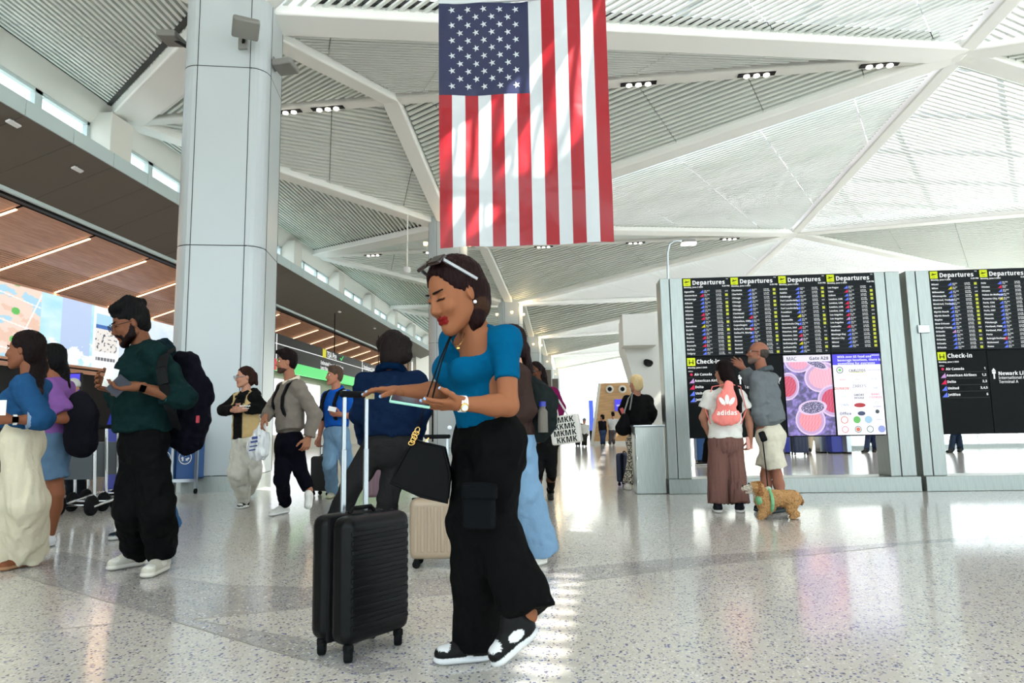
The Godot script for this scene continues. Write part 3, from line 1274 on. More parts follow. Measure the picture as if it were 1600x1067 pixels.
# the head, in its own frame x = its right, y = up, z = where it looks
func head(mb: MB, c: Vector3, B: Basis, s: float, cell: float, o: Dictionary) -> void:
	var S := Sdf.new(c - Vector3.ONE * 0.16 * s, c + Vector3.ONE * 0.16 * s, cell)
	var T := Transform3D(B * s, c)
	var eb := B
	var fem: bool = o.get("fem", false)
	var jaw := 0.054 if fem else 0.06
	S.egg(T * Vector3(0, 0.04, -0.018), eb, Vector3(0.074, 0.088, 0.096) * s, 0.02 * s, 0)
	S.egg(T * Vector3(0, -0.02, 0.022), eb, Vector3(0.062, 0.09, 0.07) * s, 0.03 * s, 0)
	S.cap(T * Vector3(-jaw * 0.8, -0.055, -0.01), T * Vector3(-0.012, -0.098, 0.062), 0.018 * s, 0.016 * s, 0.035 * s)
	S.cap(T * Vector3(jaw * 0.8, -0.055, -0.01), T * Vector3(0.012, -0.098, 0.062), 0.018 * s, 0.016 * s, 0.035 * s)
	S.ball(T * Vector3(0, -0.1, 0.068), 0.016 * s, 0.02 * s)
	if cell < 0.012:
		for k in [-1, 1]:
			S.egg(T * Vector3(0.034 * k, 0.012, 0.098), eb, Vector3(0.018, 0.011, 0.012) * s, 0.012 * s, 0, 1)
			S.egg(T * Vector3(0.034 * k, -0.028, 0.07), eb, Vector3(0.022, 0.018, 0.018) * s, 0.02 * s)
			if o.get("lids", false):
				S.egg(T * Vector3(0.032 * k, 0.010, 0.077), eb, Vector3(0.016, 0.010, 0.012) * s, 0.004 * s, 0)
				S.cap(T * Vector3(0.019 * k, 0.004, 0.091), T * Vector3(0.045 * k, 0.004, 0.081), 0.0026 * s, 0.0022 * s, 0.002 * s, 2)
			else:
				S.egg(T * Vector3(0.032 * k, 0.010, 0.078), eb, Vector3(0.014, 0.008, 0.012) * s, 0.003 * s, 4)
				S.ball(T * Vector3(0.032 * k, 0.010, 0.087), 0.0058 * s, 0.001, 2)
				S.cap(T * Vector3(0.018 * k, 0.0165, 0.089), T * Vector3(0.046 * k, 0.0165, 0.08), 0.004 * s, 0.0034 * s, 0.003 * s, 2)
			S.cap(T * Vector3(0.016 * k, 0.03, 0.094), T * Vector3(0.05 * k, 0.034, 0.078), 0.0045 * s, 0.003 * s, 0.004 * s, 2)
			S.egg(T * Vector3(0.072 * k, 0.0, -0.012), eb * Basis(Vector3.UP, 0.4 * k), Vector3(0.009, 0.03, 0.018) * s, 0.008 * s)
			S.egg(T * Vector3(0.081 * k, 0.003, -0.004), eb, Vector3(0.005, 0.017, 0.008) * s, 0.006 * s, 0, 1)
			S.ball(T * Vector3(0.011 * k, -0.034, 0.093), 0.0095 * s, 0.006 * s)
		S.cap(T * Vector3(0, 0.018, 0.088), T * Vector3(0, -0.028, 0.103), 0.008 * s, 0.012 * s, 0.012 * s)
		S.cap(T * Vector3(-0.018, -0.0585, 0.083), T * Vector3(0.018, -0.0585, 0.083), 0.0065 * s, 0.0065 * s, 0.006 * s, 1)
		S.cap(T * Vector3(0, -0.0575, 0.088), T * Vector3(0, -0.0575, 0.088001), 0.0075 * s, 0.0075 * s, 0.006 * s, 1)
		S.cap(T * Vector3(-0.014, -0.071, 0.083), T * Vector3(0.014, -0.071, 0.083), 0.0085 * s, 0.0085 * s, 0.006 * s, 1)
		S.cap(T * Vector3(-0.022, -0.0645, 0.091), T * Vector3(0.022, -0.0645, 0.091), 0.0022 * s, 0.0022 * s, 0.002 * s, 1, false, Vector3.ZERO, 1.0, 1)
	else:
		S.cap(T * Vector3(0, 0.018, 0.088), T * Vector3(0, -0.028, 0.101), 0.01 * s, 0.014 * s, 0.014 * s)
		for k in [-1, 1]:
			S.ball(T * Vector3(0.074 * k, 0.0, -0.012), 0.02 * s, 0.01)
			S.paint(T * Vector3(0.034 * k, 0.012, 0.09), eb, Vector3(0.016, 0.008, 0.03) * s, 2)
			S.paint(T * Vector3(0.034 * k, 0.034, 0.09), eb, Vector3(0.02, 0.006, 0.03) * s, 2)
		S.paint(T * Vector3(0, -0.064, 0.09), eb, Vector3(0.022, 0.01, 0.03) * s, 1)
	if o.has("beard"):     # stubble dyed on the skin, or a full beard
		var full: bool = o.beard > 1
		if full:
			for k in [-1, 1]:
				S.cap(T * Vector3(0.066 * k, -0.005, 0.0), T * Vector3(0.055 * k, -0.07, 0.02), 0.01 * s, 0.024 * s, 0.012 * s, 3)
				S.cap(T * Vector3(0.052 * k, -0.075, 0.03), T * Vector3(0.01 * k, -0.11, 0.066), 0.024 * s, 0.024 * s, 0.012 * s, 3)
				S.cap(T * Vector3(0.006 * k, -0.048, 0.096), T * Vector3(0.028 * k, -0.062, 0.082), 0.006 * s, 0.007 * s, 0.004 * s, 3)
				S.cap(T * Vector3(0.032 * k, -0.06, 0.074), T * Vector3(0.03 * k, -0.09, 0.066), 0.009 * s, 0.012 * s, 0.008 * s, 3)
		else:
			S.paint(T * Vector3(0, -0.09, 0.04), eb, Vector3(0.07, 0.036, 0.075) * s, 3)
			S.paint(T * Vector3(0, -0.05, 0.095), eb, Vector3(0.03, 0.008, 0.03) * s, 3)
			S.paint(T * Vector3(0, -0.064, 0.09), eb, Vector3(0.02, 0.008, 0.03) * s, 1)
	var sk: Color = o.skin
	S.add_to(mb, [sk, o.get("lips", Color(sk.r * 0.8, sk.g * 0.55, sk.b * 0.55)), lin(28, 20, 16), o.get("beard_col", lin(13, 10, 9)), lin(225, 220, 212)])

# hair as a part of its own
func hair_mesh(c: Vector3, B: Basis, s: float, cell: float, style: String, cols: Array, pts: Array) -> ArrayMesh:
	var T := Transform3D(B * s, c)
	var all := [c - Vector3.ONE * 0.17 * s, c + Vector3.ONE * 0.17 * s]
	for p in pts:
		all.append(p[0])
	var bb := bounds(all, 0.09)
	var S := Sdf.new(bb[0], bb[1], cell)
	if style == "bald":
		S.egg(T * Vector3(0, 0.01, -0.04), B, Vector3(0.08, 0.07, 0.082) * s, 0.01)
		S.cut(T * Vector3(0, 0.045, 0), B * Vector3(0, 0.8, 0.6))
		S.cut(T * Vector3(0, 0.0, 0.0), B * Vector3(0, -0.35, 0.9))
	elif style == "short":
		S.egg(T * Vector3(0, 0.055, -0.022), B, Vector3(0.082, 0.09, 0.104) * s, 0.01)
		S.egg(T * Vector3(0, 0.115, 0.03), B, Vector3(0.06, 0.035, 0.06) * s, 0.03 * s)
		S.egg(T * Vector3(0, -0.01, -0.055), B, Vector3(0.072, 0.07, 0.062) * s, 0.03 * s)
		S.egg(T * Vector3(0, -0.06, 0.075), B, Vector3(0.075, 0.12, 0.06) * s, 0.02 * s, 0, 1)
		for k in [-1, 1]:
			S.egg(T * Vector3(0.08 * k, -0.045, 0.02), B, Vector3(0.03, 0.055, 0.05) * s, 0.01 * s, 0, 1)
	elif style == "cap":
		S.egg(T * Vector3(0, 0.055, -0.018), B, Vector3(0.088, 0.095, 0.108) * s, 0.01)
		S.cut(T * Vector3(0, 0.03, 0), B * Vector3(0, -1, 0.1))
		S.egg(T * Vector3(0, 0.035, 0.12), B, Vector3(0.06, 0.008, 0.06) * s, 0.01)
	else:      # long hair parted over the face
		S.egg(T * Vector3(0, 0.05, -0.022), B, Vector3(0.085, 0.094, 0.106) * s, 0.01)
		S.egg(T * Vector3(0, -0.02, -0.062), B, Vector3(0.078, 0.09, 0.062) * s, 0.03 * s)
		S.egg(T * Vector3(0, -0.045, 0.085), B, Vector3(0.078, 0.135, 0.075) * s, 0.025 * s, 0, 1)
		if style == "tied":
			for k in [-1, 1]:
				S.egg(T * Vector3(0.085 * k, -0.05, 0.015), B, Vector3(0.03, 0.07, 0.055) * s, 0.01 * s, 0, 1)
	for i in pts.size() - 1:
		if pts[i].size() > 1 and pts[i + 1].size() > 1 and not pts[i + 1].has("new"):
			S.cap(pts[i][0], pts[i + 1][0], pts[i][1], pts[i + 1][1], 0.03, pts[i + 1][2] if pts[i + 1].size() > 2 and pts[i + 1][2] is int else 0)
	if style != "cap":
		S.wrinkle(wrinkle_noise, cell * 0.9, Vector3(70, 9, 70))
	return S.mesh(cols)

# a hand: wrist, where the knuckles point, which way the palm looks, where the thumb leaves, how far the fingers close
func hand(mb: MB, w: Vector3, d: Vector3, palm: Vector3, thumb: Vector3, curl: Array, s: float, cell: float, sk: Color, nail = null) -> void:
	d = d.normalized()
	palm = (palm - d * palm.dot(d)).normalized()
	var sd := d.cross(palm)
	if sd.dot(thumb) < 0:
		sd = -sd
	var S := Sdf.new(w - Vector3.ONE * 0.2 * s, w + Vector3.ONE * 0.2 * s, cell)
	S.cap(w - d * 0.03 * s, w + d * 0.02 * s, 0.024 * s, 0.026 * s, 0.02)
	for k in 4:
		var f := (1.5 - k) / 1.5
		S.cap(w + sd * f * 0.012 * s + d * 0.012 * s, w + d * (0.086 - 0.006 * absf(f - 0.3)) * s + sd * f * 0.03 * s, 0.0165 * s, 0.0125 * s, 0.016 * s)
	S.cap(w + sd * 0.018 * s + palm * 0.008 * s, w + d * 0.045 * s + sd * 0.034 * s + palm * 0.014 * s, 0.016 * s, 0.015 * s, 0.016 * s)
	var lens := [0.078, 0.086, 0.08, 0.064]
	for k in 4:
		var f := (1.5 - k) / 1.5
		var p := w + d * (0.088 - 0.006 * absf(f - 0.3)) * s + sd * f * 0.031 * s
		var dir := (d + sd * f * 0.10).normalized()
		var cu: float = curl[k]
		var l: float = lens[k] * s
		for j in 3:
			dir = dir.rotated(sd, (cu * [0.7, 1.0, 0.7][j]) * (1.0 if sd.cross(dir).dot(palm) > 0 else -1.0)).normalized()
			var q: Vector3 = p + dir * l * [0.45, 0.3, 0.25][j]
			S.cap(p, q, (0.0098 - 0.0008 * j) * s, (0.0092 - 0.0009 * j) * s, 0.005 * s)
			p = q
		if nail != null:
			S.ball(p + dir * 0.004 * s - palm * 0.004 * s, 0.0066 * s, 0.002, 1)
	var tp := w + d * 0.03 * s + sd * 0.034 * s + palm * 0.008 * s
	var td := (d * 0.75 + sd * 0.8 + palm * 0.25).normalized()
	var tc: float = curl[4]
	for j in 3:
		if j > 0:
			td = (td + d * 0.3 * tc - sd * 0.45 * tc + palm * 0.2 * tc).normalized()
		var q: Vector3 = tp + td * [0.034, 0.032, 0.026][j] * s
		S.cap(tp, q, (0.0135 - 0.0016 * j) * s, (0.012 - 0.0016 * j) * s, 0.008 * s)
		tp = q
	if nail != null:
		S.ball(tp + td * 0.003 * s, 0.0075 * s, 0.002, 1)
	S.add_to(mb, [sk, nail if nail != null else sk])

# one shoe between heel and toe on the sole line
func shoe(heel: Vector3, toe: Vector3, cols: Array, cell: float, s := 1.0, up := Vector3.UP) -> ArrayMesh:
	var d := (toe - heel).normalized()
	up = (up - d * up.dot(d)).normalized()
	var bb := bounds([heel, toe], 0.13 * s)
	var S := Sdf.new(bb[0], bb[1], cell)
	var a := heel + d * 0.045 * s + up * 0.022 * s
	var b := toe - d * 0.045 * s + up * 0.022 * s
	S.cap(a + up * 0.026 * s, b + up * 0.016 * s, 0.041 * s, 0.040 * s, 0.01, 1, false, up, 0.8)
	S.cap(a + up * 0.03 * s, a + up * 0.075 * s + d * 0.01 * s, 0.04 * s, 0.041 * s, 0.03 * s, 1)
	S.cap(a + up * 0.07 * s + d * 0.02 * s, a.lerp(b, 0.62) + up * 0.035 * s, 0.034 * s, 0.03 * s, 0.025 * s, 1)
	S.cap(a - up * 0.004 * s, b - up * 0.004 * s, 0.045 * s, 0.045 * s, 0.004, 0, false, up, 0.42)
	S.cut(heel, -up)
	if cols.size() > 2:     # toe box, side patch and tongue of another colour
		S.paint(b + up * 0.03 * s, Basis(d, up, d.cross(up)), Vector3(0.032, 0.026, 0.034) * s, 2)
		S.paint(a.lerp(b, 0.35) + up * 0.035 * s, Basis(d, up, d.cross(up)), Vector3(0.035, 0.02, 0.08) * s, 2)
	var m := S.mesh(cols)
	return m

func bmax(a: Vector3, b: Vector3, t: float) -> Vector3:
	return a.lerp(b, t)

# a whole figure; joints are pixels [x, y, metres behind D], sides are the person's own
func person(o: Dictionary) -> Node3D:
	var D: float = o.D
	var H: float = o.get("H", 1.7)
	var k := H / 1.7
	var cell: float = o.get("cell", 0.006 + D * 0.0016)
	var sk: Color = o.skin
	var f := flatdir(o.yaw)
	var r := f.cross(Vector3.UP).normalized()
	var J := func(p) -> Vector3: return PD(p[0], p[1], D + (p[2] if p.size() > 2 else 0.0))
	var neck: Vector3 = J.call(o.neck)
	var hip: Vector3 = J.call(o.hip)
	var fem: bool = o.get("fem", false)
	var sw: float = o.get("sw", 0.165 if fem else 0.19) * k
	var sR := neck + r * sw + Vector3(0, -0.055 * k, 0)
	var sL := neck - r * sw + Vector3(0, -0.055 * k, 0)
	if o.has("sR"): sR = J.call(o.sR)
	if o.has("sL"): sL = J.call(o.sL)
	var eR: Vector3 = J.call(o.eR)
	var eL: Vector3 = J.call(o.eL)
	var wR: Vector3 = J.call(o.wR)
	var wL: Vector3 = J.call(o.wL)
	var hw := 0.085 * k
	var pR := hip + r * hw
	var pL := hip - r * hw
	var kR: Vector3 = J.call(o.kR)
	var kL: Vector3 = J.call(o.kL)
	var feet := {}
	for s in ["R", "L"]:
		var q: Array = o["f" + s]       # heel x, y, toe x, y, then optional metres behind D when the foot is off the floor
		var he: Vector3
		var to: Vector3
		if q.size() > 4:
			he = PD(q[0], q[1], D + q[4])
			to = PD(q[2], q[3], D + (q[5] if q.size() > 5 else q[4]))
		else:
			he = G(q[0], q[1])
			to = G(q[2], q[3])
			var ln := (to - he).length()
			var want := (0.25 if fem else 0.285) * k
			if ln > want * 1.15 or ln < want * 0.8:
				to = he + (to - he).normalized() * want
		feet[s] = [he, to]
	var aR: Vector3 = (feet.R[0] as Vector3) + ((feet.R[1] as Vector3) - (feet.R[0] as Vector3)).normalized() * 0.05 + Vector3(0, 0.085, 0)
	var aL: Vector3 = (feet.L[0] as Vector3) + ((feet.L[1] as Vector3) - (feet.L[0] as Vector3)).normalized() * 0.05 + Vector3(0, 0.085, 0)
	var base: Vector3 = ((feet.R[0] as Vector3) + (feet.L[0] as Vector3)) * 0.5
	base.y = 0.0
	var root := thing("person", o.label, "person", base)
	var hd: Array = o.head          # x, y, dz, yaw, pitch down, roll
	var hc := PD(hd[0], hd[1], D + hd[2])
	var hf := flatdir(hd[3])
	var hb := Basis(-hf.cross(Vector3.UP).normalized(), Vector3.UP, hf) # x to its left
	hb = Basis(hf.cross(Vector3.UP).normalized(), -deg_to_rad(hd[4])) * hb
	if hd.size() > 5:
		hb = Basis(hf, deg_to_rad(hd[5])) * hb
	var hs: float = o.get("hs", 1.0)
	# ---- skin: one mesh, trunk and limbs, then head and hands on finer grids
	var mb := MB.new()
	var bb := bounds([neck, hip, sR, sL, eR, eL, wR, wL, kR, kL, aR, aL, hc - hb.y * 0.1], 0.14)
	var S := Sdf.new(bb[0], bb[1], cell)
	var chin := hc + hb * (Vector3(0, -0.05, -0.025) * hs)
	S.cap(neck + Vector3(0, -0.04, 0), chin, 0.062 * k, (0.05 if fem else 0.058) * hs, 0.03)
	S.cap(sR, sL, 0.05 * k, 0.05 * k, 0.05)
	var chest := neck.lerp(hip, 0.38)
	S.cap(neck + Vector3(0, -0.1, 0), chest, 0.11 * k, 0.12 * k, 0.05, 0, false, f, 0.72)
	S.cap(chest, hip, 0.11 * k, 0.12 * k, 0.05, 0, false, f, 0.75)
	for a in [[sR, eR, wR], [sL, eL, wL]]:
		S.cap(a[0], a[1], 0.046 * k, 0.040 * k, 0.03)
		S.cap(a[1], (a[1] as Vector3).lerp(a[2], 0.35), 0.040 * k, 0.040 * k, 0.02)
		S.cap((a[1] as Vector3).lerp(a[2], 0.3), a[2], 0.040 * k, 0.026 * k, 0.02)
	for a in [[pR, kR, aR], [pL, kL, aL]]:
		S.cap(a[0], a[1], 0.075 * k, 0.053 * k, 0.03)
		S.cap(a[1], (a[1] as Vector3).lerp(a[2], 0.35), 0.052 * k, 0.056 * k, 0.02)
		S.cap((a[1] as Vector3).lerp(a[2], 0.3), a[2], 0.056 * k, 0.036 * k, 0.02)
	S.add_to(mb, [sk])
	head(mb, hc, hb, hs, o.get("hcell", maxf(0.0045, cell * 0.45)), o)
	for s in ["R", "L"]:
		var w: Vector3 = wR if s == "R" else wL
		var e: Vector3 = eR if s == "R" else eL
		var q: Dictionary = o.get("h" + s, {})
		var dir: Vector3 = (w - e).normalized()
		if q.has("to"):
			dir = (J.call(q.to) as Vector3) - w
		var inward := (r if s == "L" else -r)
		var pal: Vector3 = q.get("palm", inward)
		var th: Vector3 = q.get("thumb", f)
		hand(mb, w, dir, pal, th, q.get("curl", [0.5, 0.55, 0.6, 0.65, 0.5]), (0.9 if fem else 1.0) * k, o.get("gcell", maxf(0.005, cell * 0.42)), sk, q.get("nail"))
	part(root, "body", mb.mesh(), SKIN_M)
	# ---- shirt
	var t: Dictionary = o.top
	var hem: Vector3 = J.call(t.hem) if t.has("hem") else hip
	var tb := bounds([neck, hip, hem, sR, sL, eR, eL, wR, wL], 0.2)
	var X := Sdf.new(tb[0], tb[1], cell)
	var th: float = t.get("thick", 0.012)
	var sq: float = t.get("sq", 0.7)
	var ch: float = t.get("chest", 0.135 if fem else 0.165) * k + th
	var wa: float = t.get("waist", 0.115 if fem else 0.155) * k + th
	var he2: float = t.get("hips", 0.15 if fem else 0.16) * k + th
	var mid: Vector3 = J.call(t.mid) if t.has("mid") else neck.lerp(hip, 0.62)
	var cc: Vector3 = J.call(t.cc) if t.has("cc") else neck.lerp(hip, 0.30) + f * 0.01
	X.cap(sR, sL, 0.058 * k + th, 0.058 * k + th, 0.06)
	X.cap(neck + Vector3(0, -0.03, 0), cc, 0.075 * k + th, ch, 0.06, 0, false, f, sq)
	X.cap(cc, mid, ch, wa, 0.05, 0, false, f, sq)
	X.cap(mid, hem, wa, he2, 0.04, 0, true, f, maxf(sq, 0.74))
	if fem and t.get("bust", true):
		for s in [-1, 1]:
			X.egg(cc + r * 0.065 * s * k + f * 0.075 * k + Vector3(0, -0.01, 0), Basis.IDENTITY, Vector3.ONE * 0.072 * k, 0.05)
	var slv: float = t.get("sleeve", 2.0)      # 1 = to the elbow, 2 = to the wrist
	var sr: float = t.get("sr", 0.0)
	for a in [[sR, eR, wR], [sL, eL, wL]]:
		var e: Vector3 = a[1]
		var w: Vector3 = a[2]
		if slv <= 0.0 or t.has("sleeve_cols"):
			pass
		elif slv <= 1.0:
			X.cap(a[0], (a[0] as Vector3).lerp(e, slv), 0.055 * k + th, 0.05 * k + th + sr, 0.04, 0, true)
		else:
			X.cap(a[0], e, 0.054 * k + th, 0.047 * k + th + sr, 0.04)
			X.cap(e, e.lerp(w, slv - 1.0), 0.047 * k + th + sr, (0.036 if slv > 1.8 else 0.042) * k + th + sr * 0.6, 0.02, 0, true)
	if t.has("neckline"):       # carve the opening round the neck
		var nl: Array = t.neckline
		X.egg(neck + Vector3(0, nl[0], 0) + f * nl[1], Basis(r, Vector3.UP, f), Vector3(nl[2], nl[3], nl[4]), 0.015, 0, 1)
	if t.has("panel"):          # an open jacket: a strip down the front is of the shirt under it
		var pw: float = t.panel
		for z in X.nz:
			for y in X.ny:
				var row := z * X.ny + y
				for x in range(X.r0[row], X.r1[row] + 1):
					var i := row * X.nx + x
					if absf(X.v[i]) < cell * 3.4:
						var p := X.o + Vector3(x, y, z) * X.h
						var rel := p - cc
						if rel.dot(f) > 0.0 and absf(rel.dot(r) + 0.01) < pw and (p - sR).length() > 0.09 and (p - sL).length() > 0.09:
							X.c[i] = 1
	if t.has("sleeve_cols"):
		var Y := Sdf.new(tb[0], tb[1], cell)
		Y.cap(neck.lerp(sR, 0.6) + Vector3(0, -0.02, 0), sR, 0.05 * k, 0.06 * k + th, 0.02)
		Y.cap(neck.lerp(sL, 0.6) + Vector3(0, -0.02, 0), sL, 0.05 * k, 0.06 * k + th, 0.02)
		for a in [[sR, eR, wR], [sL, eL, wL]]:
			Y.cap(a[0], a[1], 0.058 * k + th, 0.05 * k + th, 0.03)
			Y.cap(a[1], (a[1] as Vector3).lerp(a[2], 0.92), 0.05 * k + th, 0.038 * k + th, 0.02, 0, true)
		Y.wrinkle(wrinkle_noise, 0.014, Vector3(9, 9, 9))
		part(root, "sleeves", Y.mesh(t.sleeve_cols), VC)
	X.wrinkle(wrinkle_noise, t.get("fold", 0.012), Vector3(7, 9, 7))
	part(root, t.get("name", "shirt"), X.mesh(t.cols), VC)
	# ---- trousers
	var b: Dictionary = o.bottom
	var W := Sdf.new(bounds([hip, kR, kL, aR, aL], 0.24)[0], bounds([hip, kR, kL, aR, aL], 0.24)[1], cell)
	var bt: float = b.get("thick", 0.01)
	var rise: Vector3 = hip + (neck - hip).normalized() * b.get("rise", 0.1) * k
	W.cap(hip, rise, b.get("hips", 0.155) * k + bt, b.get("waist", 0.13) * k + bt, 0.04, 0, true, f, 0.76)
	W.cap(pR, pL, 0.09 * k + bt, 0.09 * k + bt, 0.05)
	W.cap(hip + f * -0.03, hip + f * -0.03 + Vector3(0, -0.03, 0), 0.11 * k, 0.11 * k, 0.05)
	var ln: float = b.get("len", 2.0)
	var kr: float = b.get("knee", 0.075) * k
	var hr: float = b.get("hem", 0.07) * k
	for a in [[pR, kR, aR], [pL, kL, aL]]:
		if ln <= 1.0:
			W.cap(a[0], (a[0] as Vector3).lerp(a[1], ln), 0.095 * k + bt, hr, 0.03, 0, true)
		else:
			W.cap(a[0], a[1], 0.095 * k + bt, kr, 0.03)
			W.cap(a[1], (a[1] as Vector3).lerp(a[2], ln - 1.0), kr, hr, 0.02, 0, true)
	W.wrinkle(wrinkle_noise, b.get("fold", 0.014), b.get("fs", Vector3(8, 6, 8)))
	part(root, b.get("name", "trousers"), W.mesh(b.cols), VC)
	# ---- shoes
	for s in ["R", "L"]:
		var up := Vector3.UP
		part(root, "shoe", shoe(feet[s][0], feet[s][1], o.shoe, o.get("shoecell", maxf(0.006, cell * 0.55)), o.get("ss", 1.0) * (0.92 if fem else 1.0)), SHOE_M)
	# ---- hair
	if o.has("hair"):
		var hp := []
		for p in o.get("locks", []):
			var q := [PD(p[0], p[1], D + p[2]), p[3]]
			if p.size() > 4:
				q.append(p[4])
			hp.append(q)
		part(root, "cap" if o.hair == "cap" else "hair", hair_mesh(hc, hb, hs, o.get("haircell", maxf(0.006, cell * 0.6)), o.hair, o.hair_col, hp), HAIR_M if o.hair != "cap" else VC)
	if o.has("glasses"):
		var gb := MB.new()
		for q in [-1, 1]:
			var ring := []
			for j in 14:
				ring.append(hc + hb * (Vector3(0.034 * q + 0.024 * cos(TAU * j / 14), 0.006 + 0.019 * sin(TAU * j / 14), 0.112) * hs))
			gb.tube(ring, 0.0022 if D < 6 else 0.0035, 6, true)
			gb.tube([hc + hb * (Vector3(0.057 * q, 0.012, 0.11) * hs), hc + hb * (Vector3(0.078 * q, 0.012, 0.0) * hs)], 0.002 if D < 6 else 0.003, 6)
		gb.tube([hc + hb * (Vector3(-0.012, 0.008, 0.114) * hs), hc + hb * (Vector3(0.012, 0.008, 0.114) * hs)], 0.002, 6)
		part(root, "glasses", gb.mesh(), o.glasses)
	root.set_meta("unused", 0)
	root.remove_meta("unused")
	last = {"hc": hc, "hb": hb, "hs": hs, "neck": neck, "hip": hip, "f": f, "r": r, "wR": wR, "wL": wL, "eR": eR, "eL": eL, "sR": sR, "sL": sL, "cc": cc, "k": k}
	return root

var last := {}

const BLK := [Color(0.012, 0.012, 0.013)]

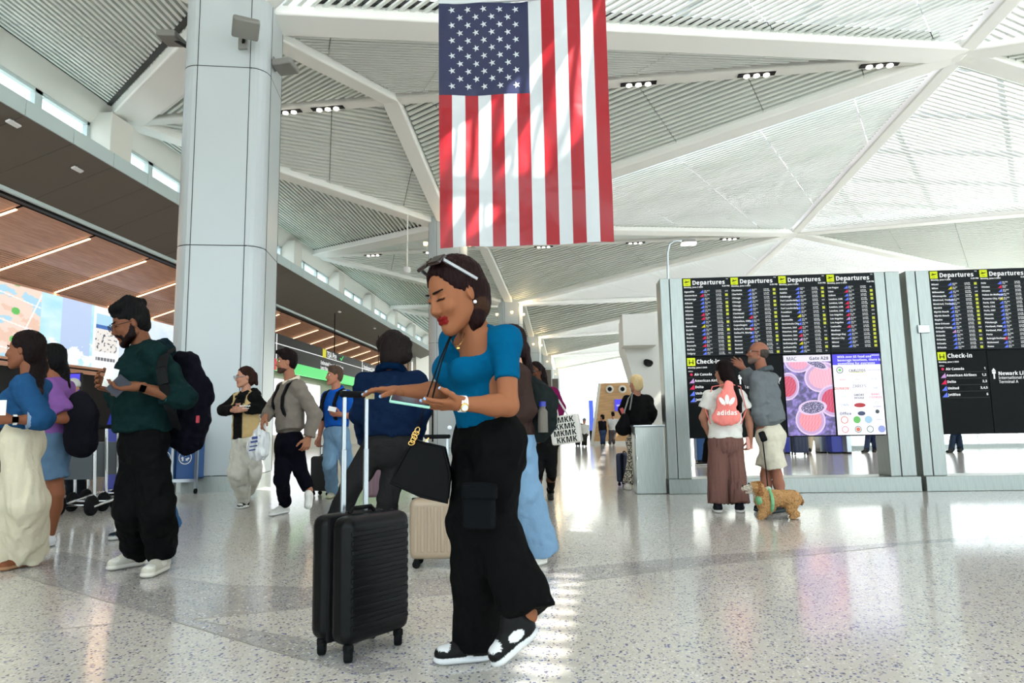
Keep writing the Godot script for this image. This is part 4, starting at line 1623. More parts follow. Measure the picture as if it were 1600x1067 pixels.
func build_people() -> void:
	var tan := lin(142, 91, 63)
	var brown := lin(112, 72, 52)
	var fair := lin(186, 136, 112)
	var dark := lin(92, 58, 42)
	var black_shirt := [lin(26, 27, 29)]
	var gold: Material = M.gold
	# ---- the woman in the blue top
	var p := person({D = 2.72, H = 1.64, yaw = 52.0, fem = true, skin = tan, lips = lin(120, 22, 28), lids = true, cell = 0.0095, hcell = 0.0035, gcell = 0.0036, haircell = 0.005, shoecell = 0.0042, hs = 1.17,
		label = "woman in a teal blue top and black cargo trousers looking down at her phone",
		head = [711, 463, -0.03, 50.0, 21.0, 3.0], neck = [752, 529, 0.03], hip = [764, 690, 0.05], sw = 0.165,
		sR = [710, 533, 0.15], sL = [790, 533, -0.08],
		eR = [697, 612, 0.14], wR = [622, 612, 0.0], eL = [794, 634, -0.16], wL = [722, 631, -0.24],
		hR = {to = [575, 606, -0.06], palm = Vector3.DOWN, thumb = Vector3(0.1, -0.1, 1), curl = [0.22, 0.3, 0.32, 0.36, 0.6], nail = lin(140, 180, 215)},
		hL = {to = [682, 633, -0.27], palm = Vector3(0, 0.9, -0.42), thumb = Vector3(0, 0.5, 0.9), curl = [0.14, 0.16, 0.18, 0.2, 0.5], nail = lin(150, 185, 220)},
		kR = [738, 815, 0.0], kL = [770, 815, 0.02], fR = [770, 1030, 703, 1036], fL = [843, 985, 772, 1046, -0.1, -0.16],
		top = {name = "blue_top", cols = [lin(12, 80, 116)], hem = [752, 655, 0.05], mid = [744, 622, 0.04], cc = [738, 574, 0.03], chest = 0.128, waist = 0.108, hips = 0.125, thick = 0.004, sq = 0.76, sleeve = 0.62, sr = -0.004, fold = 0.004, neckline = [-0.025, 0.085, 0.115, 0.09, 0.12]},
		bottom = {name = "cargo_trousers", cols = [lin(15, 17, 19)], rise = 0.085, hips = 0.15, waist = 0.118, knee = 0.098, hem = 0.108, len = 2.0, thick = 0.006, fold = 0.016},
		shoe = [lin(205, 208, 208), lin(22, 23, 25), lin(212, 214, 214)], ss = 1.12,
		hair = "long", hair_col = [lin(30, 21, 17), lin(54, 35, 23)], locks = [[730, 428, -0.02, 0.05], [744, 452, -0.02, 0.042, 1], [747, 482, -0.03, 0.036, 1], [744, 500, -0.04, 0.026, 0], [740, 512, -0.04, 0.012, 0]]})
	woman_extras(p)
	# ---- the bearded man in the green hoodie
	p = person({D = 4.6, H = 1.84, yaw = 48.0, skin = brown, beard = 2, lids = true, glasses = M.black_metal, cell = 0.0125, hcell = 0.0045, gcell = 0.0055, hs = 1.08,
		label = "bearded man with glasses in a dark green hoodie holding a passport and papers",
		head = [203, 507, -0.05, 52.0, 20.0], neck = [228, 545, 0.02], hip = [224, 690, 0.03], sw = 0.2,
		eR = [188, 622, 0.12], wR = [178, 607, -0.2], eL = [286, 622, -0.16], wL = [215, 604, -0.34],
		hR = {to = [160, 600, -0.26], palm = Vector3(0.5, 0.2, 0.4), thumb = Vector3.UP, curl = [0.6, 0.65, 0.7, 0.75, 0.6]},
		hL = {to = [190, 606, -0.38], palm = Vector3(-0.1, 0.8, 0.3), thumb = Vector3(-0.2, 0.7, -0.5), curl = [0.45, 0.5, 0.55, 0.6, 0.4]},
		kR = [207, 795, 0.02], kL = [246, 795, -0.02], fR = [226, 882, 166, 893], fL = [258, 890, 226, 905],
		top = {name = "hoodie", cols = [lin(20, 35, 37), lin(118, 112, 102)], hem = [224, 672, 0.03], chest = 0.185, waist = 0.19, hips = 0.185, thick = 0.018, sq = 0.82, sleeve = 1.42, sr = 0.014, fold = 0.02},
		bottom = {name = "cargo_trousers", cols = [lin(17, 17, 18)], hips = 0.175, waist = 0.16, knee = 0.105, hem = 0.092, len = 1.9, fold = 0.02},
		shoe = [lin(200, 196, 184), lin(186, 182, 168), lin(208, 206, 196)], ss = 1.15,
		hair = "short", hair_col = [lin(20, 18, 18)], locks = [[186, 478, -0.14, 0.03], [200, 470, -0.1, 0.035], [222, 473, 0.02, 0.03]]})
	hood(p, lin(18, 32, 34))
	smartwatch(p, last.wL, last.eL, M.black_metal, M.rubber)
	# ---- the woman in the denim jacket
	p = person({D = 4.85, H = 1.68, yaw = 72.0, fem = true, skin = lin(128, 82, 60), cell = 0.013, hcell = 0.005, hs = 1.06,
		label = "woman in a blue denim jacket and cream wide trousers with long dark hair",
		head = [38, 548, 0.0, 80.0, 0.0], neck = [50, 592, 0.02], hip = [34, 692, 0.02], sw = 0.16,
		eR = [20, 655, 0.25], wR = [-12, 655, 0.12], eL = [66, 655, -0.14], wL = [16, 656, -0.26],
		hR = {curl = [0.5, 0.5, 0.5, 0.5, 0.5]}, hL = {to = [-14, 655, -0.28], palm = Vector3(-0.3, 0.2, -1), thumb = Vector3.UP},
		kR = [22, 785, 0.05], kL = [44, 785, -0.03], fR = [28, 884, -30, 884], fL = [50, 882, -2, 894],
		top = {name = "denim_jacket", cols = [lin(38, 74, 112), lin(58, 32, 26)], hem = [36, 664, 0.02], chest = 0.15, waist = 0.14, hips = 0.145, thick = 0.014, sleeve = 1.45, sr = 0.018, fold = 0.014, panel = 0.05},
		bottom = {name = "wide_trousers", cols = [lin(200, 192, 168)], rise = 0.13, hips = 0.165, waist = 0.13, knee = 0.125, hem = 0.135, len = 2.0, fold = 0.014, fs = Vector3(12, 2, 12)},
		shoe = [lin(150, 112, 82), lin(120, 72, 48)], hair = "long", hair_col = [lin(26, 20, 19), lin(56, 36, 28)],
		locks = [[56, 540, 0.05, 0.05], [60, 575, 0.04, 0.055], [52, 612, -0.1, 0.05], [40, 640, -0.16, 0.024, 1]]})
	# denim cuff and white watch
	var cb := MB.new()
	var cf: Vector3 = (last.wL as Vector3).lerp(last.eL, 0.5)
	var ca: Vector3 = (last.wL as Vector3).lerp(last.eL, 0.72)
	cb.tube([cf, ca], 0.062, 16)
	part(p, "jacket_cuff", cb.mesh(), mat("denim_pale", 122, 146, 172, 0.8), "turned back pale denim cuff")
	smartwatch(p, last.wL, last.eL, M.white_plastic, M.white_plastic)
	# ---- the girl in purple behind her
	p = person({D = 5.75, H = 1.64, yaw = 80.0, fem = true, skin = lin(134, 84, 60), cell = 0.015,
		label = "girl in a purple tee and denim shorts wearing a black backpack",
		head = [78, 562, 0.0, 85.0, 0.0], neck = [90, 597, 0.02], hip = [86, 690, 0.02],
		eR = [70, 650, 0.2], wR = [52, 655, 0.15], eL = [104, 654, -0.12], wL = [70, 654, -0.2],
		kR = [80, 768, 0.04], kL = [90, 770, -0.02], fR = [70, 846, 50, 848], fL = [82, 852, 62, 858],
		top = {name = "tee_shirt", cols = [lin(124, 84, 146)], hem = [88, 707, 0.02], chest = 0.15, waist = 0.155, hips = 0.165, thick = 0.014, sleeve = 0.85, sr = 0.028, fold = 0.014},
		bottom = {name = "denim_shorts", cols = [lin(86, 112, 138)], hips = 0.165, len = 0.72, hem = 0.105},
		shoe = [lin(222, 224, 226), lin(222, 224, 226)], hair = "long", hair_col = [lin(20, 16, 17)],
		locks = [[86, 550, 0.04, 0.06], [94, 580, 0.05, 0.065], [102, 606, 0.05, 0.04]]})
	# ---- a walker hidden behind the bearded man
	p = person({D = 6.1, H = 1.66, yaw = 80.0, skin = fair, cell = 0.028,
		label = "walker in blue jeans and navy shoes passing behind the bearded man",
		head = [225, 558, 0.0, 85.0, 0.0], neck = [232, 585, 0.0], hip = [236, 680, 0.0],
		eR = [225, 640, 0.2], wR = [205, 660, 0.2], eL = [240, 640, -0.2], wL = [222, 668, -0.2],
		kR = [228, 755, 0.05], kL = [248, 752, -0.02], fR = [216, 838, 190, 842], fL = [274, 833, 238, 842],
		top = {cols = [lin(30, 44, 70)]}, bottom = {cols = [lin(54, 92, 132)], hem = 0.08, knee = 0.085}, shoe = [lin(190, 190, 186), lin(30, 44, 54)], hair = "short", hair_col = BLK})
	# ---- vest and hoodie
	p = person({D = 8.3, H = 1.68, yaw = 32.0, fem = true, skin = fair, glasses = M.alloy, cell = 0.0165, hcell = 0.007,
		label = "woman with glasses in a tan fleece vest over a black hoodie and pale sweatpants",
		head = [382, 590, 0.0, 48.0, 2.0], neck = [384, 616, 0.02], hip = [385, 690, 0.0],
		eR = [349, 641, 0.02], wR = [364, 641, -0.2], eL = [412, 638, 0.0], wL = [382, 640, -0.24],
		hR = {to = [376, 639, -0.26], palm = Vector3(0.3, 0, -1), thumb = Vector3.UP}, hL = {to = [372, 640, -0.28], palm = Vector3(0, 0, -1), thumb = Vector3.UP},
		kR = [370, 740, -0.1], kL = [395, 738, 0.05], fR = [386, 792, 368, 797], fL = [388, 776, 380, 783],
		top = {name = "fleece_vest", cols = [lin(200, 172, 122), lin(22, 23, 25)], hem = [384, 686, 0.0], chest = 0.16, waist = 0.165, hips = 0.17, thick = 0.02, sleeve = 2.0, sr = 0.02, fold = 0.012, panel = 0.085, sleeve_cols = [lin(22, 23, 25)]},
		bottom = {name = "sweatpants", cols = [lin(196, 194, 182)], hips = 0.165, knee = 0.105, hem = 0.085, len = 1.95, fold = 0.03},
		shoe = [lin(225, 225, 222), lin(24, 25, 27), lin(220, 220, 218)], hair = "tied", hair_col = [lin(48, 32, 26)], locks = [[398, 586, 0.06, 0.035], [401, 600, 0.06, 0.02]]})
	hood(p, lin(24, 24, 26))
	var pm := MB.new()
	for i in 9:
		pm.box(PD(375 + i * 1.9, 634 + (i % 2) * 0.5, 8.03), Vector3(0.009, 0.018, 0.004))
	for i in 7:
		pm.box(PD(377 + i * 1.9, 638, 8.03), Vector3(0.009, 0.008, 0.004))
	part(p, "chest_print", pm.mesh(), M.paper_white)
	# ---- grey sweater
	p = person({D = 7.6, H = 1.84, yaw = 50.0, skin = lin(158, 108, 84), beard = 1, beard_col = lin(70, 48, 40), cell = 0.015, hcell = 0.0065,
		label = "man in a taupe sweater and black trousers walking with a plastic bag",
		head = [447, 567, 0.0, 66.0, -2.0], neck = [455, 598, 0.02], hip = [452, 692, 0.0],
		eR = [424, 640, 0.12], wR = [414, 652, -0.1], eL = [492, 648, -0.12], wL = [482, 684, -0.16],
		hR = {to = [409, 662, -0.14], palm = Vector3(0.2, -0.6, 0), thumb = Vector3(-0.3, 0.2, 1)}, hL = {curl = [0.6, 0.7, 0.8, 0.8, 0.5]},
		kR = [440, 748, -0.1], kL = [470, 738, 0.1], fR = [450, 801, 421, 807], fL = [484, 772, 481, 797, 0.12, 0.0],
		top = {name = "sweater", cols = [lin(122, 113, 104)], hem = [454, 672, 0.0], chest = 0.175, waist = 0.165, hips = 0.165, thick = 0.016, sleeve = 1.95, sr = 0.012, fold = 0.014},
		bottom = {cols = [lin(20, 21, 23)], knee = 0.075, hem = 0.062, len = 1.93, hips = 0.165},
		shoe = [lin(226, 226, 222), lin(216, 216, 210)], hair = "short", hair_col = [lin(22, 19, 19)], locks = [[434, 550, -0.08, 0.025], [448, 548, 0.0, 0.03], [460, 553, 0.05, 0.025]]})
	collar(p, lin(216, 206, 182), 1.0)
	var sh := MB.new()
	sh.box(PD(454, 678, 7.52), Vector3(0.27, 0.07, 0.2), Basis(Vector3.UP, deg_to_rad(50)))
	straps(p, M.rubber)
	# ---- blue polo
	p = person({D = 9.1, H = 1.74, yaw = 35.0, skin = lin(172, 116, 92), cell = 0.017, hcell = 0.007,
		label = "man in a bright blue polo and light jeans holding a paper",
		head = [522, 588, 0.0, 58.0, -2.0], neck = [526, 612, 0.02], hip = [526, 678, 0.0],
		eR = [504, 655, 0.1], wR = [499, 684, 0.05], eL = [552, 650, -0.06], wL = [532, 648, -0.24],
		hR = {curl = [0.8, 0.9, 0.9, 0.9, 0.6]}, hL = {to = [524, 647, -0.28], palm = Vector3(0, 0.4, -0.5), thumb = Vector3.UP},
		kR = [515, 724, -0.06], kL = [542, 722, 0.06], fR = [520, 776, 506, 784], fL = [548, 768, 540, 776],
		top = {name = "polo_shirt", cols = [lin(28, 82, 168)], hem = [526, 667, 0.0], chest = 0.165, waist = 0.168, hips = 0.165, sleeve = 0.85, sr = 0.02, fold = 0.01},
		bottom = {name = "jeans", cols = [lin(116, 148, 176)], knee = 0.085, hem = 0.085, hips = 0.16, fold = 0.016},
		shoe = [lin(190, 188, 150), lin(198, 196, 176)], hair = "short", hair_col = [lin(78, 62, 50)]})
	collar(p, lin(28, 84, 178), 1.0)
	straps(p, M.rubber)
	# ---- navy man seen from behind
	p = person({D = 4.9, H = 1.62, yaw = 176.0, skin = lin(120, 78, 60), cell = 0.015,
		label = "person in a navy jacket and dark trousers seen from behind",
		head = [614, 550, 0.02, 172.0, 0.0], neck = [611, 586, 0.0], hip = [608, 695, 0.0], sw = 0.19,
		eR = [656, 645, 0.05], wR = [646, 690, 0.2], eL = [564, 645, 0.05], wL = [574, 690, 0.2],
		kR = [606, 778, 0.05], kL = [546, 765, 0.0], fR = [600, 872, 602, 860], fL = [508, 876, 500, 866],
		top = {name = "navy_jacket", cols = [lin(14, 30, 54)], hem = [608, 680, 0.0], chest = 0.19, waist = 0.185, hips = 0.18, thick = 0.018, sleeve = 1.95, sr = 0.02, fold = 0.02},
		bottom = {cols = [lin(34, 36, 38)], hips = 0.175, knee = 0.08, hem = 0.08, fold = 0.014},
		shoe = [lin(24, 24, 25), lin(24, 24, 25)], hs = 1.12, hair = "long", hair_col = [lin(30, 26, 25)], locks = [[600, 538, 0.0, 0.055], [630, 538, 0.0, 0.055], [632, 556, -0.03, 0.05], [604, 560, -0.03, 0.05]]})
	collar(p, lin(12, 26, 48), 1.25)
	# ---- woman in pale jeans with the backpack
	p = person({D = 4.75, H = 1.64, yaw = 82.0, fem = true, skin = fair, cell = 0.014, hcell = 0.009,
		label = "woman in wide pale jeans and a brown jacket behind the woman in blue",
		head = [795, 538, 0.0, 85.0, 5.0], neck = [806, 578, 0.02], hip = [806, 682, 0.0],
		eR = [790, 640, 0.2], wR = [765, 650, 0.2], eL = [818, 640, -0.16], wL = [790, 660, -0.2],
		kR = [792, 775, 0.08], kL = [822, 770, -0.06], fR = [786, 868, 758, 872], fL = [852, 880, 818, 889],
		top = {name = "brown_jacket", cols = [lin(56, 46, 42)], hem = [810, 684, 0.0], chest = 0.15, waist = 0.15, hips = 0.165, thick = 0.018, sleeve = 1.9, sr = 0.02},
		bottom = {name = "wide_jeans", cols = [lin(116, 148, 176)], hips = 0.165, knee = 0.11, hem = 0.135, len = 2.0, fold = 0.02},
		shoe = [lin(228, 226, 218), lin(222, 218, 208)], hair = "long", hair_col = [lin(34, 26, 24)],
		locks = [[806, 520, 0.06, 0.05], [818, 545, 0.08, 0.04], [828, 580, 0.08, 0.03]]})
	# ---- magenta top, tote bag
	p = person({D = 8.4, H = 1.72, yaw = 35.0, fem = true, skin = dark, glasses = M.black_metal, cell = 0.017, hcell = 0.008,
		label = "woman in a magenta sweater and black leggings carrying a lettered tote",
		head = [836, 582, 0.0, 30.0, 0.0], neck = [846, 608, 0.02], hip = [850, 690, 0.0],
		eR = [830, 650, 0.05], wR = [835, 680, -0.1], eL = [874, 636, 0.0], wL = [868, 655, -0.22],
		kR = [842, 735, -0.04], kL = [862, 735, 0.03], fR = [838, 780, 836, 785], fL = [860, 779, 862, 786],
		top = {name = "magenta_sweater", cols = [lin(108, 24, 70)], chest = 0.15, hips = 0.16, thick = 0.014, sleeve = 1.9, sr = 0.02},
		bottom = {name = "leggings", cols = [lin(22, 22, 24)], hips = 0.16, knee = 0.062, hem = 0.045},
		shoe = [lin(38, 38, 36), lin(34, 34, 33)], hair = "long", hair_col = [lin(22, 18, 18)], locks = [[846, 578, 0.06, 0.05], [852, 600, 0.05, 0.04]]})
	# ---- blonde woman by the steel desk
	p = person({D = 10.1, H = 1.66, yaw = 165.0, fem = true, skin = lin(184, 128, 104), cell = 0.017, hcell = 0.008,
		label = "blonde woman in a loose black top and spotted trousers by the steel desk",
		head = [993, 600, 0.0, 150.0, 0.0], neck = [996, 620, 0.0], hip = [998, 690, 0.0],
		eR = [1017, 645, 0.0], wR = [1012, 668, 0.15], eL = [976, 640, 0.05], wL = [974, 648, 0.2],
		hL = {curl = [0.7, 0.8, 0.8, 0.8, 0.5]},
		kR = [1004, 722, 0.04], kL = [990, 722, -0.02], fR = [1004, 762, 1006, 757], fL = [984, 766, 976, 763],
		top = {name = "black_top", cols = [lin(24, 25, 26)], hem = [999, 664, 0.0], chest = 0.17, waist = 0.185, hips = 0.2, thick = 0.018, sleeve = 1.6, sr = 0.03, bust = false},
		bottom = {name = "spotted_trousers", cols = [lin(205, 198, 178)], hips = 0.17, knee = 0.095, hem = 0.095},
		shoe = [lin(222, 218, 206), lin(222, 218, 206)], hair = "long", hair_col = [lin(214, 188, 140)]})
	for ch in p.get_children():
		if ch.name == "spotted_trousers":
			ch.material_override = spotted()
	# ---- the pair reading the departures board
	p = person({D = 7.35, H = 1.62, yaw = 172.0, fem = true, skin = lin(172, 122, 98), cell = 0.0135,
		label = "woman in a white tee and brown pleated trousers with a pink drawstring bag",
		head = [1130, 582, 0.02, 165.0, -6.0], neck = [1132, 612, 0.0], hip = [1134, 690, 0.0], sw = 0.17,
		eR = [1170, 652, 0.04], wR = [1173, 688, 0.08], eL = [1098, 652, 0.02], wL = [1110, 684, 0.16],
		hR = {to = [1170, 702, 0.1], curl = [0.6, 0.7, 0.7, 0.7, 0.5]},
		kR = [1150, 742, 0.02], kL = [1121, 742, 0.0], fR = [1155, 802, 1161, 795], fL = [1123, 802, 1117, 795],
		top = {name = "white_tee", cols = [lin(218, 216, 208)], hem = [1134, 684, 0.0], chest = 0.155, waist = 0.165, hips = 0.18, thick = 0.014, sleeve = 0.6, sr = 0.03, bust = false, fold = 0.014},
		bottom = {name = "pleated_trousers", cols = [lin(112, 82, 74)], hips = 0.168, knee = 0.102, hem = 0.108, len = 1.96, fold = 0.016, fs = Vector3(30, 1.5, 30)},
		shoe = [lin(214, 212, 206), lin(26, 27, 30)], ss = 1.1, hair = "long", hair_col = [lin(24, 18, 19)],
		locks = [[1138, 575, -0.06, 0.055], [1142, 600, -0.1, 0.06], [1152, 625, -0.12, 0.045], [1156, 642, -0.12, 0.025]]})
	drawstring_bag(p)
	p = person({D = 7.5, H = 1.76, yaw = 132.0, skin = lin(150, 100, 80), beard = 1, beard_col = lin(120, 100, 90), glasses = M.black_metal, cell = 0.0135, hcell = 0.006,
		label = "balding man in a grey jacket and cream shorts pointing at the board",
		head = [1183, 552, 0.0, 100.0, -8.0], neck = [1193, 584, 0.02], hip = [1204, 680, 0.0], sw = 0.2,
		eR = [1172, 592, 0.32], wR = [1162, 576, 0.34], eL = [1186, 646, -0.16], wL = [1190, 664, -0.1],
		hR = {to = [1150, 566, 0.34], palm = Vector3(0, -0.4, -1), thumb = Vector3.UP, curl = [0.08, 0.3, 0.4, 0.5, 0.3]}, hL = {to = [1191, 684, -0.08], curl = [0.9, 1.0, 1.0, 1.0, 0.7]},
		kR = [1196, 742, 0.04], kL = [1214, 742, -0.06], fR = [1206, 797, 1180, 800], fL = [1228, 799, 1198, 803],
		top = {name = "grey_jacket", cols = [lin(104, 110, 112)], hem = [1204, 662, 0.0], chest = 0.18, waist = 0.18, hips = 0.18, thick = 0.018, sleeve = 1.9, sr = 0.018, fold = 0.018},
		bottom = {name = "shorts", cols = [lin(206, 200, 180)], hips = 0.18, len = 0.82, hem = 0.118, fold = 0.014},
		shoe = [lin(58, 64, 68), lin(30, 34, 38)], ss = 1.1, hair = "bald", hair_col = [lin(70, 62, 58)]})
	collar(p, lin(84, 90, 94), 1.15)
	# ---- travellers far down the hall
	p = person({D = 30.0, H = 1.5, yaw = 10.0, skin = fair, cell = 0.03, hcell = 0.018, gcell = 0.012, label = "child in a white sweatshirt and grey hat far down the hall", head = [913, 658, 0, 10.0, 0.0], neck = [913, 664, 0], hip = [913, 679, 0], eR = [907, 672, 0], wR = [906, 679, -0.1], eL = [919, 672, 0], wL = [920, 679, -0.1], kR = [911, 688, 0], kL = [915, 688, 0], fR = [911, 697.5, 910.6, 697.9], fL = [915.5, 697.5, 915.8, 697.9],
		top = {cols = [lin(214, 214, 206)]}, bottom = {cols = [lin(64, 66, 58)]}, shoe = [lin(210, 210, 208), lin(210, 210, 208)], hair = "cap", hair_col = [lin(120, 128, 140)]})
	p = person({D = 32.0, H = 1.62, yaw = 150.0, fem = true, skin = fair, cell = 0.03, hcell = 0.018, gcell = 0.012, label = "woman in black top and jeans at the timber ticket wall", head = [940.5, 652, 0, 120.0, 0.0], neck = [941, 658, 0], hip = [942, 675, 0], eR = [946, 668, 0], wR = [947, 674, 0.1], eL = [937, 668, 0], wL = [937, 674, 0.1], kR = [943.5, 686, 0], kL = [940.5, 686, 0], fR = [944, 695.6, 944.4, 695.3], fL = [940, 695.6, 939.6, 695.3],
		top = {cols = [lin(32, 33, 34)]}, bottom = {cols = [lin(50, 66, 96)]}, shoe = [lin(200, 180, 176), lin(60, 60, 66)], hair = "tied", hair_col = [lin(30, 24, 22)]})
	p = person({D = 32.0, H = 1.78, yaw = 175.0, skin = fair, cell = 0.03, hcell = 0.018, gcell = 0.012, label = "man in a pale grey tee at the timber ticket wall", head = [957.5, 648, 0, 175.0, 0.0], neck = [957.5, 655, 0], hip = [957.5, 674, 0], eR = [964, 665, 0], wR = [964, 671, 0.1], eL = [951.5, 665, 0], wL = [952, 671, 0.1], kR = [958.5, 686, 0], kL = [953.5, 686, 0], fR = [959, 695.6, 959.4, 695.3], fL = [953, 695.6, 952.6, 695.3],
		top = {cols = [lin(196, 198, 196)], sleeve = 0.8}, bottom = {cols = [lin(84, 78, 78)]}, shoe = [lin(200, 180, 176), lin(190, 180, 176)], hair = "short", hair_col = [lin(22, 20, 20)]})
	p = person({D = 31.0, H = 1.6, yaw = 20.0, skin = brown, cell = 0.032, hcell = 0.02, gcell = 0.014, label = "person in dark clothes far down the hall beside the child", head = [903, 656, 0, 20.0, 0.0], neck = [903, 662, 0], hip = [903, 678, 0], eR = [898, 671, 0], wR = [898, 678, -0.1], eL = [908, 671, 0], wL = [908, 678, -0.1], kR = [901, 687, 0], kL = [905, 687, 0], fR = [901, 696.5, 900.6, 697], fL = [905, 696.5, 905.4, 697],
		top = {cols = [lin(62, 52, 48)]}, bottom = {cols = [lin(40, 40, 44)]}, shoe = [lin(60, 60, 60), lin(60, 60, 60)], hair = "short", hair_col = BLK})
	# ---- walkers behind the boards: their legs show under the screens
	var behind := [
		[15.5, 1112, 727, 0.0, lin(24, 25, 27), lin(225, 225, 222), "walker in black trousers with pale soled shoes behind the left board", 100.0],
		[22.0, 1272, 707, 0.0, lin(202, 188, 160), lin(150, 120, 90), "walker in khaki trousers beside a navy suitcase behind the board", 120.0],
		[22.0, 1361, 707, 0.0, lin(44, 54, 78), lin(60, 50, 46), "walker in slim dark jeans seen under the food advertisement screen", 178.0],
		[21.0, 1494, 707, 0.0, lin(32, 44, 62), lin(24, 25, 27), "walker in dark trousers seen under the right hand board", 100.0]]
	for q in behind:
		var d: float = q[0]
		var s := FOC / d
		var x: float = q[1]
		var y: float = q[2]
		p = person({D = d, H = 1.72, yaw = q[7], skin = fair, cell = 0.03, hcell = 0.016, gcell = 0.012, label = q[6],
			head = [x, y - 1.6 * s, 0, q[7], 0.0], neck = [x, y - 1.45 * s, 0], hip = [x, y - 0.92 * s, 0], eR = [x + 0.22 * s, y - 1.15 * s, 0.1], wR = [x + 0.2 * s, y - 0.92 * s, 0.1], eL = [x - 0.22 * s, y - 1.15 * s, -0.1], wL = [x - 0.2 * s, y - 0.92 * s, -0.1],
			kR = [x + 0.08 * s, y - 0.48 * s, 0.05], kL = [x - 0.1 * s, y - 0.48 * s, -0.05], fR = [x + 0.16 * s, y - 1, x + 0.06 * s, y - 0.5], fL = [x - 0.1 * s, y, x - 0.26 * s, y + 0.4],
			top = {cols = [lin(52, 56, 66)]}, bottom = {cols = [q[4]], knee = 0.08, hem = 0.075}, shoe = [q[5], lin(34, 34, 36)], hair = "short", hair_col = BLK})
	# ---- someone in a pale cap by the carts
	p = person({D = 9.6, H = 1.66, yaw = 150.0, skin = fair, cell = 0.03, label = "person in a white cap standing by the baggage carts",
		head = [113, 607, 0, 120.0, 0.0], neck = [116, 628, 0], hip = [118, 690, 0], eR = [136, 655, 0], wR = [138, 680, 0.1], eL = [100, 655, 0], wL = [100, 680, 0.1], kR = [124, 735, 0], kL = [112, 735, 0], fR = [126, 781, 128, 777], fL = [110, 781, 108, 777],
		top = {cols = [lin(40, 48, 56)]}, bottom = {cols = [lin(30, 34, 40)]}, shoe = [lin(60, 60, 60), lin(40, 40, 40)], hair = "cap", hair_col = [lin(190, 188, 182)]})

func spotted() -> StandardMaterial3D:
	var m := mat("spotted_cloth", 255, 255, 255, 0.85)
	m.albedo_texture = noise_tex(0.09, Color8(60, 54, 46), Color8(226, 218, 196), 256, 1, FastNoiseLite.TYPE_CELLULAR, false, 4.0, 31)
	(m.albedo_texture as NoiseTexture2D).color_ramp.offsets = PackedFloat32Array([0.42, 0.5])
	tri_map(m, 2.2)
	return m

func hood(p: Node3D, col: Color) -> void:
	var n: Vector3 = last.neck
	var f: Vector3 = last.f
	var r: Vector3 = last.r
	var S := Sdf.new(n - Vector3.ONE * 0.26, n + Vector3.ONE * 0.26, 0.012)
	var ring := []
	for j in 12:
		var a := TAU * j / 12
		ring.append(n + r * 0.1 * cos(a) + f * (0.095 * sin(a) - 0.01) + Vector3(0, 0.0 - 0.045 * sin(a), 0))
	for j in 12:
		S.cap(ring[j], ring[(j + 1) % 12], 0.03, 0.03, 0.02)
	S.egg(n - f * 0.12 + Vector3(0, -0.01, 0), Basis(r, Vector3.UP, f), Vector3(0.11, 0.07, 0.06), 0.04)
	S.wrinkle(wrinkle_noise, 0.012, Vector3(14, 14, 14))
	part(p, "hood", S.mesh([col]), VC)

func collar(p: Node3D, col: Color, s: float) -> void:
	var n: Vector3 = last.neck
	var f: Vector3 = last.f
	var r: Vector3 = last.r
	var S := Sdf.new(n - Vector3.ONE * 0.2, n + Vector3.ONE * 0.2, 0.011)
	for j in 12:
		var pts := []
		for e in [j, j + 1]:
			var a: float = TAU * e / 12
			pts.append(n + r * 0.078 * s * cos(a) + f * (0.075 * s * sin(a)) + Vector3(0, 0.02 - 0.035 * sin(a), 0))
		S.cap(pts[0], pts[1], 0.02, 0.02, 0.012)
		S.cap(pts[0] + Vector3(0, 0.02, 0), pts[1] + Vector3(0, 0.02, 0), 0.014, 0.014, 0.012)
	part(p, "collar", S.mesh([col]), VC)

func straps(p: Node3D, m: Material) -> void:       # backpack straps over the shoulders
	for s in [-1, 1]:
		var mb := MB.new()
		var sh: Vector3 = (last.sR as Vector3).lerp(last.sL, 0.5 + 0.32 * s)
		var f: Vector3 = last.f
		var pts := []
		for a in [[-0.13, -0.12], [-0.09, 0.05], [0.0, 0.085], [0.09, 0.03], [0.145, -0.1], [0.15, -0.22], [0.11, -0.32]]:
			pts.append(sh + f * a[0] + Vector3(0, a[1], 0))
		for i in pts.size() - 1:
			mb.beam(pts[i], pts[i + 1], 0.05, 0.02, (f * 0.8 + Vector3.UP * 0.6) if i > 2 else Vector3.UP)
		part(p, "backpack_strap", mb.mesh(), m)

func smartwatch(p: Node3D, w: Vector3, e: Vector3, face: Material, band: Material) -> void:
	var d := (e - w).normalized()
	var c := w + d * 0.025
	var mb := MB.new()
	mb.tube([c - d * 0.011, c + d * 0.011], 0.035, 16)
	part(p, "watch_band", mb.mesh(), band)
	var out := (-fwd - d * (-fwd).dot(d)).normalized()
	var fb := MB.new()
	var b := Basis(d, out.cross(d) * -1.0, out)
	fb.rbox(c + out * 0.033, Vector3(0.036, 0.042, 0.012), 0.006, b)
	part(p, "watch_face", fb.mesh(), face)

func text_on(txt: String, at: Vector3, nrm: Vector3, h: float, m: Material, bold := true) -> MeshInstance3D:
	var o := MeshInstance3D.new()
	o.mesh = text_mesh(txt, h, bold)
	o.material_override = m
	o.transform = Transform3D(Basis(Vector3.UP.cross(nrm).normalized(), Vector3.UP, nrm), at)
	return o

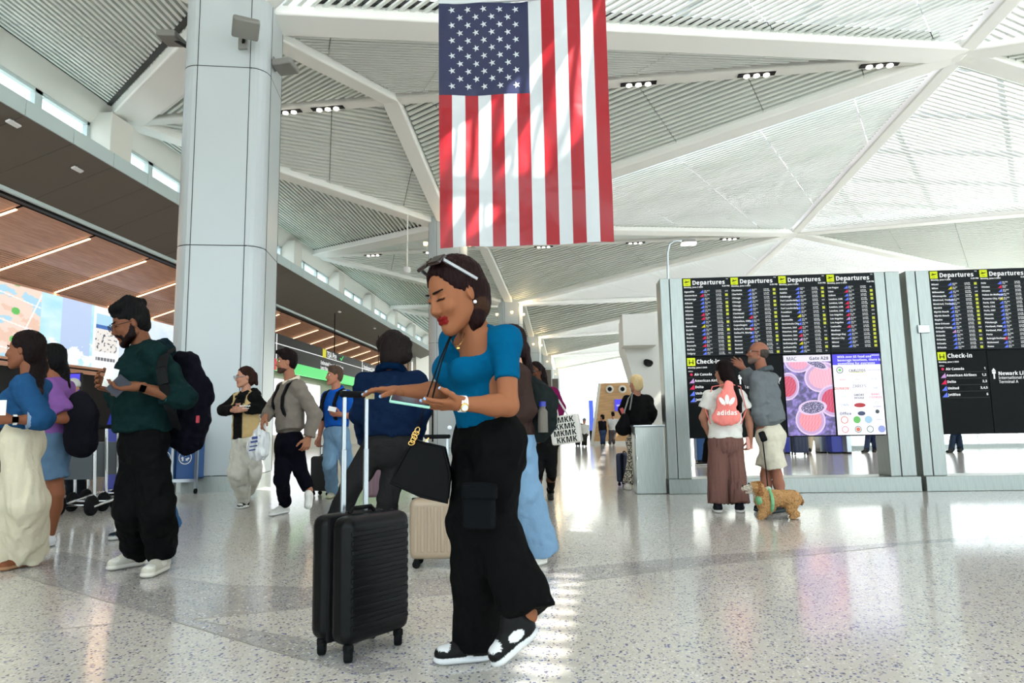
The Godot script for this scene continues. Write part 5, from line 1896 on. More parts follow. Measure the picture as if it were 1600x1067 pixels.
var fonts := {}
func text_mesh(txt: String, h: float, bold := true, align := HORIZONTAL_ALIGNMENT_CENTER, fam := "Droid Sans", italic := false, spacing := 0.0) -> TextMesh:
	var key := fam + str(bold) + str(italic)
	if not fonts.has(key):
		var f := SystemFont.new()
		f.font_names = PackedStringArray([fam])
		f.font_weight = 700 if bold else 400
		f.font_italic = italic
		fonts[key] = f
	var t := TextMesh.new()
	t.text = txt
	t.font = fonts[key]
	t.font_size = 32
	t.pixel_size = h / 24.0
	t.depth = 0.002
	t.curve_step = 2.0
	t.horizontal_alignment = align
	t.line_spacing = spacing
	return t

# ---------------------------------------------------------------- what people wear and carry
func woman_extras(p: Node3D) -> void:
	var hc: Vector3 = last.hc
	var hb: Basis = last.hb
	var hs: float = last.hs
	# sunglasses pushed up in the hair
	var gb := MB.new()
	for q in [-1, 1]:
		gb.rbox(hc + hb * (Vector3(0.036 * q, 0.132, 0.05) * hs), Vector3(0.062, 0.014, 0.044) * hs, 0.006, hb * Basis(Vector3.RIGHT, 0.42) * Basis(Vector3.BACK, -0.12 * q))
	gb.tube([hc + hb * (Vector3(-0.012, 0.138, 0.056) * hs), hc + hb * (Vector3(0.012, 0.138, 0.056) * hs)], 0.004, 6)
	var sg := part(p, "sunglasses", gb.mesh(), mat("dark_lens", 40, 24, 20, 0.12))
	for q in [-1, 1]:
		var tb := MB.new()
		var a: Vector3 = hc + hb * (Vector3(0.07 * q, 0.125, 0.05) * hs)
		var b: Vector3 = hc + hb * (Vector3(0.094 * q, 0.03, -0.04) * hs)
		tb.beam(a, b, 0.006, 0.013, hb.z)
		part(sg, "temple_arm", tb.mesh(), M.alloy)
	for q in [-1, 1]:
		var eb := MB.new()
		eb.lathe(hc + hb * (Vector3(0.083 * q, -0.04, -0.008) * hs) - Vector3(0, 0.006, 0), Vector3.UP, [[0.0, 0.0], [0.0055, 0.002], [0.0072, 0.0072], [0.0055, 0.0125], [0.0, 0.0145]], 10)
		part(p, "earring", eb.mesh(), M.white_plastic)
	# necklace lying on the chest
	var nb := MB.new()
	var pts := []
	for a in [[726, 520, -0.045], [722, 534, -0.085], [716, 541, -0.1], [708, 538, -0.075], [703, 528, -0.02]]:
		pts.append(PD(a[0], a[1], 2.72 + a[2]))
	nb.tube(pts, 0.0014, 6)
	nb.rbox(PD(716, 544, 2.61), Vector3(0.014, 0.011, 0.008), 0.004)
	part(p, "necklace", nb.mesh(), M.gold)
	# white and gold wrist watch
	var w: Vector3 = last.wL
	var d: Vector3 = ((last.eL as Vector3) - w).normalized()
	var wb := MB.new()
	for k in 3:
		wb.tube([w + d * (-0.012 + 0.009 * k), w + d * (-0.005 + 0.009 * k)], 0.0305, 18)
	part(p, "watch_band", wb.mesh(), M.white_plastic)
	var out := (-fwd * 0.8 + Vector3.DOWN * 0.35)
	out = (out - d * out.dot(d)).normalized()
	var fb := MB.new()
	fb.lathe(w + out * 0.026, out, [[0.012, 0.0], [0.0165, 0.0], [0.0165, 0.006], [0.0135, 0.0085], [0.0125, 0.0075]], 20)
	part(p, "watch_rim", fb.mesh(), M.gold)
	var fd := MB.new()
	fd.disc(w + out * 0.0325, out, 0.0135, 20)
	part(p, "watch_face", fd.mesh(), M.white_plastic)
	var tb := MB.new()
	tb.lathe(PD(703, 668, 2.53), -fwd, [[0.0, 0.0], [0.009, 0.0], [0.008, 0.005], [0.0, 0.006]], 12)
	part(p, "trouser_button", tb.mesh(), M.alloy)
	var cotton := mat("black_cotton", 15, 17, 19, 0.9)
	cotton.metallic_specular = 0.16
	var cp := MB.new()
	cp.rbox(PD(748, 790, 2.56), Vector3(0.13, 0.17, 0.03), 0.012, Basis(Vector3.UP, deg_to_rad(-18)))
	cp.rbox(PD(749, 768, 2.548), Vector3(0.14, 0.055, 0.028), 0.01, Basis(Vector3.UP, deg_to_rad(-18)))
	part(p, "cargo_pocket", cp.mesh(), cotton)
	# phone
	var ph := thing("phone", "mint edged smartphone in the hand of the woman in blue", "phone", PD(640, 628, 2.44))
	var pb := Basis(Vector3(0, 0, 1), deg_to_rad(-10)) * Basis(Vector3.UP, deg_to_rad(12)) * Basis(Vector3.RIGHT, deg_to_rad(16))
	var m1 := MB.new()
	m1.rbox(PD(641, 628, 2.45), Vector3(0.145, 0.01, 0.072), 0.004, pb)
	part(ph, "phone_case", m1.mesh(), mat("mint_case", 150, 205, 184, 0.4))
	var m2 := MB.new()
	m2.rbox(PD(641, 628, 2.45) + pb * Vector3(0, 0.006, 0), Vector3(0.136, 0.004, 0.064), 0.001, pb)
	part(ph, "screen", m2.mesh(), mat("phone_glass", 40, 52, 60, 0.1))
	# handbag on two thin straps
	var bag := thing("handbag", "slouchy black leather handbag with gold clips hanging by the woman in blue", "bag", PD(660, 780, 2.62))
	var leather := mat("black_leather", 9, 10, 11, 0.42)
	leather.metallic_specular = 0.18
	var bo := PD(655, 735, 2.66)
	var rim := PackedVector2Array()
	for e in [[648, 686], [664, 692], [694, 698], [704, 740], [700, 784], [660, 774], [613, 753], [622, 734]]:
		var q := PD(e[0], e[1], 2.66) - bo
		rim.append(Vector2(q.dot(rgt), q.y))
	var fb2 := MB.new()
	fb2.prism(rim, bo, rgt, Vector3.UP, 0.035)
	part(bag, "front_panel", fb2.mesh(), leather)
	var bb2 := MB.new()
	var inn := PackedVector2Array()
	for v in rim:
		inn.append(v * 0.97)
	bb2.prism(inn, bo + fwd * 0.1, rgt, Vector3.UP, 0.1)
	part(bag, "bag_body", bb2.mesh(), leather)
	var pip := MB.new()
	var pl := []
	for v in rim:
		pl.append(bo + rgt * v.x + Vector3.UP * v.y - fwd * 0.034)
	pip.tube(pl, 0.006, 6, true)
	part(bag, "piping", pip.mesh(), leather)
	for a in [[[712, 512, 0.03], [702, 528, -0.05], [688, 560, -0.12], [668, 618, -0.1], [654, 668, -0.06]], [[714, 514, 0.03], [703, 530, -0.06], [690, 565, -0.13], [676, 620, -0.1], [676, 690, -0.04]]]:
		var sb := MB.new()
		var sp := []
		for e in a:
			sp.append(PD(e[0], e[1], 2.72 + e[2]))
		sb.tube(sp, 0.0035, 6)
		part(bag, "strap", sb.mesh(), M.rubber)
	var cb := MB.new()
	for i in 5:
		var ring := []
		var ce := PD(652 - i * 2.2, 672 + i * 5, 2.6)
		for j in 10:
			ring.append(ce + (rgt * cos(TAU * j / 10) * 0.008 + Vector3.UP * sin(TAU * j / 10) * 0.012).rotated(fwd, 0.5 + i))
		cb.tube(ring, 0.0024, 6, true)
	part(bag, "charm_chain", cb.mesh(), M.gold)
	var rb := MB.new()
	for e in [[665, 690], [686, 706]]:
		rb.beam(PD(e[0], e[1], 2.64), PD(e[0] + 5, e[1] - 6, 2.64), 0.005, 0.004)
	part(bag, "clasp", rb.mesh(), M.gold)

func with_vertex(m: StandardMaterial3D) -> StandardMaterial3D:
	m.albedo_color = Color.WHITE
	m.vertex_color_use_as_albedo = true
	return m

# a rolling case: base centre, direction of its width, sizes
func suitcase(label: String, at: Vector3, ux: Vector3, w: float, d: float, h: float, m: Material, ribs: int, upright: bool, grip_y: float, wr: float, rail_at := 0.0, rail_gap := 0.14, lean := 0.0) -> Node3D:
	var t := thing("suitcase", label, "suitcase", at)
	ux = ux.normalized()
	var uz := ux.cross(Vector3.UP)
	var B := Basis(ux, Vector3.UP, uz)
	if lean != 0.0:
		B = Basis(ux, lean) * B
	var up := B.y
	var y0 := wr * 2.0 + 0.008
	var hb := h - y0
	for s in [-1, 1]:
		var mb := MB.new()
		mb.rbox(at + up * (y0 + hb * 0.5) + B.z * (s * (d * 0.25 + 0.003)), Vector3(w, hb, d * 0.5 - 0.006), minf(0.045, d * 0.22), B)
		var sh := part(t, "shell_half", mb.mesh(), m)
		for i in ribs:
			var rb := MB.new()
			var f := (i + 0.5) / ribs
			if upright:
				rb.rbox(at + up * (y0 + hb * 0.5) + B.x * (f - 0.5) * (w - 0.05) + B.z * s * (d * 0.5 - 0.001), Vector3((w - 0.05) / ribs * 0.55, hb - 0.1, 0.014), 0.006, B)
			else:
				rb.rbox(at + up * (y0 + 0.05 + (hb - 0.1) * f) + B.z * s * (d * 0.5 - 0.001), Vector3(w - 0.05, (hb - 0.1) / ribs * 0.6, 0.012), 0.0055, B)
			part(sh, "rib", rb.mesh(), m)
	var zb := MB.new()
	zb.rbox(at + up * (y0 + hb * 0.5), Vector3(w - 0.006, hb - 0.006, 0.016), 0.006, B)
	part(t, "zip_band", zb.mesh(), M.rubber)
	for sx in [-1, 1]:
		for sz in [-1, 1]:
			var wc: Vector3 = at + B.x * sx * (w * 0.5 - 0.045) + B.z * sz * (d * 0.5 - 0.04)
			wc.y = wr + 0.001 if lean == 0.0 else maxf(wr + 0.001, wc.y + wr)
			var wb := MB.new()
			var ax := (ux * 0.7 + uz * 0.7).normalized()
			wb.lathe(wc - ax * 0.017, ax, [[0.0, 0.0], [wr * 0.8, 0.0], [wr, 0.006], [wr, 0.028], [wr * 0.8, 0.034], [0.0, 0.034]], 16)
			wb.rbox(wc + Vector3(0, wr * 0.8, 0), Vector3(0.035, wr * 1.1, 0.035), 0.008, B)
			part(t, "wheel", wb.mesh(), M.rubber)
	if grip_y > 0.0:
		var c := at + B.z * rail_at
		for s in [-1, 1]:
			var rb := MB.new()
			var a: Vector3 = c + B.x * s * rail_gap * 0.5
			rb.rbox(a + up * (h + grip_y) * 0.5, Vector3(0.018, grip_y - h + 0.06, 0.012), 0.004, B)
			rb.rbox(a + up * (h + (grip_y - h) * 0.27), Vector3(0.023, (grip_y - h) * 0.54, 0.016), 0.005, B)
			part(t, "handle_rail", rb.mesh(), M.alloy)
		var gb := MB.new()
		gb.rbox(c + up * (grip_y + 0.012), Vector3(rail_gap + 0.045, 0.03, 0.034), 0.013, B)
		part(t, "grip", gb.mesh(), M.rubber)
	var hb2 := MB.new()
	hb2.tube([at + up * h + B.x * -0.07, at + up * (h + 0.02) + B.x * -0.05, at + up * (h + 0.02) + B.x * 0.05, at + up * h + B.x * 0.07], 0.009, 8)
	part(t, "carry_handle", hb2.mesh(), M.rubber)
	return t

func backpack(label: String, px: Array, D: float, dz: float, col: Color, thick: float, cell := 0.012, fold := 0.02) -> Node3D:
	var pts := []
	for p in px:
		pts.append(PD(p[0], p[1], D + dz + (p[3] if p.size() > 3 else 0.0)))
	var lowest: Vector3 = pts[0]
	for p in pts:
		if p.y < lowest.y:
			lowest = p
	var t := thing("backpack", label, "backpack", lowest)
	var bb := bounds(pts, thick + 0.08)
	var S := Sdf.new(bb[0], bb[1], cell)
	for i in pts.size() - 1:
		S.cap(pts[i], pts[i + 1], px[i][2], px[i + 1][2], 0.05, 0, false, fwd, thick)
	S.wrinkle(wrinkle_noise, fold, Vector3(8, 8, 8))
	part(t, "pack_body", S.mesh([col]), VC)
	return t

func drawstring_bag(p: Node3D) -> void:
	var D := 7.35
	var t := thing("drawstring_bag", "coral pink drawstring bag with a white trefoil print on the woman's back", "bag", PD(1134, 664, D - 0.22))
	var S := Sdf.new(PD(1105, 672, D - 0.34) - Vector3.ONE * 0.05, PD(1165, 590, D - 0.05) + Vector3.ONE * 0.05, 0.011)
	S.cap(PD(1139, 602, D - 0.2), PD(1136, 625, D - 0.22), 0.05, 0.095, 0.04, 0, false, fwd, 0.4)
	S.cap(PD(1136, 625, D - 0.22), PD(1134, 647, D - 0.24), 0.095, 0.118, 0.04, 0, false, fwd, 0.45)
	S.cap(PD(1122, 652, D - 0.23), PD(1147, 652, D - 0.23), 0.07, 0.07, 0.04, 0, false, fwd, 0.55)
	S.wrinkle(wrinkle_noise, 0.016, Vector3(16, 5, 16))
	part(t, "bag_body", S.mesh([lin(240, 138, 128)]), VC)
	for s in [-1, 1]:
		var sb := MB.new()
		sb.tube([PD(1139 + s * 3, 600, D - 0.2), PD(1135 + s * 22, 604, D - 0.1), PD(1134 + s * 32, 640, D - 0.05), PD(1134 + s * 24, 662, D - 0.2)], 0.006, 6)
		part(t, "cord", sb.mesh(), mat("pink_cord", 235, 120, 112, 0.7))
	var white: Material = M.paper_white
	var o := text_on("adidas", PD(1136, 645, D - 0.312), -fwd, 0.05, white)
	o.name = "lettering"
	t.add_child(o)
	o.position -= t.position
	# the leaf emblem: three leaves crossed by bars
	var lb := MB.new()
	for k in [-1, 0, 1]:
		var c := PD(1136 + k * 7.5, 627 - (3 if k == 0 else 0), D - 0.315)
		var poly := PackedVector2Array()
		for j in 12:
			var a := TAU * j / 12
			poly.append(Vector2(0.022 * cos(a), 0.05 * sin(a)).rotated(-k * 0.6))
		lb.prism(poly, c, rgt, Vector3.UP, 0.003)
	part(t, "emblem", lb.mesh(), white)
	var bb := MB.new()
	for k in 3:
		bb.box(PD(1136, 632 + k * 2.3, D - 0.32), Vector3(0.13, 0.005, 0.004), Basis(Vector3.UP, deg_to_rad(3.75)))
	part(t, "emblem_bar", bb.mesh(), mat("pink_print", 240, 138, 128, 0.8))

func build_luggage() -> void:
	var black := mat("black_shell", 9, 11, 12, 0.33)
	black.metallic_specular = 0.27
	var a := G(548, 1038)
	var b := G(632, 1008)
	var c := G(492, 1024)
	var t := suitcase("black ribbed hard shell cabin suitcase pushed by the woman in blue", (b + c) * 0.5, b - a, 0.36, 0.25, 0.575, black, 11, false, 1.075, 0.03, -0.05, 0.125)
	var mb := MB.new()
	mb.rbox(PD(578, 619, 2.72), Vector3(0.036, 0.022, 0.004), 0.001, Basis(Vector3.UP, deg_to_rad(30)))
	part(t, "name_tag", mb.mesh(), mat("tag_card", 205, 196, 150, 0.5))
	var beige := mat("beige_shell", 160, 142, 120, 0.35)
	suitcase("champagne beige ribbed suitcase standing behind the black handbag", G(684, 884), rgt, 0.36, 0.24, 0.46, beige, 7, true, 0.86, 0.026)
	suitcase("mauve hard suitcase behind the legs of the person in navy", G(588, 783), rgt + fwd * 0.2, 0.34, 0.24, 0.58, mat("mauve_shell", 112, 84, 92, 0.45), 6, true, 0.0, 0.025)
	suitcase("black soft roller case trailed by the man in the blue polo", G(506, 774), rgt - fwd * 0.5, 0.36, 0.22, 0.56, mat("black_nylon", 26, 27, 29, 0.7), 0, true, 0.98, 0.03)
	suitcase("dark navy suitcase beside the blonde woman's spotted trousers", G(977, 758), rgt * 0.4 + fwd, 0.36, 0.2, 0.5, mat("navy_shell", 24, 34, 62, 0.5), 0, true, 0.0, 0.022)
	suitcase("navy suitcase standing under the cosmetics advertisement screen", G(1250, 711), rgt, 0.44, 0.28, 0.62, mat("navy_shell_two", 30, 44, 74, 0.5), 4, true, 0.0, 0.03)
	# packs on backs
	var bp := backpack("big black backpack on the bearded man's back", [[288, 575, 0.12], [292, 620, 0.17], [288, 668, 0.16], [296, 690, 0.09]], 4.6, 0.24, lin(20, 21, 23), 0.8)
	var rb := MB.new()
	rb.rbox(PD(309, 655, 4.5), Vector3(0.02, 0.05, 0.02), 0.006)
	part(bp, "red_tag", rb.mesh(), mat("red_tag", 150, 30, 44, 0.6))
	var sb := MB.new()
	var sp := []
	for e in [[268, 548, -0.02], [256, 556, -0.2], [252, 575, -0.28], [256, 600, -0.3], [266, 640, -0.2], [276, 668, 0.0]]:
		sp.append(PD(e[0], e[1], 4.6 + e[2]))
	for i in sp.size() - 1:
		sb.beam(sp[i], sp[i + 1], 0.06, 0.02, -fwd)
	part(bp, "shoulder_strap", sb.mesh(), M.rubber)
	backpack("tall black backpack worn by the girl in purple", [[126, 628, 0.09], [127, 650, 0.125], [127, 690, 0.13]], 5.75, -0.02, lin(22, 27, 32), 0.9, 0.013, 0.012)
	bp = backpack("dark green grey backpack worn by the woman in pale jeans", [[826, 600, 0.08], [838, 632, 0.14], [842, 662, 0.12]], 4.75, 0.0, lin(30, 38, 38), 0.9, 0.012, 0.02)
	var wb := MB.new()
	var b0 := PD(848, 652, 4.62)
	wb.lathe(b0, Vector3.UP, [[0.0, -0.1], [0.034, -0.1], [0.034, 0.04], [0.02, 0.06], [0.02, 0.075]], 14)
	part(bp, "water_bottle", wb.mesh(), M.soffit_panel)
	var wc := MB.new()
	wc.lathe(b0, Vector3.UP, [[0.022, 0.072], [0.024, 0.074], [0.024, 0.105], [0.0, 0.108]], 14)
	part(bp, "bottle_cap", wc.mesh(), M.blue_plastic)
	# carrier bag
	var pbag := thing("plastic_bag", "white translucent plastic carrier bag hanging from the sweater man's hand", "bag", PD(404, 716, 7.45))
	var S := Sdf.new(PD(384, 722, 7.25) - Vector3.ONE * 0.08, PD(426, 655, 7.65) + Vector3.ONE * 0.08, 0.011)
	S.cap(PD(409, 664, 7.46), PD(406, 690, 7.46), 0.03, 0.1, 0.04, 0, false, fwd, 0.7)
	S.cap(PD(406, 688, 7.46), PD(403, 703, 7.46), 0.1, 0.115, 0.05, 0, false, fwd, 0.7)
	S.wrinkle(wrinkle_noise, 0.03, Vector3(18, 5, 18))
	var film := mat("bag_film", 232, 235, 235, 0.35)
	film.backlight_enabled = true
	film.backlight = Color(0.5, 0.5, 0.5)
	part(pbag, "bag_body", S.mesh([Color.WHITE]), film)
	var tp := MB.new()
	for e in [[398, 684, 9, 4], [397, 690, 11, 3], [396, 697, 12, 2], [394, 703, 10, 2]]:
		tp.box(PD(e[0], e[1], 7.335), Vector3(e[2] * 0.007, e[3] * 0.007, 0.003), Basis(Vector3.BACK, 0.15))
	part(pbag, "blue_print", tp.mesh(), mat("print_blue", 60, 78, 140, 0.5))
	# tote with letters
	var tote := thing("tote_bag", "white tote printed with black capital letters on the magenta woman's arm", "bag", PD(884, 696, 8.2))
	var tb := MB.new()
	var tB := Basis(Vector3.UP, deg_to_rad(-15)) * Basis(Vector3.BACK, 0.12)
	tb.rbox(PD(884, 671, 8.2), Vector3(0.36, 0.34, 0.14), 0.03, tB)
	part(tote, "bag_body", tb.mesh(), mat("tote_canvas", 214, 211, 202, 0.6))
	for i in 4:
		var tx := MeshInstance3D.new()
		tx.mesh = text_mesh(["KMKK", "KKMK", "MKMK", "KKMK"][i], 0.068, true)
		tx.material_override = M.rubber
		tx.transform = Transform3D(tB, PD(884, 671, 8.2) + tB * Vector3(0.012 * (i % 2), 0.115 - 0.078 * i, 0.071) - tote.position)
		tx.name = "lettering"
		tote.add_child(tx, true)
	for s in [-1, 1]:
		var hb := MB.new()
		hb.tube([PD(872, 652, 8.2 + 0.05 * s), PD(868, 632, 8.25 + 0.05 * s), PD(872, 624, 8.3), PD(882, 640, 8.25 + 0.05 * s), PD(888, 650, 8.2 + 0.05 * s)], 0.012, 8)
		part(tote, "handle", hb.mesh(), mat("tote_handle", 200, 198, 190, 0.6))
	# blonde woman's shoulder bag and phone
	var sbag := thing("shoulder_bag", "soft black shoulder bag at the blonde woman's side", "bag", PD(974, 678, 9.86))
	var S2 := Sdf.new(PD(964, 682, 9.65) - Vector3.ONE * 0.1, PD(988, 630, 10.05) + Vector3.ONE * 0.1, 0.014)
	S2.cap(PD(976, 652, 9.86), PD(974, 668, 9.86), 0.06, 0.12, 0.04, 0, false, fwd, 0.5)
	part(sbag, "bag_body", S2.mesh([lin(22, 23, 24)]), VC)
	var s3 := MB.new()
	s3.tube([PD(972, 655, 9.86), PD(982, 622, 9.9), PD(988, 614, 9.98), PD(984, 640, 9.88)], 0.012, 6)
	part(sbag, "strap", s3.mesh(), M.grey_plastic)
	# papers, cards, phones
	var pp := thing("travel_papers", "white boarding papers and dark passport in the bearded man's hands", "papers", PD(180, 598, 4.18))
	for e in [[173, 590, 0.12, 0.075, -0.2, 0.5], [177, 596, 0.1, 0.07, 0.5, 0.2]]:
		var m := MB.new()
		m.box(PD(e[0], e[1], 4.2), Vector3(e[3], e[2], 0.003), Basis(Vector3.UP, deg_to_rad(30) + e[5]) * Basis(Vector3.BACK, e[4]))
		part(pp, "paper_sheet", m.mesh(), M.paper_white)
	var pm := MB.new()
	pm.rbox(PD(185, 603, 4.19), Vector3(0.085, 0.12, 0.008), 0.003, Basis(Vector3.UP, 0.5) * Basis(Vector3.BACK, -0.7))
	part(pp, "passport", pm.mesh(), mat("passport_cover", 26, 30, 44, 0.6))
	var pc := MB.new()
	pc.box(PD(519, 639, 8.75), Vector3(0.1, 0.06, 0.002), Basis(Vector3.UP, 0.3) * Basis(Vector3.BACK, -0.25))
	lone("paper_slip", "small white paper slip held by the man in the blue polo", "paper", pc.mesh(), M.paper_white)
	var dc := MB.new()
	dc.rbox(PD(2, 637, 4.5), Vector3(0.06, 0.1, 0.006), 0.002, Basis(Vector3.UP, 0.2))
	lone("white_card", "white card held up by the woman in denim", "card", dc.mesh(), M.paper_white)
	var pk := MB.new()
	pk.rbox(PD(1171, 692, 7.42), Vector3(0.075, 0.13, 0.02), 0.006, Basis(Vector3.UP, 0.3))
	lone("pink_wallet", "blush pink phone wallet in the drawstring bag woman's hand", "wallet", pk.mesh(), mat("blush", 226, 160, 146, 0.5))
	var rk := MB.new()
	rk.rbox(PD(973, 643, 9.95), Vector3(0.05, 0.11, 0.014), 0.004, Basis(Vector3.BACK, 0.4))
	lone("red_phone", "red cased phone held by the blonde woman", "phone", rk.mesh(), mat("red_case", 200, 70, 66, 0.4))

func build_dog() -> void:
	var D := depth_of(G(1216, 811))
	var J := func(x, y, dz = 0.0) -> Vector3: return PD(x, y, D + dz)
	var t := thing("dog", "small curly apricot dog in a green harness standing on the floor", "dog", G(1216, 811))
	var S := Sdf.new(J.call(1156, 818, -0.16), J.call(1260, 738, 0.2) + Vector3(0, 0.02, -0.2), 0.0085)
	var lo: Vector3 = J.call(1158, 816, 0.0)
	var hi: Vector3 = J.call(1260, 738, 0.0)
	S = Sdf.new(Vector3(lo.x, -0.02, minf(lo.z, hi.z) - 0.17), Vector3(hi.x, hi.y + 0.03, maxf(lo.z, hi.z) + 0.17), 0.0085)
	S.cap(J.call(1197, 778), J.call(1238, 779), 0.078, 0.08, 0.03, 0)
	S.cap(J.call(1192, 782), J.call(1198, 790), 0.078, 0.08, 0.04, 0)
	S.cap(J.call(1194, 779), J.call(1186, 766), 0.065, 0.06, 0.03, 0)
	S.egg(J.call(1181, 761), Basis.IDENTITY, Vector3(0.065, 0.058, 0.06), 0.02, 0)
	S.cap(J.call(1175, 762), J.call(1163, 763), 0.036, 0.026, 0.015, 1)
	S.cap(J.call(1175, 768), J.call(1167, 769), 0.022, 0.014, 0.008, 1)
	S.ball(J.call(1160.5, 760), 0.011, 0.003, 2)
	S.ball(J.call(1170, 755, -0.045), 0.009, 0.002, 2)
	S.cap(J.call(1168, 767, -0.012), J.call(1163, 768, -0.012), 0.006, 0.004, 0.002, 3)
	for s in [-1, 1]:
		S.cap(J.call(1186, 755, 0.045 * s), J.call(1188, 770, 0.062 * s), 0.02, 0.026, 0.012, 4)
		S.cap(J.call(1196, 786, 0.05 * s), J.call(1193 + 2 * s, 803, 0.05 * s), 0.042, 0.03, 0.03, 0)
		S.cap(J.call(1193 + 2 * s, 803, 0.05 * s), Vector3((J.call(1190 + 2 * s, 811, 0.05 * s) as Vector3).x, 0.028, (J.call(1190 + 2 * s, 811, 0.05 * s) as Vector3).z), 0.03, 0.028, 0.02, 0)
		S.cap(J.call(1238, 786, 0.05 * s), J.call(1236, 796, 0.055 * s), 0.06, 0.042, 0.03, 0)
		S.cap(J.call(1236, 796, 0.055 * s), J.call(1243 + s, 803, 0.055 * s), 0.04, 0.03, 0.02, 0)
		S.cap(J.call(1243 + s, 803, 0.055 * s), Vector3((J.call(1239 + s, 812, 0.055 * s) as Vector3).x, 0.028, (J.call(1239 + s, 812, 0.055 * s) as Vector3).z), 0.03, 0.028, 0.02, 0)
	S.cap(J.call(1244, 775), J.call(1252, 784), 0.03, 0.026, 0.02, 4)
	S.cap(J.call(1183, 772), J.call(1185, 782), 0.03, 0.034, 0.02, 1)
	S.wrinkle(wrinkle_noise, 0.020, Vector3(42, 42, 42))
	part(t, "dog_body", S.mesh([lin(216, 166, 108), lin(232, 222, 204), lin(24, 20, 18), lin(170, 90, 90), lin(176, 120, 66)]), fur())
	var H := Sdf.new(J.call(1172, 800, 0.0) - Vector3(0.02, 0.05, 0.2), J.call(1216, 750, 0.0) + Vector3(0.02, 0.05, 0.2), 0.009)
	var vest := lin(122, 176, 132)
	for j in 14:
		var pr := []
		for e in [j, j + 1]:
			var an: float = TAU * e / 14
			var c: Vector3 = J.call(1201, 782)
			pr.append(c + Vector3.UP * 0.106 * cos(an) + fwd * 0.104 * sin(an))
		H.cap(pr[0], pr[1], 0.016, 0.016, 0.01, 0)
	H.egg(J.call(1186, 781), Basis.IDENTITY, Vector3(0.045, 0.062, 0.078), 0.02, 0)
	H.cap(J.call(1199, 766), J.call(1201, 764), 0.03, 0.026, 0.02, 1)
	part(t, "harness", H.mesh([vest, lin(190, 206, 180)]), VC)
	var lb := MB.new()
	lb.tube([J.call(1200, 764), PD(1197, 735, 7.25), PD(1192, 690, 7.32)], 0.006, 6)
	var l := thing("leash", "black dog leash with a dark holder running up to the man's hand", "leash", J.call(1200, 764))
	part(l, "cord", lb.mesh(), M.rubber)
	var hb := MB.new()
	hb.rbox(PD(1192, 682, 7.28), Vector3(0.07, 0.11, 0.04), 0.02, Basis(Vector3.BACK, 0.3))
	part(l, "holder", hb.mesh(), M.rubber)

func fur() -> StandardMaterial3D:
	var m := mat("fur", 255, 255, 255, 0.9)
	m.vertex_color_use_as_albedo = true
	m.normal_enabled = true
	m.normal_texture = noise_tex(0.09, Color.BLACK, Color.WHITE, 256, 3, FastNoiseLite.TYPE_SIMPLEX_SMOOTH, true, 10.0, 41)
	m.albedo_texture = noise_tex(0.06, Color(0.72, 0.7, 0.68), Color(1, 1, 1), 256, 3, FastNoiseLite.TYPE_SIMPLEX_SMOOTH, false, 4.0, 43)
	tri_map(m, 6.0)
	return m

# ---------------------------------------------------------------- flag
func cloth_z(x: float, y: float) -> float:
	return 0.035 * sin(x * 3.1 + 0.7 * sin(y * 1.3)) + 0.02 * sin(x * 7.0 + y * 1.1) + 0.014 * sin(y * 6.0 + x * 2.2) * clampf((7.2 - y) / 3.0, 0.0, 1.0)

func cloth_pt(x: float, y: float, dz := 0.0) -> Vector3:
	return Vector3(x, y, -9.5 + cloth_z(x, y) + dz)

func cloth_strip(x0: float, x1: float, y0: float, y1: float, nx: int, ny: int) -> ArrayMesh:
	var mb := MB.new()
	for j in ny + 1:
		for i in nx + 1:
			var x := lerpf(x0, x1, float(i) / nx)
			var y := lerpf(y0, y1, float(j) / ny)
			mb.v.append(cloth_pt(x, y))
			mb.n.append(Vector3(-(cloth_z(x + 0.01, y) - cloth_z(x - 0.01, y)) / 0.02, -(cloth_z(x, y + 0.01) - cloth_z(x, y - 0.01)) / 0.02, 1).normalized())
			mb.uv.append(Vector2(x, y))
	for j in ny:
		for i in nx:
			var a := j * (nx + 1) + i
			mb.ix.append_array([a, a + nx + 1, a + 1, a + 1, a + nx + 1, a + nx + 2])
	return mb.mesh()

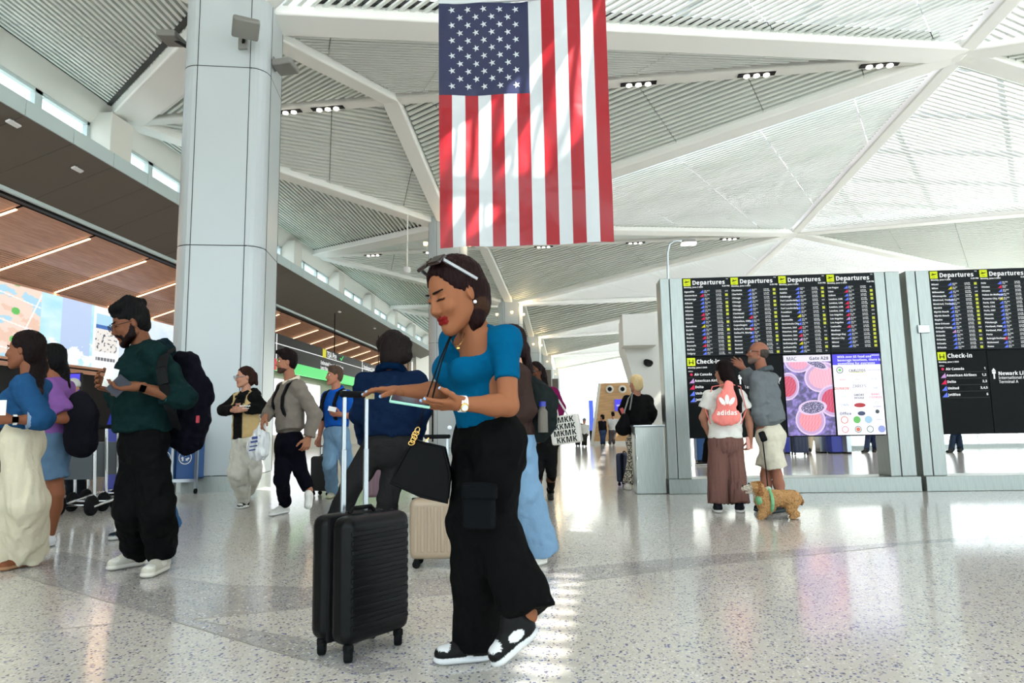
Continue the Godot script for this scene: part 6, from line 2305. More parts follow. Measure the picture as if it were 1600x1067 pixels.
func build_flag() -> void:
	var x0 := -1.635
	var x1 := 0.85
	var yt := 7.26
	var yb := 3.5
	var yc := 5.80
	var t := thing("flag", "large red white and blue striped flag with fifty stars hung upright from the roof", "flag", Vector3((x0 + x1) * 0.5, yb, -9.5))
	var cloths := {}
	for a in [["flag_red", 150, 16, 30], ["flag_white", 196, 203, 206], ["flag_blue", 34, 40, 72]]:
		var m := mat(a[0], a[1], a[2], a[3], 0.36)
		m.backlight_enabled = true
		m.backlight = Color(a[1] / 255.0, a[2] / 255.0, a[3] / 255.0) * 0.45
		m.normal_enabled = true
		m.normal_texture = noise_tex(0.008, Color.BLACK, Color.WHITE, 256, 3, FastNoiseLite.TYPE_SIMPLEX_SMOOTH, true, 6.0, 51)
		m.normal_scale = 0.5
		tri_map(m, 0.8)
	var w := (x1 - x0) / 13.0
	for i in 13:
		var top := yc if i < 7 else yt
		part(t, "stripe", cloth_strip(x0 + w * i, x0 + w * (i + 1), yb, top, 4, 44), M.flag_red if i % 2 == 0 else M.flag_white)
	var can := part(t, "canton", cloth_strip(x0, x0 + 7 * w, yc, yt, 20, 20), M.flag_blue)
	var cw := 7 * w
	var chh := yt - yc
	for row in 11:
		for k in 5 if row % 2 == 0 else 4:
			var x := x0 + cw * ((0.145 + 0.178 * k) if row % 2 == 0 else (0.234 + 0.178 * k))
			var y := yt - chh * (0.075 + 0.083 * row)
			var mb := MB.new()
			var ce := cloth_pt(x, y, 0.004)
			var ring := []
			for j in 10:
				var a := PI + TAU * j / 10
				var r := 0.056 if j % 2 == 0 else 0.0215
				ring.append(cloth_pt(x + r * cos(a), y + r * sin(a), 0.004))
			for j in 10:
				mb.tri(ce, ring[j], ring[(j + 1) % 10], Vector3.BACK)
			part(can, "star", mb.mesh(), M.flag_white)
	var hb := MB.new()
	hb.rbox(Vector3((x0 + x1) * 0.5, yt + 0.09, -9.5), Vector3(x1 - x0 + 0.02, 0.2, 0.05), 0.02)
	part(t, "header_sleeve", hb.mesh(), M.flag_white)
	var pb := MB.new()
	pb.tube([Vector3(x0 - 0.1, yt + 0.12, -9.5), Vector3(x1 + 0.1, yt + 0.12, -9.5)], 0.022, 10)
	part(t, "pole", pb.mesh(), M.alloy)
	for x in [x0 - 0.06, x1 + 0.06]:
		var cb := MB.new()
		cb.tube([Vector3(x, yt + 0.12, -9.5), Vector3(x, 8.9, -9.5)], 0.006, 6)
		part(t, "cable", cb.mesh(), M.alloy)

# ---------------------------------------------------------------- screens
func place_text(root: Node3D, txt: String, at: Vector3, h: float, m: Material, bold := true, align := HORIZONTAL_ALIGNMENT_LEFT, italic := false, spacing := 0.0, fam := "Droid Sans", called := "lettering") -> void:
	var o := MeshInstance3D.new()
	o.mesh = text_mesh(txt, h, bold, align, fam, italic, spacing)
	o.material_override = m
	o.name = called
	root.add_child(o, true)
	var base := Vector3.ZERO
	var q: Node = root
	while q != self:
		base += (q as Node3D).position
		q = q.get_parent()
	o.position = at - base

func flat(mb: MB, x: float, y: float, w: float, h: float, z: float) -> void:   # a thin plate facing the camera side
	mb.quad(Vector3(x, y, z), Vector3(x + w, y, z), Vector3(x + w, y + h, z), Vector3(x, y + h, z), Vector3.BACK)

func screen_materials() -> void:
	glow("screen_dark", 24, 30, 32, 1.0)
	glow("screen_black", 8, 10, 11, 1.0)
	glow("screen_text", 240, 244, 244, 1.0)
	glow("screen_yellow", 206, 224, 40, 1.0)
	glow("screen_gate", 198, 206, 72, 1.0)
	glow("tail_blue", 96, 122, 240, 1.0)
	glow("tail_red", 214, 40, 84, 1.0)
	glow("tail_pink", 200, 150, 210, 1.0)
	glow("tail_yellow", 206, 200, 40, 1.0)
	glow("screen_line", 74, 80, 82, 1.0)
	glow("screen_purple", 92, 84, 232, 1.0)
	glow("screen_white", 244, 244, 255, 1.25)
	glow("sign_green", 88, 214, 116, 1.1)
	glow("sign_red", 222, 52, 70, 1.0)
	for k in ["screen_dark", "screen_black", "screen_text", "screen_yellow", "screen_gate", "tail_blue", "tail_red", "tail_pink", "tail_yellow", "screen_line", "screen_purple", "screen_white", "sign_green", "sign_red"]:
		(M[k] as StandardMaterial3D).emission_energy_multiplier *= 0.7
		(M[k] as StandardMaterial3D).metallic_specular = 0.2
	for a in [["logo_green", 104, 196, 92], ["logo_dark", 40, 52, 60], ["logo_orange", 232, 116, 84], ["logo_red", 186, 36, 44], ["logo_navy", 40, 60, 96], ["logo_blue", 150, 165, 230], ["logo_grey", 150, 160, 176], ["logo_pink", 232, 128, 140], ["logo_sky", 172, 214, 240], ["logo_deep", 44, 112, 88]]:
		glow(a[0], a[1], a[2], a[3], 0.6)

func picture(im: Image, e: float) -> StandardMaterial3D:
	var m := StandardMaterial3D.new()
	m.resource_name = "screen_picture"
	m.albedo_color = Color(0.1, 0.1, 0.1)
	m.roughness = 0.3
	m.emission_enabled = true
	m.emission = Color.BLACK
	m.emission_texture = ImageTexture.create_from_image(im)
	m.emission_energy_multiplier = e
	m.emission_operator = BaseMaterial3D.EMISSION_OP_ADD
	m.texture_repeat = false
	return m

func departures(root: Node3D, x: float, y: float, w: float, h: float, z: float, cities: Array, sd: int) -> void:
	var mb := MB.new()
	mb.rbox(Vector3(x + w * 0.5, y + h * 0.5, z - 0.03), Vector3(w - 0.008, h - 0.008, 0.06), 0.004)
	var s := part(root, "departures_screen", mb.mesh(), M.screen_dark, "dark departures screen with yellow plane icon and rows of flights")
	var f := z + 0.004
	var ib := MB.new()
	flat(ib, x + 0.015, y + h - 0.118, 0.1, 0.1, f)
	part(s, "plane_icon_tile", ib.mesh(), M.screen_yellow)
	var pl := MB.new()      # aeroplane taking off
	var poly := PackedVector2Array([Vector2(-0.034, 0.004), Vector2(-0.026, -0.006), Vector2(0.02, 0.006), Vector2(0.034, 0.014), Vector2(0.034, 0.02), Vector2(0.022, 0.018), Vector2(-0.002, 0.014), Vector2(-0.02, 0.03), Vector2(-0.026, 0.028), Vector2(-0.014, 0.01), Vector2(-0.026, 0.006), Vector2(-0.032, 0.012)])
	pl.prism(poly, Vector3(x + 0.065, y + h - 0.07, f), Vector3.RIGHT, Vector3.UP, 0.002)
	flat(pl, x + 0.04, y + h - 0.1, 0.04, 0.005, f + 0.001)
	part(s, "plane_icon", pl.mesh(), M.screen_black)
	place_text(s, "Departures", Vector3(x + 0.135, y + h - 0.075, f), 0.062, M.screen_text)
	place_text(s, "Monday, June 2 2025", Vector3(x + 0.02, y + h - 0.137, f), 0.02, M.screen_text)
	place_text(s, "5:29 PM", Vector3(x + w - 0.105, y + h - 0.13, f), 0.021, M.screen_text)
	place_text(s, "1/2", Vector3(x + w - 0.05, y + h - 0.03, f), 0.016, M.screen_text, false)
	var r := RandomNumberGenerator.new()
	r.seed = sd
	var n := cities.size()
	var pitch := (h - 0.185) / 17.0
	for i in n:
		var ry := y + h - 0.175 - pitch * (i + 0.5)
		var lines := MB.new()
		flat(lines, x + 0.015, ry - pitch * 0.5, w - 0.03, 0.0022, f - 0.0015)
		part(s, "row_line", lines.mesh(), M.screen_line)
		var u := r.randf()
		var key := "tail_blue" if u < 0.7 else ("tail_red" if u < 0.84 else ("tail_pink" if u < 0.93 else "tail_yellow"))
		var q := MB.new()
		var tx := x + w * 0.36
		q.tri(Vector3(tx, ry - 0.018, f), Vector3(tx + 0.055, ry - 0.018, f), Vector3(tx + 0.05, ry + 0.024, f), Vector3.BACK)
		part(s, "airline_mark", q.mesh(), M[key])
		var two: String = ["UA ", "DL ", "AA ", "B6 "][0 if key == "tail_blue" else (1 if key == "tail_red" else 2)]
		place_text(s, cities[i], Vector3(x + 0.022, ry + 0.002, f), 0.023, M.screen_text, true, HORIZONTAL_ALIGNMENT_LEFT, false, 0.0, "Droid Sans", "city_name")
		place_text(s, "%s%d\n%d:%02d" % [two, r.randi_range(120, 2480), r.randi_range(5, 9), r.randi_range(0, 11) * 5], Vector3(x + w * 0.36 + 0.062, ry, f), 0.015, M.screen_text, false, HORIZONTAL_ALIGNMENT_LEFT, false, -6.0, "Droid Sans", "flight_number")
		place_text(s, "%d:%02d PM\n%s" % [r.randi_range(5, 9), r.randi_range(0, 11) * 5, "On Time" if r.randf() < 0.7 else "Boarding"], Vector3(x + w * 0.7, ry, f), 0.015, M.screen_text, false, HORIZONTAL_ALIGNMENT_LEFT, false, -6.0, "Droid Sans", "flight_time")
		if r.randf() < 0.66:
			var gates := MB.new()
			flat(gates, x + w - 0.07, ry - 0.016, 0.036, 0.034, f)
			part(s, "gate_tile", gates.mesh(), M.screen_gate)
		else:
			place_text(s, "A%d" % r.randi_range(1, 33), Vector3(x + w - 0.07, ry, f), 0.017, M.screen_text, false, HORIZONTAL_ALIGNMENT_LEFT, false, 0.0, "Droid Sans", "gate_number")

func checkin(root: Node3D, x: float, y: float, w: float, h: float, z: float) -> void:
	var mb := MB.new()
	mb.rbox(Vector3(x + w * 0.5, y + h * 0.5, z - 0.03), Vector3(w - 0.008, h - 0.008, 0.06), 0.004)
	var s := part(root, "checkin_screen", mb.mesh(), M.screen_black, "black check-in screen listing five airlines")
	var f := z + 0.004
	var ib := MB.new()
	flat(ib, x + 0.015, y + h - 0.125, 0.11, 0.11, f)
	part(s, "icon_tile", ib.mesh(), M.screen_yellow)
	var pb := MB.new()
	for k in 2:
		pb.disc(Vector3(x + 0.045 + 0.05 * k, y + h - 0.05, f + 0.001), Vector3.BACK, 0.008, 10)
		flat(pb, x + 0.038 + 0.05 * k, y + h - 0.105, 0.014, 0.045, f + 0.001)
	flat(pb, x + 0.05, y + h - 0.085, 0.04, 0.01, f + 0.001)
	part(s, "person_icon", pb.mesh(), M.screen_black)
	place_text(s, "Check-in", Vector3(x + 0.14, y + h - 0.07, f), 0.058, M.screen_text)
	place_text(s, "Monday, June 2 2025", Vector3(x + 0.02, y + h - 0.15, f), 0.02, M.screen_text)
	place_text(s, "Airline", Vector3(x + 0.025, y + h - 0.2, f), 0.016, M.screen_text, false)
	var rows := [["Air Canada", "1", "tail_red"], ["American Airlines", "1,2", "tail_pink"], ["Delta", "2,3", "tail_red"], ["United", "3,4,5", "tail_blue"], ["JetBlue", "6", "tail_blue"]]
	for i in 5:
		var ry := y + h - 0.245 - 0.086 * i
		place_text(s, rows[i][0], Vector3(x + 0.105, ry, f), 0.034, M.screen_text)
		place_text(s, rows[i][1], Vector3(x + w - 0.03, ry, f), 0.032, M.screen_text, true, HORIZONTAL_ALIGNMENT_RIGHT)
		var q := MB.new()
		if i == 0:
			q.disc(Vector3(x + 0.065, ry, f), Vector3.BACK, 0.018, 12)
		else:
			q.tri(Vector3(x + 0.03, ry - 0.032, f), Vector3(x + 0.1, ry - 0.032, f), Vector3(x + 0.092, ry + 0.034, f), Vector3.BACK)
		part(s, "airline_mark", q.mesh(), M[rows[i][2]])
		var l := MB.new()
		flat(l, x + 0.02, ry - 0.045, w - 0.04, 0.003, f - 0.001)
		part(s, "row_line", l.mesh(), M.screen_line)

func welcome(root: Node3D, x: float, y: float, w: float, h: float, z: float) -> void:
	var mb := MB.new()
	mb.rbox(Vector3(x + w * 0.5, y + h * 0.5, z - 0.03), Vector3(w - 0.008, h - 0.008, 0.06), 0.004)
	var s := part(root, "welcome_screen", mb.mesh(), M.screen_black, "black screen with the airport's name")
	var f := z + 0.004
	place_text(s, "Newark Liberty", Vector3(x + 0.12, y + h - 0.32, f), 0.05, M.screen_text)
	place_text(s, "International Airport\nTerminal A", Vector3(x + 0.12, y + h - 0.405, f), 0.038, M.screen_text, false, HORIZONTAL_ALIGNMENT_LEFT, true, -4.0)
	var t := MB.new()      # small tower emblem
	flat(t, x + 0.058, y + h - 0.39, 0.02, 0.07, f)
	flat(t, x + 0.045, y + h - 0.32, 0.046, 0.03, f)
	t.tri(Vector3(x + 0.04, y + h - 0.285, f), Vector3(x + 0.096, y + h - 0.285, f), Vector3(x + 0.068, y + h - 0.245, f), Vector3.BACK)
	part(s, "emblem", t.mesh(), M.screen_text)

func cosmetics_picture() -> Image:
	var w := 190
	var h := 330
	var im := Image.create(w, h, false, Image.FORMAT_RGB8)
	var n := FastNoiseLite.new()
	n.frequency = 0.03
	n.seed = 4
	# compacts: centre, radii, turn, powder colour
	var cs := [[60, 20, 58, 52, 0.1, Color8(246, 158, 186)], [10, 128, 46, 58, -0.2, Color8(206, 52, 92)], [150, 92, 72, 62, 0.3, Color8(240, 176, 196)], [190, 190, 64, 66, 0.1, Color8(208, 50, 96)], [92, 268, 60, 62, 0.0, Color8(246, 146, 160)]]
	for y in h:
		for x in w:
			var v := n.get_noise_2d(x, y)
			var c := Color8(72, 60, 116).lerp(Color8(150, 128, 214), clampf(v * 1.6 + 0.3, 0.0, 1.0))
			for a in cs:
				var p := Vector2((x - a[0]), (y - a[1])).rotated(a[4])
				var d := Vector2(p.x / a[2], p.y / a[3]).length()
				if d < 1.0:
					c = Color8(226, 200, 232) if d > 0.9 else Color8(196, 160, 208)
					if d < 0.74:
						c = (a[5] as Color).lerp(Color.WHITE, 0.16 * sin(p.x * 0.5 + p.y * 0.2) * sin(p.y * 0.13))
			for a in [[128, 34, 44, 14, -0.45], [104, 216, 46, 24, 0.1]]:
				var p := Vector2((x - a[0]), (y - a[1])).rotated(a[4])
				var d := Vector2(p.x / a[2], p.y / a[3]).length()
				if d < 1.25:
					c = Color8(226, 200, 232)
				if d < 1.0:
					c = Color8(52, 50, 92) if n.get_noise_2d(x * 6, y * 6) < 0.15 else Color8(214, 196, 238)
			if y < 28:
				c = Color8(232, 226, 246)
			im.set_pixel(x, y, c)
	return im

func cosmetics(root: Node3D, x: float, y: float, w: float, h: float, z: float) -> void:
	var mb := MB.new()
	mb.rbox(Vector3(x + w * 0.5, y + h * 0.5, z - 0.035), Vector3(w - 0.008, h - 0.008, 0.06), 0.004)
	var s := part(root, "cosmetics_screen", mb.mesh(), M.black_metal, "bright screen showing pink make-up compacts on purple")
	var q := MB.new()
	flat(q, x + 0.012, y + 0.012, w - 0.024, h - 0.024, z)
	part(s, "picture", q.mesh(), picture(cosmetics_picture(), 0.75))
	place_text(s, "MAC", Vector3(x + 0.05, y + h - 0.062, z + 0.003), 0.05, M.logo_dark, false)
	place_text(s, "Gate A28", Vector3(x + w - 0.04, y + h - 0.06, z + 0.003), 0.045, M.logo_dark, true, HORIZONTAL_ALIGNMENT_RIGHT)
	screen_light(Vector3(x + w * 0.5, y + h * 0.5, z + 0.03), w, h, Color(0.95, 0.75, 0.95), 0.05)

func screen_light(at: Vector3, w: float, h: float, c: Color, e: float, b := Basis(Vector3.UP, PI)) -> void:
	var l := AreaLight3D.new()
	l.name = "screen_light"
	l.area_size = Vector2(w, h)
	l.light_color = c
	l.light_energy = e
	l.area_range = 30.0
	l.area_attenuation = 2.0
	l.shadow_enabled = true
	l.transform = Transform3D(b, at)
	add_child(l, true)

func food(root: Node3D, x: float, y: float, w: float, h: float, z: float) -> void:
	var mb := MB.new()
	mb.rbox(Vector3(x + w * 0.5, y + h * 0.5, z - 0.035), Vector3(w - 0.008, h - 0.008, 0.06), 0.004)
	var s := part(root, "food_screen", mb.mesh(), M.black_metal, "white screen of restaurant logos under a violet banner")
	var q := MB.new()
	flat(q, x + 0.012, y + 0.012, w - 0.024, h - 0.17, z)
	part(s, "white_field", q.mesh(), M.screen_white)
	var b := MB.new()
	flat(b, x + 0.012, y + h - 0.158, w - 0.024, 0.146, z)
	part(s, "banner", b.mesh(), M.screen_purple)
	var f := z + 0.003
	place_text(s, "With over 65 food and\nbeverage locations, there is\nsomething for everyone", Vector3(x + 0.075, y + h - 0.095, f), 0.032, M.screen_text, true, HORIZONTAL_ALIGNMENT_LEFT, false, -4.0)
	place_text(s, "NEWARK", Vector3(x + w - 0.02, y + h - 0.034, f), 0.018, M.screen_text, true, HORIZONTAL_ALIGNMENT_RIGHT)
	var names := [["CARLITOS", 0.5, 0.215, 0.036, "logo_dark", true], ["Smashburger", 0.83, 0.21, 0.022, "logo_grey", false], ["DUNKIN'", 0.17, 0.43, 0.036, "logo_orange", true], ["ZARO'S", 0.52, 0.405, 0.042, "logo_dark", false], ["SMOKE\nHOUSE", 0.5, 0.53, 0.03, "logo_dark", true], ["BANG\nCOOKIES", 0.83, 0.525, 0.03, "logo_pink", true], ["TOWN", 0.18, 0.63, 0.036, "logo_grey", false], ["Office", 0.2, 0.735, 0.04, "logo_navy", true], ["gelato", 0.2, 0.32, 0.022, "logo_orange", false], ["bistro", 0.5, 0.32, 0.018, "logo_grey", false], ["kitchen", 0.83, 0.32, 0.018, "logo_grey", false], ["market", 0.18, 0.53, 0.02, "logo_sky", false], ["provisions", 0.85, 0.655, 0.017, "logo_navy", false], ["bakery", 0.87, 0.81, 0.022, "logo_grey", false], ["BAR", 0.84, 0.43, 0.024, "logo_grey", false]]
	for a in names:
		place_text(s, a[0], Vector3(x + w * a[1], y + h - h * a[2], f), a[3], M[a[4]], a[5], HORIZONTAL_ALIGNMENT_CENTER, false, -6.0)
	var ul := MB.new()
	flat(ul, x + w * 0.36, y + h - h * 0.238, w * 0.28, 0.008, f)
	part(s, "underline", ul.mesh(), M.screen_gate)
	for a in [[0.15, 0.205, 0.046, "logo_dark", true], [0.15, 0.205, 0.02, "logo_green", false], [0.17, 0.81, 0.05, "logo_orange", true], [0.42, 0.81, 0.048, "logo_green", false], [0.65, 0.81, 0.05, "logo_sky", false], [0.17, 0.925, 0.045, "logo_pink", true], [0.43, 0.925, 0.045, "logo_deep", true], [0.43, 0.925, 0.028, "logo_orange", false], [0.67, 0.925, 0.046, "logo_deep", true], [0.9, 0.925, 0.048, "logo_blue", false], [0.84, 0.715, 0.027, "logo_dark", false], [0.84, 0.61, 0.02, "logo_blue", true]]:
		var d := MB.new()
		d.disc(Vector3(x + w * a[0], y + h - h * a[1], f), Vector3.BACK, a[2], 20, a[2] * 0.78 if a[4] else 0.0)
		part(s, "logo_disc", d.mesh(), M[a[3]])
	for a in [[0.5, 0.635, 0.075, 0.03, "logo_red"], [0.52, 0.735, 0.05, 0.03, "logo_navy"]]:
		var d := MB.new()
		var poly := PackedVector2Array()
		for j in 18:
			poly.append(Vector2(a[2] * cos(TAU * j / 18), a[3] * sin(TAU * j / 18)))
		d.prism(poly, Vector3(x + w * a[0], y + h - h * a[1], f - 0.001), Vector3.RIGHT, Vector3.UP, 0.002)
		part(s, "logo_disc", d.mesh(), M[a[4]])
	screen_light(Vector3(x + w * 0.5, y + h * 0.5, z + 0.03), w, h, Color(0.9, 0.9, 1.0), 0.06)

func build_boards() -> void:
	var c1 := ["Aguadilla", "Amsterdam", "Anchorage", "Athens", "Atlanta", "Atlanta", "Atlanta", "Atlanta", "Austin", "Barcelona", "Berlin", "Bogota", "Boston", "Boston", "Brussels", "Buffalo", "Calgary"]
	var c2 := ["Charlotte", "Charlotte", "Chicago", "Chicago", "Chicago", "Chicago", "Cincinnati", "Cleveland", "Columbus, CMH", "Copenhagen", "Dallas/Ft. Worth", "Dallas/Ft. Worth", "Denver", "Denver", "Denver", "Detroit", "Detroit"]
	var c3 := ["Detroit", "Dublin", "Edinburgh", "Fort Lauderdale", "Fort Lauderdale", "Fort Lauderdale", "Frankfurt", "Geneva", "Greenville", "Guatemala City", "Houston, IAH", "Houston, IAH", "Houston, IAH", "Houston, IAH", "Indianapolis", "Jacksonville", "Kansas City"]
	var c4 := ["Las Vegas", "Lima", "Lisbon", "London, LHR", "London, LHR", "London, LHR", "London, LHR", "Los Angeles", "Los Angeles", "Los Angeles", "Louisville", "Madison", "Montego Bay", "Mexico City", "Miami", "Miami"]
	var c5 := ["Miami", "Milan", "Milwaukee", "Minneapolis", "Montreal, Trudeau", "Montreal, Trudeau", "Munich", "Myrtle Beach", "Myrtle Beach", "Naples", "New Orleans", "Orange County", "Orlando", "Orlando", "Orlando", "Orlando", "Orlando"]
	var c6 := ["Oslo", "Ottawa", "Ottawa", "Palma de Mallorca", "Panama City, PTY", "Paris, CDG", "Paris, CDG", "Paris, ORY", "Phoenix", "Phoenix", "Pittsburgh", "Portland, PWM", "Portland, PDX", "Porto", "Raleigh/Durham", "Richmond", "Rome"]
	var z := -9.52
	for k in 2:
		var xl := 1.465 if k == 0 else 4.79
		var xr := 4.71 if k == 0 else 8.05
		var sx := 1.775 if k == 0 else 5.1
		var lab := "steel flight information stand with four departures screens and bright advertisements" if k == 0 else "steel flight information stand with check-in list and airport name screens"
		var t := thing("information_stand", lab, "sign", Vector3((xl + xr) * 0.5, 0, z - 0.15))
		# plinth
		var pb := MB.new()
		pb.rbox(Vector3((xl + xr) * 0.5, 0.097, z - 0.16), Vector3(xr - xl + 0.02, 0.194, 0.5), 0.008)
		part(t, "plinth", pb.mesh(), M.brushed_steel)
		# side pylons, each of two folded leaves
		for s in 2:
			var a := xl if s == 0 else sx + 2.6
			var b := sx if s == 0 else xr
			var m := lerpf(a, b, 0.42)
			for e in [[a, m - 0.004], [m + 0.004, b]]:
				var mb := MB.new()
				mb.rbox(Vector3((e[0] + e[1]) * 0.5, 1.575, z - 0.17), Vector3(e[1] - e[0], 2.765, 0.36), 0.01)
				part(t, "pylon_leaf", mb.mesh(), M.brushed_steel)
		var bb := MB.new()
		bb.box(Vector3(sx + 1.3, 1.845, z - 0.13), Vector3(2.6, 2.23, 0.1))
		part(t, "back_panel", bb.mesh(), M.black_metal)
		var w := 0.65
		var lists := [c1, c2, c3, c4] if k == 0 else [c5, c6, c1, c2]
		for i in 4:
			departures(t, sx + w * i, 1.852, w, 1.105, z, lists[i], 60 + i + k * 10)
		checkin(t, sx, 0.735, w, 1.11, z)
		welcome(t, sx + w, 0.735, w, 1.11, z)
		cosmetics(t, sx + 2 * w, 0.735, w, 1.11, z)
		food(t, sx + 3 * w, 0.735, w, 1.11, z)
		if k == 1:
			var sb := MB.new()
			sb.rbox(PZ(1443, 514, z + 0.025), Vector3(0.15, 0.11, 0.03), 0.008)
			part(t, "control_box", sb.mesh(), M.alloy)
	# gooseneck lamp rising behind the left pylon
	var g := thing("gooseneck_lamp", "slim grey gooseneck lamp rising behind the departures board", "lamp", Vector3(1.6, 0.0, -10.0))
	var zz := -10.0
	var pts := [Vector3(PZ(1044, 440, zz).x, 0.0, zz)]
	for e in [[1044, 440], [1043, 395], [1046, 382], [1054, 377], [1066, 376], [1072, 376]]:
		pts.append(PZ(e[0], e[1], zz))
	var gb := MB.new()
	gb.tube(pts, 0.016, 10)
	part(g, "pole", gb.mesh(), M.alloy)
	var lb := MB.new()
	lb.rbox(PZ(1076, 377, zz), Vector3(0.2, 0.05, 0.11), 0.02)
	part(g, "lamp_head", lb.mesh(), M.grey_plastic)
	var gl := MB.new()
	gl.rbox(PZ(1076, 381, zz), Vector3(0.22, 0.035, 0.12), 0.015)
	part(g, "diffuser", gl.mesh(), M.downlight)
	var l := SpotLight3D.new()
	l.name = "gooseneck_beam"
	l.position = PZ(1076, 384, zz) - g.position + Vector3(0, -0.02, 0)
	l.rotation_degrees = Vector3(-90, 0, 0)
	l.spot_angle = 55.0
	l.spot_range = 25.0
	l.spot_attenuation = 2.0
	l.light_energy = 1.5
	l.light_size = 0.08
	l.shadow_enabled = true
	g.add_child(l)
	# steel desk beside the board
	var d := thing("steel_desk", "brushed steel counter pedestal beside the departures stand", "counter", G(1018, 772))
	var zd := G(1018, 772).z
	var xa := PZ(995, 772, zd).x
	var xb := PZ(1042, 772, zd).x
	var ht := PZ(1018, 666, zd).y
	var db := MB.new()
	db.rbox(Vector3((xa + xb) * 0.5, ht * 0.5, zd - 0.2), Vector3(xb - xa, ht, 0.4), 0.012)
	part(d, "body", db.mesh(), M.brushed_steel)
	var eb := MB.new()
	eb.rbox(Vector3((xa + xb) * 0.5, ht + 0.008, zd - 0.2), Vector3(xb - xa + 0.03, 0.024, 0.43), 0.008)
	part(d, "top", eb.mesh(), M.alloy)
	var hg := MB.new()
	for y in [0.15, 0.45, 0.75]:
		hg.tube([Vector3(xa + 0.02, y, zd + 0.004), Vector3(xa + 0.02, y + 0.06, zd + 0.004)], 0.008, 8)
	part(d, "hinge", hg.mesh(), M.chrome)

# ---------------------------------------------------------------- left: screens, signs, carts, bins
func led_picture() -> Image:
	var w := 640
	var h := 96
	var im := Image.create(w, h, false, Image.FORMAT_RGB8)
	var n := FastNoiseLite.new()
	n.frequency = 0.02
	n.seed = 9
	for y in h:
		for x in w:
			var c := Color8(236, 214, 200)
			var v := n.get_noise_2d(x, y * 1.5)
			if x < 418:          # a map: land, roads, water and tree dots
				if v > 0.28: c = Color8(170, 214, 236)
				elif v < -0.22: c = Color8(232, 196, 176)
				if absf(sin(x * 0.06 + y * 0.02)) < 0.05 or absf(sin(y * 0.09 - x * 0.02)) < 0.06: c = Color8(250, 250, 248)
				var gx := int(x) % 46
				var gy := int(y + (x / 46) * 17) % 38
				if Vector2(gx - 20, gy - 18).length() < 4.5: c = Color8(96, 190, 92)
			else:                # sky and spray
				c = Color8(160, 220, 236).lerp(Color8(206, 238, 248), clampf(0.5 + v, 0.0, 1.0))
				if x > 444 and x < 487 and y < 84: c = Color8(184, 204, 236)
				if y > 60 and n.get_noise_2d(x * 2.0, y * 2.0) > 0.1 - (y - 60) * 0.008: c = Color8(240, 248, 252)
				if x > 490 and x < 534:      # beach postcard
					c = Color8(244, 246, 248)
					if x > 494 and x < 530 and y > 10 and y < 70:
						c = Color8(170, 214, 240) if y < 28 else (Color8(50, 104, 178) if y < 34 else Color8(232, 228, 222))
						if y > 38 and n.get_noise_2d(x * 7.0, y * 7.0) > 0.32: c = Color8(60, 70, 84)
					if y > 78 and y < 84 and x > 496 and x < 528 and (x % 5) < 4: c = Color8(110, 110, 116)
				if x >= 534: c = Color8(226, 236, 246).lerp(Color8(200, 220, 242), clampf(0.5 + v, 0.0, 1.0))
			im.set_pixel(x, y, c)
	return im

